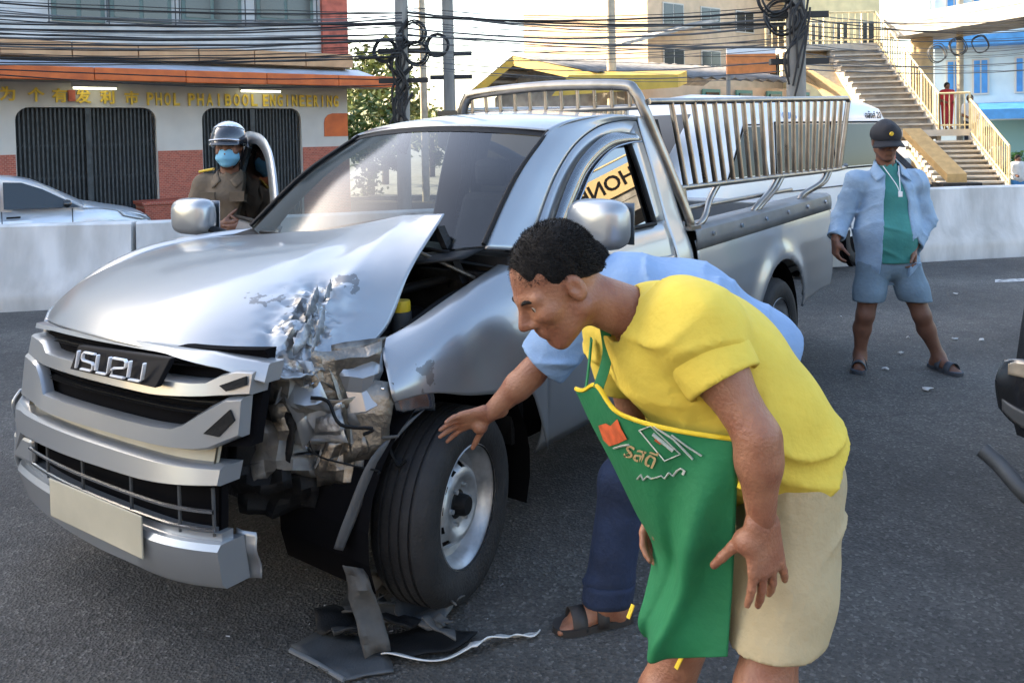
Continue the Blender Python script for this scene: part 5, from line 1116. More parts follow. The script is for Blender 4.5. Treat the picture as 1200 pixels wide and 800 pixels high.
def hair_cap(name, parent, c, B, s=1.0, res=.006, line=.03, back=-.06, m='hair', grow=.012, seed=1, strands=16000):
    c = Vector(c); P = lambda x, y, z: c + B @ Vector((x * s, y * s, z * s)); F = Field(c - Vector((.17, .17, .17)) * s, c + Vector((.17, .17, .17)) * s, res)
    F.ell(P(-.022, 0, .043), [(.098 + grow * .35) * s, (.078 + grow * .35) * s, (.088 + grow * .45) * s], .01, np.array(B)); F.ell(P(-.045, 0, -.018), [.066 * s, .068 * s, .066 * s], .03, np.array(B))
    F.folds(.0022, 150, (1, .3, .2), seed, 1.2); F.folds(.0018, 210, (-.2, 1, .3), seed + 3, 1.2)
    n_ = B @ Vector((.42, 0, -.91)); F.cut(P(.05, 0, line + .012), n_)
    for y in (-1, 1): F.ell(P(.062, y * .085, -.002), [.05 * s, .03 * s, .04 * s], .005, np.array(B), 'sub'); F.ell(P(-.008, y * .088, -.012), [.022 * s, .03 * s, .03 * s], .005, np.array(B), 'sub')
    V_, Q_ = F.mesh(); r_ = np.random.RandomState(seed); k = r_.randint(0, len(Q_), strands); k = k[((V_[Q_[k]].mean(1) - np.array(P(.05, 0, line + .012))) @ np.array(n_)) < -.006]; strands = len(k); P_ = V_[Q_[k]]; c0 = P_.mean(1); nn = np.cross(P_[:, 2] - P_[:, 0], P_[:, 3] - P_[:, 1]); nn /= np.linalg.norm(nn, axis=1)[:, None] + 1e-9
    fl_ = np.array(B @ Vector((-.25, 0, -.55))); dr = nn * .75 + fl_ + r_.normal(0, .35, nn.shape); dr /= np.linalg.norm(dr, axis=1)[:, None]; sd_ = np.cross(dr, r_.normal(0, 1, nn.shape)); sd_ /= np.linalg.norm(sd_, axis=1)[:, None]; ln = r_.uniform(.004, .009, (strands, 1)) * s
    Vs = np.stack([c0 - nn * .002 - sd_ * .0007, c0 - nn * .002 + sd_ * .0007, c0 + dr * ln + sd_ * .0003, c0 + dr * ln - sd_ * .0003], 1).reshape(-1, 3); Qs = np.arange(strands * 4).reshape(-1, 4)
    return field_obj(name, F, m, parent, 0, extra=[(Vs, Qs)])
def hand_parts(W, d, n, t, curl, splay=(9, 3, -3, -9), s=1.0, thumb=(.6, .3), res=.0034):
    """palm, four jointed fingers, thumb; W wrist, d towards the fingers, n out of the palm, t towards the thumb; returns surface and nail spots"""
    W, d, n, t = [Vector(v) for v in (W, d, n, t)]; d.normalize(); t = (t - d * t.dot(d)).normalized(); n = d.cross(t) if d.cross(t).dot(n) > 0 else t.cross(d)
    F = Field(W - Vector((.2, .2, .2)) * s, W + Vector((.2, .2, .2)) * s, res); nails = []
    L_ = [(.030, .098, .070), (.010, .102, .079), (-.011, .098, .072), (-.030, .088, .056)]
    F.cone(W - d * .035 * s, W + d * .012 * s, .029 * s, .027 * s, .012 * s, sq=(n, .78))
    for k, (o, pl_, fl_) in enumerate(L_):
        kn = W + (d * pl_ + t * o - n * .004) * s; F.cone(W + (d * .015 + t * o * .62) * s, kn, .0185 * s, .0125 * s, .016 * s, sq=(n, .85))
        a = R(splay[k]); dr = (d * math.cos(a) + t * math.sin(a)).normalized(); p = kn; c_ = R(curl[k])
        for j, (fr_, ang, rad) in enumerate(((.46, c_ * .8, .0098), (.30, c_ * 1.1, .0088), (.24, c_ * .7, .0076))):
            dr = (dr * math.cos(ang) + n * math.sin(ang)).normalized(); q = p + dr * fl_ * fr_ * s; F.cone(p, q, rad * s, (rad - .0009) * s, .003 * s); p = q
        nails.append((p, dr))
    F.ell(W + (d * .045 + t * .030 + n * .012) * s, [.026 * s] * 3, .012 * s)
    p = W + (d * .030 + t * .030 + n * .008) * s; dr = (d * .62 + t * thumb[0] + n * thumb[1]).normalized()
    for ln, rad in ((.040, .0125), (.032, .0108), (.026, .0092)):
        q = p + dr * ln * s; F.cone(p, q, rad * s, (rad - .001) * s, .004 * s); p = q; dr = (dr + d * .12 + n * .10).normalized()
    return F.mesh()
def foot(F, ankle, toe_dir, s=1.0, zs=.035):
    a = Vector(ankle); d = Vector(toe_dir).normalized(); l_ = Vector((-d.y, d.x, 0)); g = Vector((a.x, a.y, zs))
    F.cone(a, g - d * .035 * s, .042 * s, .036 * s, .03); F.cone(g - d * .03 * s, g + d * .10 * s, .036 * s, .034 * s, .03, sq=((0, 0, 1), .8)); F.cone(a - Vector((0, 0, .02)), g + d * .10 * s, .036 * s, .026 * s, .03)
    for k, (o, ln, r_) in enumerate(((.028, .175, .013), (.012, .172, .010), (-.004, .166, .0095), (-.018, .156, .009), (-.032, .144, .0085))):
        F.cone(g + (d * .09 + l_ * o * .9) * s - Vector((0, 0, .008)), g + (d * ln + l_ * o) * s - Vector((0, 0, zs - .013)), (r_ + .006) * s, r_ * s, .012)
def sandal(parent, ankle, d, s=1.0, m='sandal', name='sandal', straps=2):
    a = Vector(ankle); d = Vector(d).normalized(); l_ = Vector((-d.y, d.x, 0)); g = Vector((a.x, a.y, 0))
    out = [(-.085, .0), (-.075, .030), (-.02, .038), (.06, .044), (.13, .050), (.175, .036), (.193, 0), (.175, -.034), (.13, -.048), (.06, -.044), (-.02, -.038), (-.075, -.030)]
    b = MB(); b.prism([g + (d * x + l_ * y) * s + Vector((0, 0, .002)) for x, y in catmull([(x, y, 0) for x, y in out], 3, True) for x, y in [(x, y)]] if False else [g + (d * p.x + l_ * p.y) * s + Vector((0, 0, .002)) for p in catmull([(x, y, 0) for x, y in out], 3, True)], (0, 0, .022))
    o = b.build(name, m, parent, 40)
    for x0, x1, h in ((.085, .135, .062), (.01, .05, .080))[:straps]:
        rows = []
        for i in range(11):
            t = math.pi * i / 10; rows.append([g + d * xx * s + l_ * math.cos(t) * .048 * s + Vector((0, 0, .012 + math.sin(t) * h * s)) for xx in (x0, (x0 + x1) / 2, x1)])
        MB().grid(rows).build('strap', m, o, 60, solid=.004)
    return o

# ------------------------------------------------------------------ man in yellow shirt and green apron, bending
PA = empty('person', (.56, 1.86, 0), 0, 'person in yellow shirt, green apron and khaki shorts bending toward the wheel', 'person')
SL, SR = at(812, 385, 1.76), at(728, 388, 2.06); EL, WL_ = at(888, 512, 1.65), at(892, 606, 1.66); ER, WR = at(752, 520, 2.10), at(775, 580, 2.04)
PEL = Vector((.60, 1.93, .88)); CH = Vector((.385, 1.89, 1.13)); MIDT = Vector((.52, 1.915, 1.01)); NK = at(752, 372, 1.90); HC = at(652, 334, 1.86)
lat = (SL - SR).normalized(); HLf, HRt = Vector((.60, 1.85, .84)), Vector((.545, 2.02, .84))
KL, KR = at(898, 806, 1.74), at(780, 812, 1.98); AL, AR = Vector((.60, 1.77, .085)), Vector((.42, 2.02, .085))
BH = basis((-.80, -.32, -.56), (-.45, -.12, .88))
inv = Vector((.56, 1.86, 0))
def shift(F_parts): return [(v - np.array(inv), q) for v, q in F_parts]
def loc_field(*a): return Field(*a)
F = Field((-.1, 1.4, -.02), (.95, 2.3, 1.4), .0085)
F.chain([(PEL, .135), (MIDT, .135), (CH, .135)], .05, sq=(lat, 1.25)); F.cone(CH, NK, .10, .062, .05); F.cone(SL, SR, .06, .06, .05)
F.chain([(SL, .060), (SL.lerp(EL, .45), .054), (EL, .043), (EL.lerp(WL_, .3), .044), (WL_, .029)], .025); F.chain([(SR, .060), (ER, .043), (ER.lerp(WR, .3), .044), (WR, .029)], .025)
for h_, k_, a_ in ((HLf, KL, AL), (HRt, KR, AR)):
    F.chain([(h_, .090), (h_.lerp(k_, .6), .066), (k_, .057), (k_.lerp(a_, .3) + Vector((.02, 0, 0)), .058), (k_.lerp(a_, .75), .040), (a_, .036)], .03); F.ell(k_ + Vector((-.025, -.01, .0)), [.042] * 3, .03); foot(F, a_, (-.9, -.35, 0))
body = [F.mesh(), head_parts(HC, BH, 1.02, .0045, NK),
        hand_parts(WL_, Vector((.06, -.05, -1)), Vector((-.25, .9, -.1)), Vector((-.9, -.3, 0)), (9, 12, 16, 12), (8, 1, -7, -22), 1.04, (.5, .45)),
        hand_parts(WR, at(748, 660, 1.98) - WR, Vector((.75, .6, -.2)), Vector((-.5, -.8, .1)), (26, 34, 40, 44), s=.98)]
me = np_mesh('body', shift(body)); bo = link('body', me, 'skin_warm', PA); q = bo.modifiers.new('smooth', 'SMOOTH'); q.factor = .5; q.iterations = 2
def off(o): o.location = o.location - inv; return o
def put(o, base):
    """children modelled in world space hang under the person's empty"""
    o.matrix_basis = Matrix.Translation(-Vector(base)) @ o.matrix_basis; return o
before = set(COL.objects)
hair_cap('hair', PA, HC, BH, 1.02, .005, .028, seed=2, grow=.008); eyes(PA, HC, BH, 1.02)
tdir = (PEL - CH).normalized()
F = Field((0, 1.4, .7), (.98, 2.35, 1.45), .007)
F.chain([(PEL + tdir * .04, .152), (MIDT + Vector((-.01, 0, -.03)), .158), (CH, .155)], .06, sq=(lat, 1.25)); F.cone(CH - tdir * .02, NK, .125, .075, .05); F.cone(SL, SR, .088, .080, .05); F.ell(CH.lerp(MIDT, .2) + Vector((.03, .02, .03)), [.14, .16, .11], .06)
F.ell(SL, [.095, .095, .095], .05); F.ell(SR, [.088, .088, .088], .05)
F.ell(MIDT + Vector((-.07, -.02, -.08)), [.11, .14, .11], .06)
F.folds(.006, 30, (-.5, .1, -.85), 3, .55); F.creases(.015, 30, (-.6, .2, -.75), 4, .45, 3); F.creases(.016, 44, (.5, .3, -.8), 6, .45, 3); F.creases(.014, 36, (.2, .5, .8), 16, .5, 3)
F.cone(CH.lerp(NK, .8), HC, .066, .064, .008, 'sub')
F.cut(at(915, 582, 1.86), tdir + Vector((.12, 0, -.1)))
sh_parts = [F.mesh()]
for s0, e0_, k0 in ((SL, EL, .52), (SR, ER, .46)):
    F = Field(Vector(map(min, s0, e0_)) - Vector((.14, .14, .14)), Vector(map(max, s0, e0_)) + Vector((.14, .14, .14)), .006)
    F.cone(s0 - (e0_ - s0) * .05, s0.lerp(e0_, .62), .094, .082, .02); F.folds(.004, 40, (.3, .4, -.8), 7, .6); F.creases(.014, 40, (.8, .2, .5), 12, .6)
    F.cut(s0.lerp(e0_, k0), (e0_ - s0).normalized()); F.cone(s0.lerp(e0_, .30), s0.lerp(e0_, .9), .068, .068, .004, 'sub'); sh_parts.append(F.mesh())
me = np_mesh('shirt', sh_parts); o = link('shirt', me, 'shirt_yellow', PA); q = o.modifiers.new('smooth', 'SMOOTH'); q.factor = .5; q.iterations = 4

F = Field((.2, 1.5, .35), (.98, 2.35, 1.1), .0065)
F.ell(PEL + Vector((.01, 0, -.01)), [.125, .165, .14], .04)
for h_, k_ in ((HLf, KL), (HRt, KR)): F.chain([(h_ + Vector((.012, 0, .01)), .115), (h_.lerp(k_, .5) + Vector((.012, 0, 0)), .104), (h_.lerp(k_, 1.02) + Vector((.01, 0, 0)), .096)], .04)
F.folds(.004, 34, (.5, .2, -.8), 8, .6); F.creases(.014, 34, (.4, .3, -.85), 9, .6); F.creases(.010, 50, (.9, .2, -.2), 10, .5)
F.cut((.6, 1.9, .545), (.05, 0, -1)); F.cut(PEL - tdir * .06, -tdir)
for h_, k_ in ((HLf, KL), (HRt, KR)): F.cone(h_.lerp(k_, .75), k_ + Vector((0, 0, -.1)), .078, .084, .005, 'sub')
field_obj('shorts', F, 'khaki', PA, 1)
# apron: a hanging sheet
LE = [(675, 456, 2.0), (692, 492, 1.99), (720, 545, 1.98), (746, 598, 1.97), (766, 640, 1.97), (758, 690, 1.95), (747, 730, 1.93), (752, 752, 1.92)]
RE = [(862, 515, 1.685), (864, 560, 1.69), (862, 605, 1.70), (860, 650, 1.71), (858, 690, 1.72), (856, 722, 1.73), (855, 745, 1.735), (854, 766, 1.74)]
lc, rc = catmull([at(*p) for p in LE], 6), catmull([at(*p) for p in RE], 6); NA = 44
def apron(u, v):
    """u across from the far to the near edge, v down"""
    k = v * (len(lc) - 1); i = min(int(k), len(lc) - 2); f_ = k - i; a = lc[i].lerp(lc[i + 1], f_); b_ = rc[i].lerp(rc[i + 1], f_); p = a.lerp(b_, u)
    bow = math.sin(math.pi * u); p += Vector((-.035, -.055, 0)) * bow * (1 - .4 * v)
    rg = u - (1.0 - .75 * v); p += Vector((-.03, -.05, 0)) * (.030 / .04) * math.exp(-(rg / .10) ** 2) * min(1, v * 2.5) * (1 - u * .3)
    p += Vector((.02, .05, 0)) * .5 * math.exp(-((rg + .20) / .10) ** 2) * min(1, v * 2)
    p += Vector((-.004, -.008, .002)) * math.sin(9 * u + 5 * v) * v
    p.z += .03 * math.exp(-((u - .20) / .10) ** 2) * max(0, 1 - v * 5) * 1.3
    return p
ap = MB().grid([[apron(i / NA, j / 60) for i in range(NA + 1)] for j in range(61)]).build('apron', 'apron_green', PA, 180, solid=.003)
MB().tube([apron(i / NA, 0) + Vector((0, -.003, .002)) for i in range(NA + 1)], .0055, 6).build('piping', 'piping_yellow', ap, 60)
def adec(nm, pts, m, ext=.007):
    nr = (apron(.55, .2) - apron(.45, .2)).cross(apron(.5, .25) - apron(.5, .15)).normalized()
    if nr.y > 0: nr = -nr
    c_ = (sum(p[0] for p in pts) / len(pts), sum(p[1] for p in pts) / len(pts)); n = len(pts); rings = [[apron(c_[0] + (p[0] - c_[0]) * k, c_[1] + (p[1] - c_[1]) * k) + nr * ext for p in pts + pts[:1]] for k in (.02, .33, .66, 1)]
    MB().grid(rings).build(nm, m, ap)
def apx(px, py):
    """apron parameters whose point shows at a place of the photograph"""
    def err(u, v):
        p = apron(u, v) - Vector((0, 0, CAMH)); dd_ = p.y * math.cos(PITCH) - p.z * math.sin(PITCH); uu = p.y * math.sin(PITCH) + p.z * math.cos(PITCH)
        X = p.x * math.cos(ROLL) - uu * math.sin(ROLL); U = p.x * math.sin(ROLL) + uu * math.cos(ROLL); return (600 + FPX * X / dd_ - px) ** 2 + (PPY - FPX * U / dd_ - py) ** 2
    u, v, st = .5, .3, .25
    while st > .002:
        u, v = min(((min(1, max(0, u + a_ * st)), min(1, max(0, v + b_ * st))) for a_ in (-1, 0, 1) for b_ in (-1, 0, 1)), key=lambda q_: err(*q_)); st *= .72
    return u, v
mat('print_orange', (.55, .10, .03), .7, var=.2, scale=40); mat('print_white', (.55, .58, .52), .7); mat('print_tan', (.42, .30, .14), .7)
adec('printed_badge', [apx(*p) for p in ((704, 497), (712, 494), (718, 497), (726, 489), (730, 500), (737, 512), (726, 518), (716, 521), (709, 513))], 'print_orange')
def stroke(px_pts, w_, m, nm='printed_stroke'):
    P = []
    for px_, py_ in px_pts: P.append(apron(*apx(px_, py_)) + Vector((-.003, -.006, .002)))
    MB().tube(P, w_, 5, flat=.5).build(nm, m, ap, 60)
stroke([(750, 504), (764, 499), (798, 532), (780, 540), (750, 504)], .0032, 'print_white'); stroke([(766, 508), (790, 528)], .0075, 'print_white'); stroke([(769, 514), (776, 519)], .006, 'print_orange')
stroke([(769, 492), (790, 514), (813, 538)], .0042, 'print_white'); stroke([(788, 509), (806, 523), (823, 534)], .0038, 'print_white')
stroke([(722, 525), (730, 522), (738, 521)], .005, 'print_white')
for k in range(0): x = 731 + 6.6 * k; stroke([(x, 541 - .3 * k), (x + 3, 527 - .5 * k), (x + 6, 540 - .4 * k)], .0042, 'print_tan')
stroke([(748, 561), (752, 556), (755, 562), (760, 557), (764, 560), (770, 559), (776, 557), (780, 560), (785, 553), (790, 557), (795, 551), (799, 548), (803, 551), (801, 555)], .0034, 'print_white')
def apron_text(txt, px, py, size, ang, m):
    me = text_mesh(txt, size, 0, offset=.3); c_, s_ = math.cos(R(ang)), math.sin(R(ang))
    for v in me.vertices: x, y = v.co.x, -v.co.y; v.co = apron(*apx(px + x * c_ - y * s_, py + x * s_ + y * c_)) + Vector((-.0035, -.007, .002))
    link('printed_word', me, m, ap)
apron_text('รสดี', 752, 534, 24, 24, 'print_tan')
for a, b_, c in ((at(693, 398, 1.97), at(690, 430, 1.985), apron(.10, 0)), (at(708, 380, 1.90), at(712, 415, 1.92), apron(.22, .0))): MB().tube(catmull([a, b_, c], 5), .014, 6, flat=.25).build('apron_strap', 'apron_green', ap, 60)
MB().tube(catmull([at(838, 352, 1.86), at(858, 372, 1.80), at(872, 398, 1.78), at(884, 425, 1.80)], 5), .010, 6, flat=.35).build('apron_strap', 'apron_green', ap, 60)
for P in ([(742, 708, 2.03), (736, 724, 2.02)], [(801, 765, 1.93), (792, 783, 1.92)], [(876, 540, 1.69), (866, 572, 1.68)]): MB().tube([at(*p) for p in P], .0065, 6, flat=.4).build('apron_tie', 'piping_yellow', ap)
for (px, py, d) in ((728, 413, 1.89), (739, 420, 1.87)):
    MB().tube([at(px, py - 9, d - .012), at(px - 4, py, d - .016), at(px + 3, py + 8, d - .02)], .004, 5).build('shirt_lettering', 'emblem_black', PA)
for a_, d in ((AL, (-.9, -.35, 0)), (AR, (-.9, -.35, 0))): sandal(PA, a_, d, 1.0)
for o in set(COL.objects) - before:
    if o.parent is PA: put(o, inv)

# ------------------------------------------------------------------ man in light blue shirt reaching to the wheel
ib = Vector((.55, 2.8, 0)); PB = empty('person', ib, 0, 'person in light blue shirt and dark jeans reaching a hand to the damaged wheel arch', 'person'); before = set(COL.objects)
bS, bE, bW = at(682, 372, 2.66), at(622, 438, 2.68), at(574, 484, 2.70); bS2, bE2, bW2 = at(735, 345, 2.98), Vector((.50, 3.02, .86)), Vector((.47, 2.98, .66))
bP, bM, bC = Vector((.765, 2.82, .90)), Vector((.585, 2.80, 1.02)), Vector((.38, 2.80, 1.075)); bN = at(705, 335, 2.80); bH = at(682, 332, 2.80)
bK, bA = at(732, 565, 2.74), at(712, 706, 2.75); bA.z = .09; bK2, bA2 = Vector((.74, 2.98, .5)), Vector((.88, 2.98, .09)); BB_ = basis((-.85, -.1, -.5), (-.4, 0, .9)); latb = Vector((.1, 1, 0)).normalized()
F = Field((-.35, 2.45, -.02), (1.15, 3.25, 1.4), .009)
F.chain([(bP, .13), (bM, .13), (bC, .13)], .05, sq=(latb, 1.25)); F.cone(bC, bN, .09, .06, .04)
F.chain([(bS, .058), (bE, .043), (bE.lerp(bW, .3), .043), (bW, .029)], .025); F.chain([(bS2, .058), (bE2, .043), (bW2, .03)], .025)
for k_, a_, o_ in ((bK, bA, -.09), (bK2, bA2, .09)): F.chain([(bP + Vector((-.02, o_, -.04)), .09), (k_, .055), (k_.lerp(a_, .35), .052), (a_, .036)], .03); foot(F, a_, (-.95, -.25, 0))
hb = hand_parts(bW, at(508, 506, 2.70) - bW, Vector((-.1, -.75, .65)), Vector((-.2, .3, -.6)), (10, 8, 10, 14), (14, 5, -4, -12), 1.0, (.8, .1))
me = np_mesh('body', [F.mesh(), head_parts(bH, BB_, 1.0, .006, bN), hb, hand_parts(bW2, Vector((-.8, 0, -.4)), Vector((0, .3, -1)), Vector((0, -1, 0)), (30, 30, 30, 30))]); bo = link('body', me, 'skin_warm', PB); q = bo.modifiers.new('smooth', 'SMOOTH'); q.factor = .5; q.iterations = 2
hair_cap('hair', PB, bH, BB_, 1.03, .006, .028); eyes(PB, bH, BB_)
F = Field((-.1, 2.4, .75), (1.15, 3.3, 1.4), .008)
F.chain([(bP + Vector((.05, 0, -.02)), .158), (bM + Vector((0, 0, .01)), .160), (bC + Vector((0, 0, .01)), .150)], .06, sq=(latb, 1.25)); F.cone(bC, bN, .12, .072, .05); F.cone(bS, bS2, .085, .085, .05)
F.cone(bS, bS.lerp(bE, .92), .092, .088, .04); F.cone(bS2, bS2.lerp(bE2, .6), .09, .08, .04)
F.folds(.006, 28, (.6, .1, .5), 13, .6); F.creases(.02, 28, (.5, .4, .6), 14, .6); F.creases(.012, 50, (.8, .2, -.4), 15, .6); F.cut(bS.lerp(bE, .80), bE - bS, bS.lerp(bE, .95), .14); F.cut(bS2.lerp(bE2, .55), bE2 - bS2, bS2.lerp(bE2, .65), .12)
F.cone(bS.lerp(bE, .6), bE + (bE - bS) * .3, .062, .06, .006, 'sub'); F.cut(bP + Vector((.12, 0, -.06)), (.8, 0, -.5)); F.cut((0, 0, .80), (0, 0, -1))
field_obj('shirt', F, 'shirt_blue', PB, 3)
F = Field((.0, 2.4, .0), (1.2, 3.35, 1.15), .009); F.ell(bP + Vector((.01, 0, -.02)), [.15, .17, .14], .05)
for k_, a_, o_ in ((bK, bA, -.09), (bK2, bA2, .09)): F.chain([(bP + Vector((-.02, o_, -.04)), .118), (k_, .082), (a_, .078)], .04)
F.creases(.016, 40, (.3, .2, 1), 17, .6); F.cut((0, 0, .075), (0, 0, -1)); field_obj('jeans', F, 'jeans_dark', PB, 2)
b = MB(); rows = []
for i in range(5):
    p = bK.lerp(bA, .84 + .045 * i); rows.append([p + Vector((math.cos(t) * .086, math.sin(t) * .086, .004 * math.sin(3 * t))) for t in (2 * math.pi * k / 20 for k in range(21))])
b.grid(rows).build('jeans_cuff', 'jeans_dark', PB, 180, solid=.006)
for a_ in (bA, bA2): sandal(PB, a_, (-.95, -.25, 0), 1.0, 'sandal')
for o in set(COL.objects) - before:
    if o.parent is PB: put(o, ib)

# ------------------------------------------------------------------ man in cap and pale denim jacket
ic = Vector((2.58, 5.68, 0)); PC = empty('person', ic, 0, 'person in black cap and pale denim jacket over teal shirt standing behind the truck', 'person'); before = set(COL.objects); D = 5.66
Q = lambda px, py, d=D: at(px, py, d)
cP, cC, cN, cH = Q(1041, 304), Q(1040, 228), Q(1038, 194), Q(1038, 166, 5.62)
cS = [Q(1004, 212), Q(1073, 212)]; cE = [Q(986, 255, 5.70), Q(1084, 258, 5.70)]; cW = [Q(979, 281, 5.62), Q(1070, 291, 5.58)]
cHp = [cP + Vector((-.10, 0, -.04)), cP + Vector((.10, 0, -.04))]; cK = [Q(1014, 369, 5.64), Q(1080, 369, 5.60)]; cA = [Vector((2.36, 5.70, .09)), Vector((2.86, 5.62, .09))]
Bc = basis((-.12, -.97, -.22)); td = [Vector((-.45, -.9, 0)), Vector((.25, -.97, 0))]; X_ = (1, 0, 0)
F = Field((2.0, 5.2, -.02), (3.2, 6.1, 1.6), .010)
F.chain([(cP, .12), (cC, .12)], .05, sq=(X_, 1.3)); F.cone(cC, cN, .08, .058, .04); F.cone(cS[0], cS[1], .055, .055, .04)
for i in (0, 1):
    F.chain([(cS[i], .055), (cE[i], .042), (cW[i], .029)], .02); F.chain([(cHp[i], .09), (cK[i], .056), (cK[i].lerp(cA[i], .35) + Vector((0, .02, 0)), .056), (cA[i], .035)], .03); foot(F, cA[i], td[i])
hs = [hand_parts(cW[0], Vector((.0, -.1, -1)), Vector((.95, .1, 0)), Vector((.1, -.9, 0)), (40, 45, 50, 50), res=.005), hand_parts(cW[1], Vector((-.1, -.15, -1)), Vector((-.9, .2, 0)), Vector((-.1, -.9, 0)), (55, 60, 60, 60), res=.005)]
me = np_mesh('body', [F.mesh(), head_parts(cH, Bc, .98, .006, cN)] + hs); bo = link('body', me, 'skin_deep', PC); q = bo.modifiers.new('smooth', 'SMOOTH'); q.factor = .5; q.iterations = 2
eyes(PC, cH, Bc, .98); hair_cap('hair', PC, cH, Bc, .98, .007, .02)
F = Field((2.0, 5.2, .6), (3.2, 6.1, 1.6), .008)
F.chain([(cP + Vector((0, 0, .02)), .150), (cP.lerp(cC, .4) + Vector((0, -.025, 0)), .142), (cC, .125)], .06, sq=(X_, 1.2)); F.cone(cC, cN, .12, .07, .05); F.creases(.014, 40, (.6, 0, .7), 21, .6); F.cut((0, 0, .735), (0, 0, -1)); F.cone(cN, cH, .062, .06, .005, 'sub')
field_obj('shirt', F, 'shirt_teal', PC, 2)
F = Field((1.9, 5.2, .55), (3.3, 6.15, 1.6), .008)
F.chain([(cP + Vector((0, .01, -.02)), .165), (cP.lerp(cC, .45), .165), (cC, .148)], .06, sq=(X_, 1.25)); F.cone(cC, cN, .13, .075, .05); F.cone(cS[0], cS[1], .070, .070, .04)
for i in (0, 1): F.chain([(cS[i], .073), (cE[i], .064), (cW[i] + (cE[i] - cW[i]) * .12, .056)], .03)
F.folds(.005, 34, (.2, .3, 1), 23, .7); F.creases(.02, 36, (.3, .3, 1), 24, .7); F.creases(.012, 60, (.8, .2, .4), 25, .6)
for i in (0, 1): F.cut(cW[i] + (cE[i] - cW[i]) * .10, cW[i] - cE[i], cW[i], .10); F.cone(cW[i] + (cE[i] - cW[i]) * .3, cW[i] + (cW[i] - cE[i]) * .4, .042, .042, .004, 'sub')
F.cut((0, 0, .70), (-.05, 0, -1), cP, .34)
F.cone(cN + Vector((0, -.20, .06)), cC + Vector((.0, -.20, -.05)), .045, .085, .01, 'sub', sq=((0, 1, 0), 2.6)); F.cone(cC + Vector((0, -.20, -.05)), cP + Vector((-.02, -.20, -.25)), .085, .10, .01, 'sub', sq=((0, 1, 0), 2.6))
F.cone(cN + Vector((0, -.02, -.02)), cH + Vector((0, 0, .05)), .072, .075, .006, 'sub')
jk = field_obj('denim_jacket', F, 'denim_pale', PC, 2)
for s in (-1, 1): MB().loft([[cN + Vector((s * .045, .045, .035)), cN + Vector((s * .075, -.03, .02)), cN + Vector((s * .055, -.115, -.05))], [cN + Vector((s * .075, .065, -.02)), cN + Vector((s * .125, -.04, -.045)), cN + Vector((s * .115, -.125, -.10))]], 4, 3).build('jacket_collar', 'denim_pale', jk, 60, solid=.006)
F = Field((2.0, 5.2, .3), (3.3, 6.15, 1.1), .009); F.ell(cP + Vector((0, 0, -.02)), [.165, .13, .12], .05)
for i in (0, 1): F.chain([(cHp[i], .112), (cHp[i].lerp(cK[i], .5), .100), (cK[i], .094)], .04)
F.creases(.014, 40, (.2, .2, 1), 27, .6); F.cut((0, 0, .47), (0, 0, -1))
for i in (0, 1): F.cone(cHp[i].lerp(cK[i], .7), cK[i] + Vector((0, 0, -.1)), .075, .08, .004, 'sub')
field_obj('shorts', F, 'shorts_grey', PC, 2)
def cap(parent, c, B, s, m, visor=.085, badge=True):
    c = Vector(c); P = lambda x, y, z: c + B @ Vector((x * s, y * s, z * s)); F = Field(c - Vector((.2, .2, .12)), c + Vector((.2, .2, .2)), .006)
    F.ell(P(-.012, 0, .045), [.114 * s, .096 * s, .090 * s], .01, np.array(B)); F.cone(P(.055, 0, .095), P(-.03, 0, .10), .038 * s, .042 * s, .03); F.cut(P(0, 0, .018), B @ Vector((-.1, 0, -1))); o = field_obj('cap', F, m, parent, 2)
    rows = []
    for i in range(13):
        a = R(-62 + 124 * i / 12); rows.append([P(.096 * math.cos(a) * k - .01, .088 * math.sin(a) * (1 + (k - 1) * .35), .030 - .03 * (k - 1) - .02 * math.sin(a) ** 2 * k) for k in (1, 1.3, 1.6, 1 + visor / .1)])
    MB().grid(rows).build('visor', m, o, 60, solid=.004)
    if badge: MB().lathe([(.0001, .006), (.012 * s, .006), (.014 * s, 0)], 14, 'x').build('cap_badge', 'gold', o).matrix_basis = Matrix.Translation(P(.103, 0, .075)) @ B.to_4x4()
    return o
cap(PC, cH, Bc, 1.02, 'cap_black')
for i in (0, 1): sandal(PC, cA[i], td[i], 1.03, mat('sandal_grey', (.05, .06, .075), .7))
MB().tube(catmull([cN + Vector((-.05, -.07, 0)), cN + Vector((.0, -.155, -.12)), cN + Vector((.02, -.165, -.17)), cN + Vector((.05, -.08, 0))], 5), .003, 5).build('neck_cord', 'white_vinyl', PC, 60); MB().box(tuple(cN + Vector((.005, -.178, -.20))), tuple(cN + Vector((.03, -.168, -.165)))).build('pendant', 'white_vinyl', PC)
for o in set(COL.objects) - before:
    if o.parent is PC: put(o, ic)

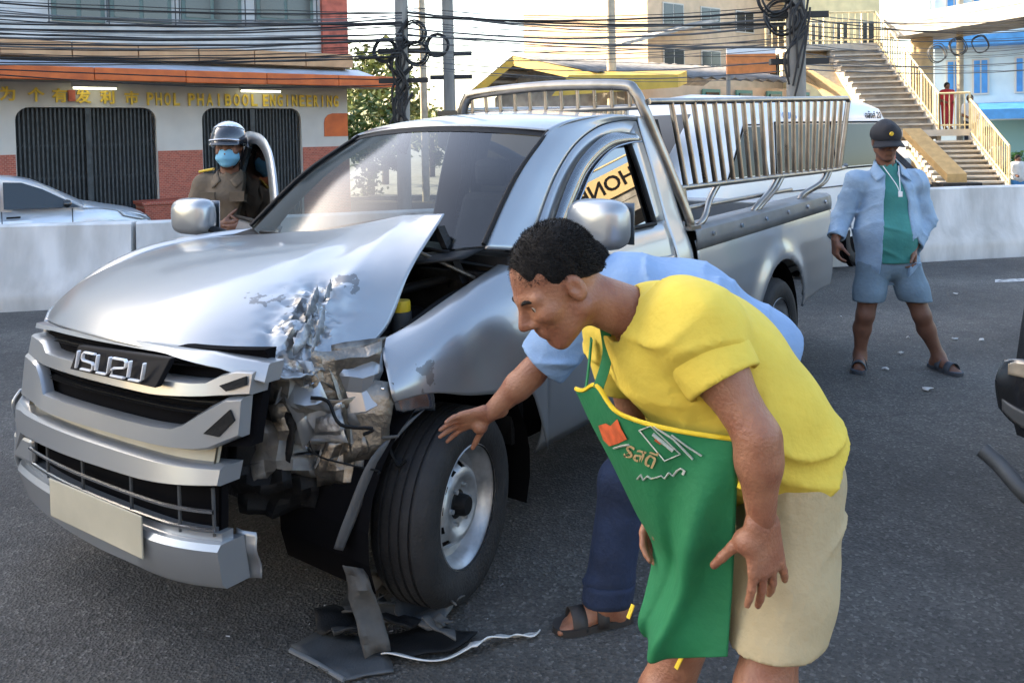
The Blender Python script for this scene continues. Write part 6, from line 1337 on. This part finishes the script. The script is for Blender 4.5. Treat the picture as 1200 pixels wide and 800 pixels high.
# ------------------------------------------------------------------ officer in helmet and mask behind the open door
dp = Vector((-1.76, 5.30, 0)); PD = empty('person', dp, 0, 'officer in brown uniform, dark helmet and blue face mask behind the open door', 'person'); before = set(COL.objects)
T_ = lambda px, py, d=5.28: at(px, py, d)
dH, dN, dC, dP = T_(268, 174, 5.24), T_(270, 203), T_(272, 232), Vector((-1.74, 5.30, .92)); dS = [T_(240, 217), T_(303, 217)]; dE = [T_(224, 258, 5.22), T_(314, 258, 5.2)]; dW = [T_(258, 266, 5.05), T_(290, 268, 5.04)]; Bd = basis((.12, -.99, -.08))
F = Field((-2.3, 4.8, -.02), (-1.1, 5.7, 1.75), .012); F.chain([(dP, .13), (dC, .13)], .05, sq=(X_, 1.3)); F.cone(dC, dN, .09, .06, .04); F.cone(dS[0], dS[1], .06, .06, .04)
for i in (0, 1): F.chain([(dS[i], .058), (dE[i], .044), (dW[i], .032)], .02); s = -1 if i == 0 else 1; F.chain([(dP + Vector((s * .1, 0, -.05)), .095), (dP + Vector((s * .12, 0, -.45)), .06), (dP + Vector((s * .13, 0, -.84)), .04)], .03); foot(F, dP + Vector((s * .13, 0, -.84)), (0, -1, 0))
me = np_mesh('body', [F.mesh(), head_parts(dH, Bd, 1.0, .007, dN), hand_parts(dW[0], Vector((1, -.1, .05)), Vector((0, .9, -.3)), Vector((0, -.2, 1)), (20, 20, 20, 20), res=.005), hand_parts(dW[1], Vector((-1, -.1, -.1)), Vector((0, .9, -.3)), Vector((0, -.2, 1)), (20, 20, 20, 20), res=.005)]); bo = link('body', me, 'skin_deep', PD); q = bo.modifiers.new('smooth', 'SMOOTH'); q.iterations = 2; q.factor = .5
eyes(PD, dH, Bd)
F = Field((-2.3, 4.8, .0), (-1.1, 5.7, 1.7), .010); F.chain([(dP, .145), (dC, .140)], .06, sq=(X_, 1.15)); F.cone(dC, dN, .11, .07, .05); F.cone(dS[0], dS[1], .066, .066, .04)
for i in (0, 1): F.chain([(dS[i], .072), (dS[i].lerp(dE[i], .72), .066)], .03)
F.creases(.018, 40, (.3, .3, 1), 31, .6); F.creases(.012, 60, (.8, .3, .3), 32, .6); F.cone(dN, dH, .064, .062, .005, 'sub'); F.cut((0, 0, .85), (0, 0, -1)); uf = field_obj('uniform_shirt', F, 'uniform_brown', PD, 2)
F = Field((-2.3, 4.8, .05), (-1.1, 5.7, 1.1), .012); F.ell(dP, [.18, .14, .14], .05)
for s in (-1, 1): F.chain([(dP + Vector((s * .1, 0, -.05)), .115), (dP + Vector((s * .13, 0, -.82)), .075)], .04)
field_obj('trousers', F, 'uniform_brown', PD, 2)
for i in (0, 1): MB().tube([dS[i].lerp(dE[i], .70), dS[i].lerp(dE[i], .98)], [.062, .056], 14).build('white_sleeve_cover', 'white_vinyl', PD, 60)
for s in (-1, 1): MB().box(tuple(dC + Vector((s * .09 - .045, -.185, -.01))), tuple(dC + Vector((s * .09 + .045, -.165, .05)))).build('chest_pocket', 'uniform_brown', uf)
MB().tube([dS[0] + Vector((-.03, 0, .085)), dS[0] + Vector((.06, 0, .10))], .022, 6, flat=.4).build('shoulder_strap', 'gold', uf)
for s in (-1, 1): MB().loft([[dN + Vector((s * .045, .045, .03)), dN + Vector((s * .072, -.03, .02)), dN + Vector((s * .03, -.10, -.04))], [dN + Vector((s * .072, .06, -.02)), dN + Vector((s * .11, -.04, -.035)), dN + Vector((s * .075, -.125, -.085))]], 4, 3).build('collar', 'uniform_brown', uf, 60, solid=.006)
P = lambda x, y, z: dH + Bd @ Vector((x, y, z))
F = Field(dH - Vector((.16, .17, .16)), dH + Vector((.16, .16, .12)), .006); F.ell(P(.042, 0, -.048), [.068, .072, .066], .01, np.array(Bd)); F.cone(P(.10, 0, -.03), P(.085, 0, -.08), .022, .022, .03); F.cut(P(0, 0, -.004), Bd @ Vector((-.25, 0, 1))); F.cut(P(.02, 0, 0), Bd @ Vector((-1, 0, .0))); F.folds(.0025, 130, (0, 0, 1), 3, .1); field_obj('face_mask', F, 'mask_blue', PD, 1)
F = Field(dH - Vector((.2, .2, .15)), dH + Vector((.2, .2, .22)), .007); F.ell(P(-.012, 0, .045), [.127, .112, .118], .01, np.array(Bd)); F.cut(P(.05, 0, .022), Bd @ Vector((.25, 0, -1))); F.ell(P(.0, 0, .0), [.108, .094, .10], .004, np.array(Bd), 'sub'); hm = field_obj('helmet', F, 'helmet_black', PD, 2)
F = Field(dH - Vector((.2, .2, .15)), dH + Vector((.2, .2, .22)), .007); F.ell(P(-.012, 0, .052), [.130, .114, .119], .01, np.array(Bd)); F.cut(P(.0, 0, .120), Bd @ Vector((.35, 0, -1))); field_obj('helmet_top', F, 'helmet_white', hm, 2)
MB().loft([[P(.110, -.085, .048), P(.128, 0, .054), P(.110, .085, .048)], [P(.132, -.09, .030), P(.165, 0, .032), P(.132, .09, .030)]], 5, 2).build('helmet_peak', 'helmet_black', hm, 60, solid=.005)
MB().tube(catmull([P(.112, -.088, .060), P(.134, 0, .068), P(.112, .088, .060)], 5), .006, 6).build('helmet_trim', 'chrome_dull', hm, 60)
for s in (-1, 1): MB().tube(catmull([P(-.0, s * .085, .0), P(.02, s * .075, -.06), P(.05, s * .03, -.115)], 4), .006, 5).build('chin_strap', 'emblem_black', hm, 60)
for o in set(COL.objects) - before:
    if o.parent is PD: put(o, dp)

# ------------------------------------------------------------------ onlookers on the stairs
def onlooker(px, py_head, d, zfoot, label, shirt, trousers, h_res=.02):
    c = at(px, py_head, d); hgt = c.z - zfoot; base = Vector((c.x, c.y, zfoot)); o = empty('person', base, 0, label, 'person', 'onlookers on the stairs'); k = hgt / 1.55; v = lambda x, y, z: Vector((x * k, y * k, z * k))
    F = Field((-.45, -.35, -.02), (.45, .35, hgt + .2), h_res); F.ell(v(0, 0, 1.55), [.085 * k, .10 * k, .12 * k], .02); F.cone(v(0, 0, 1.3), v(0, 0, 1.5), .06, .055)
    for s in (-1, 1): F.chain([(v(s * .17, 0, 1.33), .055), (v(s * .22, 0, 1.05), .045), (v(s * .12, -.2, .95), .035)], .02); F.chain([(v(s * .09, 0, .85), .08), (v(s * .1, 0, .45), .06), (v(s * .1, 0, .05), .045)], .02); F.cone(v(s * .1, 0, .03), v(s * .1, -.15, .03), .04, .035)
    F.cone(v(0, 0, .9), v(0, 0, 1.3), .12, .13, .04); field_obj('body', F, 'skin_deep', o, 2)
    F = Field((-.45, -.35, .5), (.45, .35, hgt + .1), h_res); F.cone(v(0, 0, .92), v(0, 0, 1.28), .165, .15, .04, sq=(X_, 1.2))
    for s in (-1, 1): F.cone(v(s * .17, 0, 1.33), v(s * .2, 0, 1.15), .085, .075, .04)
    field_obj('shirt', F, shirt, o, 2)
    F = Field((-.4, -.35, -.02), (.4, .35, 1.1), h_res)
    for s in (-1, 1): F.chain([(v(s * .08, 0, .88), .12), (v(s * .1, 0, .15), .07)], .03)
    field_obj('trousers', F, trousers, o, 2); F = Field((-.2, -.25, hgt - .25), (.2, .25, hgt + .25), .016); F.ell(v(0, .02, 1.575), [.098 * k, .112 * k, .118 * k], .01); F.cut(v(0, -.06, 1.56), (0, -1, -.45)); field_obj('hair', F, 'hair', o, 1)
mat('cloth_red', (.42, .02, .03), .85, var=.15, scale=8); mat('cloth_white', (.55, .56, .56), .85, var=.1, scale=8); mat('cloth_dark', (.03, .035, .05), .9); mat('cloth_pink', (.45, .28, .24), .85)
onlooker(1110, 101, 26.0, U1.z, 'person in bright red top standing on the stair landing', 'cloth_red', 'cloth_red'); onlooker(1137, 116, 24.6, .98, 'dark haired person right of the one in red on the stairs', 'cloth_white', 'cloth_dark')
onlooker(1157, 154, 22.9, .03, 'person halfway down the lower stair flight in pink', 'cloth_pink', 'cloth_dark'); onlooker(1171, 166, 22.3, -.24, 'person in grey behind the lower stair railing', mat('cloth_grey', (.25, .26, .28), .85), 'cloth_dark'); onlooker(1193, 186, 21.2, -.33, 'person in white top at the foot of the stairs', 'cloth_white', 'blue_paint')
# ================================================================== other vehicles
mat('van_white', (.72, .73, .75), .3, var=.03, scale=2, coat=.5); mat('car_white', (.60, .64, .69), .3, .25, var=.03, scale=2, coat=.6); mat('car_black', (.012, .013, .015), .25, coat=.8); mat('smoked_lens', (.28, .24, .18), .15, coat=1, var=.25, scale=12)
glass('car_glass', (.10, .12, .13), .4, .02, refl=.10); glass('van_glass', (.30, .29, .26), .35, .03, refl=.0, ior=1.35)
def road_wheel(parent, loc, r, w_, side, m='rim_steel'):
    o = empty('wheel', loc); o.parent = parent; s = side
    MB().lathe([(r * .62, s * w_ * .48), (r * .8, s * w_ * .52), (r * .95, s * w_ * .45), (r, s * w_ * .3), (r, -s * w_ * .3), (r * .95, -s * w_ * .45), (r * .62, -s * w_ * .48)], 32).build('tyre', 'rubber', o, 60)
    d = MB(); d.lathe([(r * .63, s * w_ * .46), (r * .58, s * w_ * .40), (r * .52, s * w_ * .2), (r * .2, s * w_ * .3), (.001, s * w_ * .32)], 32)
    d.build('rim', m, o, 40)
    for k in range(6): a = k * math.pi / 3; c = Vector((r * .38 * math.cos(a), s * w_ * .27, r * .38 * math.sin(a))); MB().tube([c, c + Vector((0, s * .02, 0))], r * .085, 8).build('rim_slot', 'dark', o)
    return o
# ---- white passenger van beyond the load bed (front towards lower left)
VF, VR = Vector((.80, 8.18, 0)), Vector((4.36, 11.36, 0)); vd = (VF - VR).normalized()
VN = empty('passenger_van', VR, math.atan2(vd.y, vd.x), 'white passenger van with dark window band behind the truck load bed', 'van')      # X forward from the tail, Y to its left (towards the viewer)
VL, VW = 4.72, .86
zs_ = [(.35, .80), (.6, .85), (.95, .86), (1.05, .855), (1.22, .84), (1.75, .765), (1.9, .69), (1.99, .5), (2.03, .0)]
def vsec(x):
    """outline of the van at a station"""
    f_ = itp(x, [(0, .96), (.1, 1), (3.6, 1), (4.3, .97), (4.72, .9)]); top = itp(x, [(0, 1.90), (.12, 2.01), (.6, 2.06), (3.2, 2.05), (3.62, 1.95), (4.2, 1.45), (4.5, 1.12), (4.72, .78)])
    return [(x, VW / .86 * w_ * f_, .35 + (z - .35) * (top - .35) / (2.03 - .35)) for z, w_ in zs_]
xsv = [0, .06, .14, .4, .9, 1.5, 2.1, 2.7, 3.2, 3.45, 3.65, 3.9, 4.15, 4.4, 4.6, 4.72]
body_ = MB()
rows = [vsec(x) for x in xsv]; full = [r + [(p[0], -p[1], p[2]) for p in reversed(r[:-1])] for r in rows]
body_.grid(full); body_.add(full[0], [tuple(range(len(full[0])))]); body_.add(full[-1], [tuple(range(len(full[0])))]); body_.build('body', 'van_white', VN, 40)
def vside(x, z, s=1, o=.006):
    r = vsec(x)
    for a, b_ in zip(r[:-1], r[1:]):
        if a[2] <= z <= b_[2]: t = (z - a[2]) / (b_[2] - a[2]); return (x, s * (a[1] + (b_[1] - a[1]) * t + o), z)
    return (x, s * (r[-1][1] + o), z)
for s in (1, -1):
    for nm, x0, x1, z0, z1, sl_ in (('side_window', .22, 1.55, 1.20, 1.70, 0), ('side_window', 1.60, 2.86, 1.20, 1.70, .10), ('door_window', 3.06, 3.72, 1.18, 1.68, -.38)):
        b = MB(); n = 8; b.grid([[vside(x0 + (x1 + (sl_ if sl_ < 0 else -sl_) * (j / 5) - x0) * i / n, z0 + (z1 - z0) * j / 5, s) for j in range(6)] for i in range(n + 1)]); b.build(nm, 'van_glass', VN, 180); 
        MB().tube([vside(x0 - .02, z0 - .02, s), vside(x1 + .02, z0 - .02, s), vside(x1 + .02 - abs(sl_), z1 + .02, s), vside(x0 - .02, z1 + .02, s), vside(x0 - .02, z0 - .02, s)], .012, 5).build('window_seal', 'black_plastic', VN)
    for xw in (.98, 3.55):
        road_wheel(VN, (xw, s * .72, .33), .33, .19, s); MB().lathe([(.40, s * .86), (.40, s * .80), (.01, s * .80)], 28, 'y', (xw, 0, .33)).build('wheel_arch', 'dark', VN)
    MB().tube([vside(.1, .98, s), vside(2.9, .98, s)], .008, 5).build('slide_rail', 'grey_plastic', VN); MB().tube([vside(2.92, .5, s, .002), vside(2.92, 1.9, s, .002)], .006, 5).build('door_gap', 'black_plastic', VN)
    MB().box((-.02, s * .78 - .05, .75), (.03, s * .78 + .05, 1.35)).build('tail_lamp', 'red_lens', VN)
MB().grid([[(4.74 - .62 * j / 5 * 1.0, y * (.70 - .02 * j / 5), 1.16 + .62 * j / 5 * 1.05) for j in range(6)] for y in (-1, -.5, 0, .5, 1)]).build('windscreen', 'van_glass', VN, 180)
MB().box((-.03, -.55, 1.25), (.03, .55, 1.72)).build('rear_window', 'window_dark', VN)
for txt, xc, zc_, sz, m_ in (('ธนบุรี', 2.45, 1.80, .13, 'blue_paint'), ('อลังศ์ 20', .45, 1.80, .12, 'emblem_black')):
    me = text_mesh(txt, sz, .002); p = Vector(vside(xc, zc_, 1, .012)); me.transform(frame(p, (-1, 0, 0), (0, -.16, 1), (0, 1, .16))); link('lettering', me, m_, VN)
# ---- white sedan beyond the barrier
SDn = at(172, 172, 15.4); SDh = R(31); SD = empty('parked_sedan', (SDn.x - 1.665 * math.cos(SDh), SDn.y - 1.665 * math.sin(SDh), ZF), SDh, 'white sedan behind the left barrier in front of the shop gates', 'car')    # X towards its nose (right)
def sx_(px): return (px - 60) * 14.6 / FPX
noz = sx_(172); rw = [-3.1]
prof = [(noz, .42, .62), (noz - .04, .62, .72), (noz - .25, .78, .80), (noz - .75, .90, .86), (noz - 1.12, .985, .87), (noz - 1.15, 1.0, .86), (noz - 1.75, 1.33, .66), (noz - 2.05, 1.43, .60), (noz - 2.5, 1.475, .58), (noz - 3.1, 1.45, .58), (noz - 3.5, 1.32, .62), (noz - 3.9, 1.08, .80), (noz - 4.35, 1.0, .82), (noz - 4.45, .6, .78)]
b = MB(); rows = []
for x, zt_, wt2 in prof:
    zb_ = .22 if zt_ > .5 else .25; bel = min(zt_ - .02, .88); rows.append([(x, -.80 * itp(x, [(noz - .3, 1), (noz, .82)]), zb_), (x, -.87 * itp(x, [(noz - .5, 1), (noz, .80)]), .5), (x, -.86 * itp(x, [(noz - .5, 1), (noz, .8)]), max(.55, bel - .12)), (x, -wt2 - .02 if zt_ > 1 else -.82 * itp(x, [(noz - .5, 1), (noz, .8)]), max(.6, bel if zt_ <= 1 else bel + .02)), (x, -wt2 + .02, zt_ - .04), (x, -wt2 * .6, zt_), (x, 0, zt_ + .012)])
full = [r + [(p[0], -p[1], p[2]) for p in reversed(r[:-1])] for r in rows]; b.loft(full, 2, 3); b.build('body', 'car_white', SD, 50)
for s in (-1, 1):
    y = lambda z: s * itp(z, [(.9, .862), (1.38, .645)])
    P1_ = [(noz - 1.18, .935), (noz - 2.28, .955), (noz - 2.28, 1.385), (noz - 2.02, 1.37), (noz - 1.72, 1.25)]; P2_ = [(noz - 2.34, .955), (noz - 3.22, .975), (noz - 3.20, 1.36), (noz - 2.34, 1.388)]
    for P in (P1_, P2_): MB().prism([(x, y(z) + s * .012, z) for x, z in P], (0, s * .012, 0)).build('side_window', 'window_dark', SD)
    road_wheel(SD, (noz - .82, s * .76, .31), .31, .19, s); road_wheel(SD, (noz - 3.45, s * .76, .31), .31, .19, s)
    for xw in (noz - .82, noz - 3.45): MB().lathe([(.37, s * .872), (.37, s * .80), (.01, s * .80)], 28, 'y', (xw, 0, .33)).build('wheel_arch', 'dark', SD)
    for xd in (noz - 1.30, noz - 2.31): MB().box((xd - .006, s * .868 - .006, .4), (xd + .006, s * .868 + .006, .92)).build('door_gap', 'dark', SD)
    MB().box((noz - 2.25, s * .875 - .012, .80), (noz - 2.05, s * .875 + .012, .83)).build('door_handle', 'black_plastic', SD)
    MB().lathe([(.001, .07), (.06, .05), (.075, 0), (.06, -.05), (.001, -.06)], 12, 'x', (noz - 1.38, s * .96, 1.0)).build('wing_mirror', 'car_black', SD, 60)
    MB().loft([[(noz - .12, s * .60, .72), (noz - .05, s * .60, .64)], [(noz - .32, s * .76, .79), (noz - .22, s * .80, .66)], [(noz - .62, s * .83, .85), (noz - .52, s * .86, .74)]], 3, 3).build('headlamp', 'lens', SD, 60, solid=.02)
# ---- dark vehicle cut by the right edge: rear corner with lamp, tube bumper and wheel
kb = at(1184, 500, 3.05); DK = empty('dark_pickup', (kb.x, kb.y, 0), R(-38), 'black vehicle corner with tail lamp and tube bumper at right edge', 'car')
MB().loft([[(.02, 0, .50), (.0, .0, .62), (.02, .01, .80), (.05, .03, 1.02), (.10, .06, 1.12)], [(.5, -.14, .46), (.49, -.15, .62), (.5, -.14, .80), (.52, -.12, 1.02), (.55, -.06, 1.14)], [(1.6, -.16, .46), (1.6, -.17, .62), (1.6, -.16, .80), (1.6, -.13, 1.02), (1.6, -.06, 1.14)]], 5, 5).build('rear_panel', 'car_black', DK, 60, solid=.02)
MB().box((.22, .06, .45), (1.6, 2.4, 1.10)).build('body_core', 'car_black', DK, bevel=.05)
LM = MB().loft([[(-.035, -.03, .60), (-.045, -.03, .70), (-.02, -.02, .775)], [(.04, -.075, .55), (.035, -.085, .68), (.05, -.07, .80)], [(.22, -.12, .52), (.22, -.13, .66), (.22, -.12, .79)]], 5, 5).build('tail_lamp', 'car_black', DK, 60, solid=.03)
MB().loft([[(.0, -.062, .735), (.0, -.055, .772)], [(.05, -.095, .74), (.05, -.085, .795)], [(.21, -.145, .74), (.21, -.135, .785)]], 4, 3).build('lamp_lens', 'smoked_lens', DK, 60, solid=.012)
MB().loft([[(-.02, -.055, .60), (-.02, -.055, .64)], [(.05, -.10, .56), (.05, -.10, .62)], [(.21, -.15, .54), (.21, -.15, .60)]], 4, 3).build('lamp_trim', 'grey_plastic', DK, 60, solid=.01)
dk = lambda *p: Matrix.Rotation(R(38), 3, 'Z') @ (at(*p) - kb.xy.to_3d())
MB().tube(catmull([dk(1152, 527, 3.0), dk(1172, 545, 2.95), dk(1215, 590, 2.85), dk(1300, 640, 2.8)], 6), .030, 12).build('tube_bumper', 'grey_plastic', DK, 60)
MB().tube([dk(1240, 600, 2.9), Vector((.3, .2, .52))], .025, 8).build('bumper_bracket', 'grey_plastic', DK, 60)
road_wheel(DK, (1.0, .15, .33), .33, .2, -1); road_wheel(DK, (1.0, 2.2, .33), .33, .2, 1)
# ================================================================== things lying on the road
def scrap(name, outline, label, m, th=.006, lift=.004, seed=1, warp=.02, cat='debris', cells=14):
    """a torn sheet of plastic lying on the road, outline in the photograph's ground plane"""
    P = [onz(*p) for p in outline]; c = sum(P, Vector()) / len(P); bm_ = bmesh.new(); vs_ = [bm_.verts.new(p - c) for p in P]; f = bm_.faces.new(vs_)
    bmesh.ops.triangulate(bm_, faces=[f]); bmesh.ops.subdivide_edges(bm_, edges=bm_.edges, cuts=4, use_grid_fill=True)
    for v in bm_.verts: q = v.co + Vector((seed * 3, seed, 0)); v.co.z = lift + warp * (.5 + abs(noise.noise(q * 6)) + .4 * noise.noise(q * 17)); v.co.xy = v.co.xy + Vector((noise.noise(q * 14), noise.noise(q * 14 + Vector((5, 5, 5))))) * .008
    bmesh.ops.recalc_face_normals(bm_, faces=bm_.faces); me = bpy.data.meshes.new(name); bm_.to_mesh(me); bm_.free(); o = link(name, me, m, None, 40); o.location = (c.x, c.y, 0)
    q = o.modifiers.new('solid', 'SOLIDIFY'); q.thickness = th; q.offset = 0
    return tag(o, label, cat, 'broken plastic pieces under the bumper')
scrap('torn_liner', [(428, 672), (450, 678), (472, 706), (480, 728), (452, 742), (410, 738), (395, 722), (415, 700)], 'dusty grey brown torn wheel liner lying before the front tyre', 'dusty_plastic', seed=2, warp=.05)
scrap('torn_liner', [(470, 704), (508, 702), (532, 728), (520, 748), (478, 750), (462, 735)], 'crumpled grey plastic flap at the tyre foot', 'grey_plastic', seed=3, warp=.06)
scrap('bumper_fragment', [(342, 762), (372, 745), (420, 752), (455, 770), (462, 790), (405, 800), (380, 792)], 'flat dark bumper fragment with pale edge nearest the viewer', 'grey_plastic', seed=4, warp=.012)
scrap('plastic_shard', [(368, 735), (400, 728), (425, 742), (440, 762), (400, 760), (372, 750)], 'black ribbed plastic shard between the liner and the flat fragment', 'black_plastic', seed=5, warp=.05)
scrap('plastic_shard', [(455, 748), (520, 742), (560, 748), (530, 768), (478, 776), (450, 768)], 'black curved shard behind the white strip', 'black_plastic', seed=6, warp=.02)
rh = random.Random(17)
for k in range(11):
    px, py = rh.uniform(405, 520), rh.uniform(705, 765); P = [(px + rh.uniform(-30, 30), py + rh.uniform(-12, 12)) for _ in range(5)]; P.sort(key=lambda q_: math.atan2(q_[1] - py, q_[0] - px))
    o = scrap('small_shard', P, 'small torn grey plastic shard in the debris heap by the tyre', rh.choice(['grey_plastic', 'dusty_plastic', 'black_plastic', 'dusty_plastic']), seed=20 + k, warp=.05); o.rotation_euler = (rh.uniform(-.35, .35), rh.uniform(-.3, .3), 0); o.location.z = .035; o['group'] = 'small shards of the debris heap'
E0, E1 = onz(341, 764), onz(404, 799); tag(MB().tube([E0 + Vector((0, -.006, .012)), E0.lerp(E1, .5) + Vector((0, -.006, .016)), E1 + Vector((0, -.006, .012))], .008, 6).build('trim_strip', 'paint', None, 60), 'thin pale trim strip along the flat dark bumper fragment', 'debris')
# white bent strip with slots
SP = catmull([onz(450, 772), onz(480, 779), onz(520, 774), onz(560, 762), onz(600, 750), onz(632, 743)], 8); b = MB(); n = len(SP); rows = []
for i, p in enumerate(SP):
    t = (SP[min(i + 1, n - 1)] - SP[max(i - 1, 0)]).normalized(); s_ = Vector((-t.y, t.x, 0)); w_ = .018 + .010 * math.sin(i * .9) * (i > n * .55); rows.append([p + s_ * w_ * k + Vector((0, 0, .010 + .020 * (1 - k) * .5 + .012 * math.sin(i * .3))) for k in (-1, -.33, .33, 1)])
b.grid(rows); keep = []
for j, f in enumerate(b.f):
    i, c = divmod(j, 3)
    if c == 1 and i > n * .5 and (i // 2) % 3 == 0: continue
    keep.append(f)
b.f = keep; tag(b.build('bent_strip', mat('strip_white', (.62, .62, .60), .6, var=.15, scale=20), None, 50, solid=.004), 'bent white slotted plastic strip lying right of the debris heap', 'debris', 'broken plastic pieces under the bumper')
HO = [onz(345, 648) + Vector((0, 0, .10)), onz(360, 664) + Vector((0, 0, .07)), onz(385, 677) + Vector((0, 0, .05)), onz(416, 688) + Vector((0, 0, .03))]
ho_ = empty('loose_hose', HO[-1], 0, 'short dark blue grey hose end lying under the bumper', 'hose'); MB().tube([p - HO[-1] for p in catmull(HO, 5)], .016, 10).build('hose', mat('hose_blue', (.05, .075, .10), .45), ho_, 60); MB().tube([HO[-1] - HO[-1] + Vector((-.02, .005, .004)), Vector((.03, -.005, -.004))], .020, 10).build('clamp', 'alloy', ho_, 60)
rr = random.Random(21)
LT = [(1055, 415, .05), (1037, 434, .06), (1086, 458, .07), (1118, 398, .05), (1150, 400, .04), (1064, 397, .03), (1120, 345, .05), (1045, 330, .04), (985, 372, .03)]
ll = ['white scrap of litter between the feet of the man in the cap', 'flat white paper scrap just below the man in the cap', 'crumpled white litter scrap nearest the right vehicle', 'pale scrap right of the standing man', 'small pale scrap at right of the standing man toward the edge', 'tiny pale crumb between the standing man and the truck', 'pale fleck on the road beyond the standing man', 'tiny fleck far behind the standing man', 'tiny pale scrap left of the standing man']
for (px, py, s_), lb in zip(LT, ll):
    c = onz(px, py); b = MB(); n = 7; P = [c + Vector((math.cos(a) * s_ * .55 * rr.uniform(.5, 1.2), math.sin(a) * s_ * .4 * rr.uniform(.5, 1.2), .004 + rr.uniform(0, .018))) for a in (2 * math.pi * i / n for i in range(n))]
    b.add([c + Vector((0, 0, .015))] + P, [(0, i + 1, (i + 1) % n + 1) for i in range(n)]); tag(b.build('litter_scrap', mat('litter', (.45, .45, .44), .8), None, 30, solid=.002), lb, 'litter', 'litter on the road')
for k in range(60):
    a = rr.uniform(0, 6.28); rad = abs(rr.gauss(0, .35)); c = onz(430, 735) + Vector((math.cos(a) * rad, math.sin(a) * rad * .5, 0)); s_ = rr.uniform(.004, .014)
    P = [c + Vector((rr.uniform(-s_, s_), rr.uniform(-s_, s_), rr.uniform(.001, s_))) for _ in range(4)]
    if k == 0: cr_b = MB()
    cr_b.add(P, [(0, 1, 2), (0, 2, 3), (0, 3, 1), (1, 3, 2)])
tag(cr_b.build('shattered_crumbs', mat('crumbs', (.12, .12, .13), .5, col2=(.5, .5, .5), scale=60)), 'tiny shattered crumbs strewn round the debris heap', 'debris', None, 'stuff')
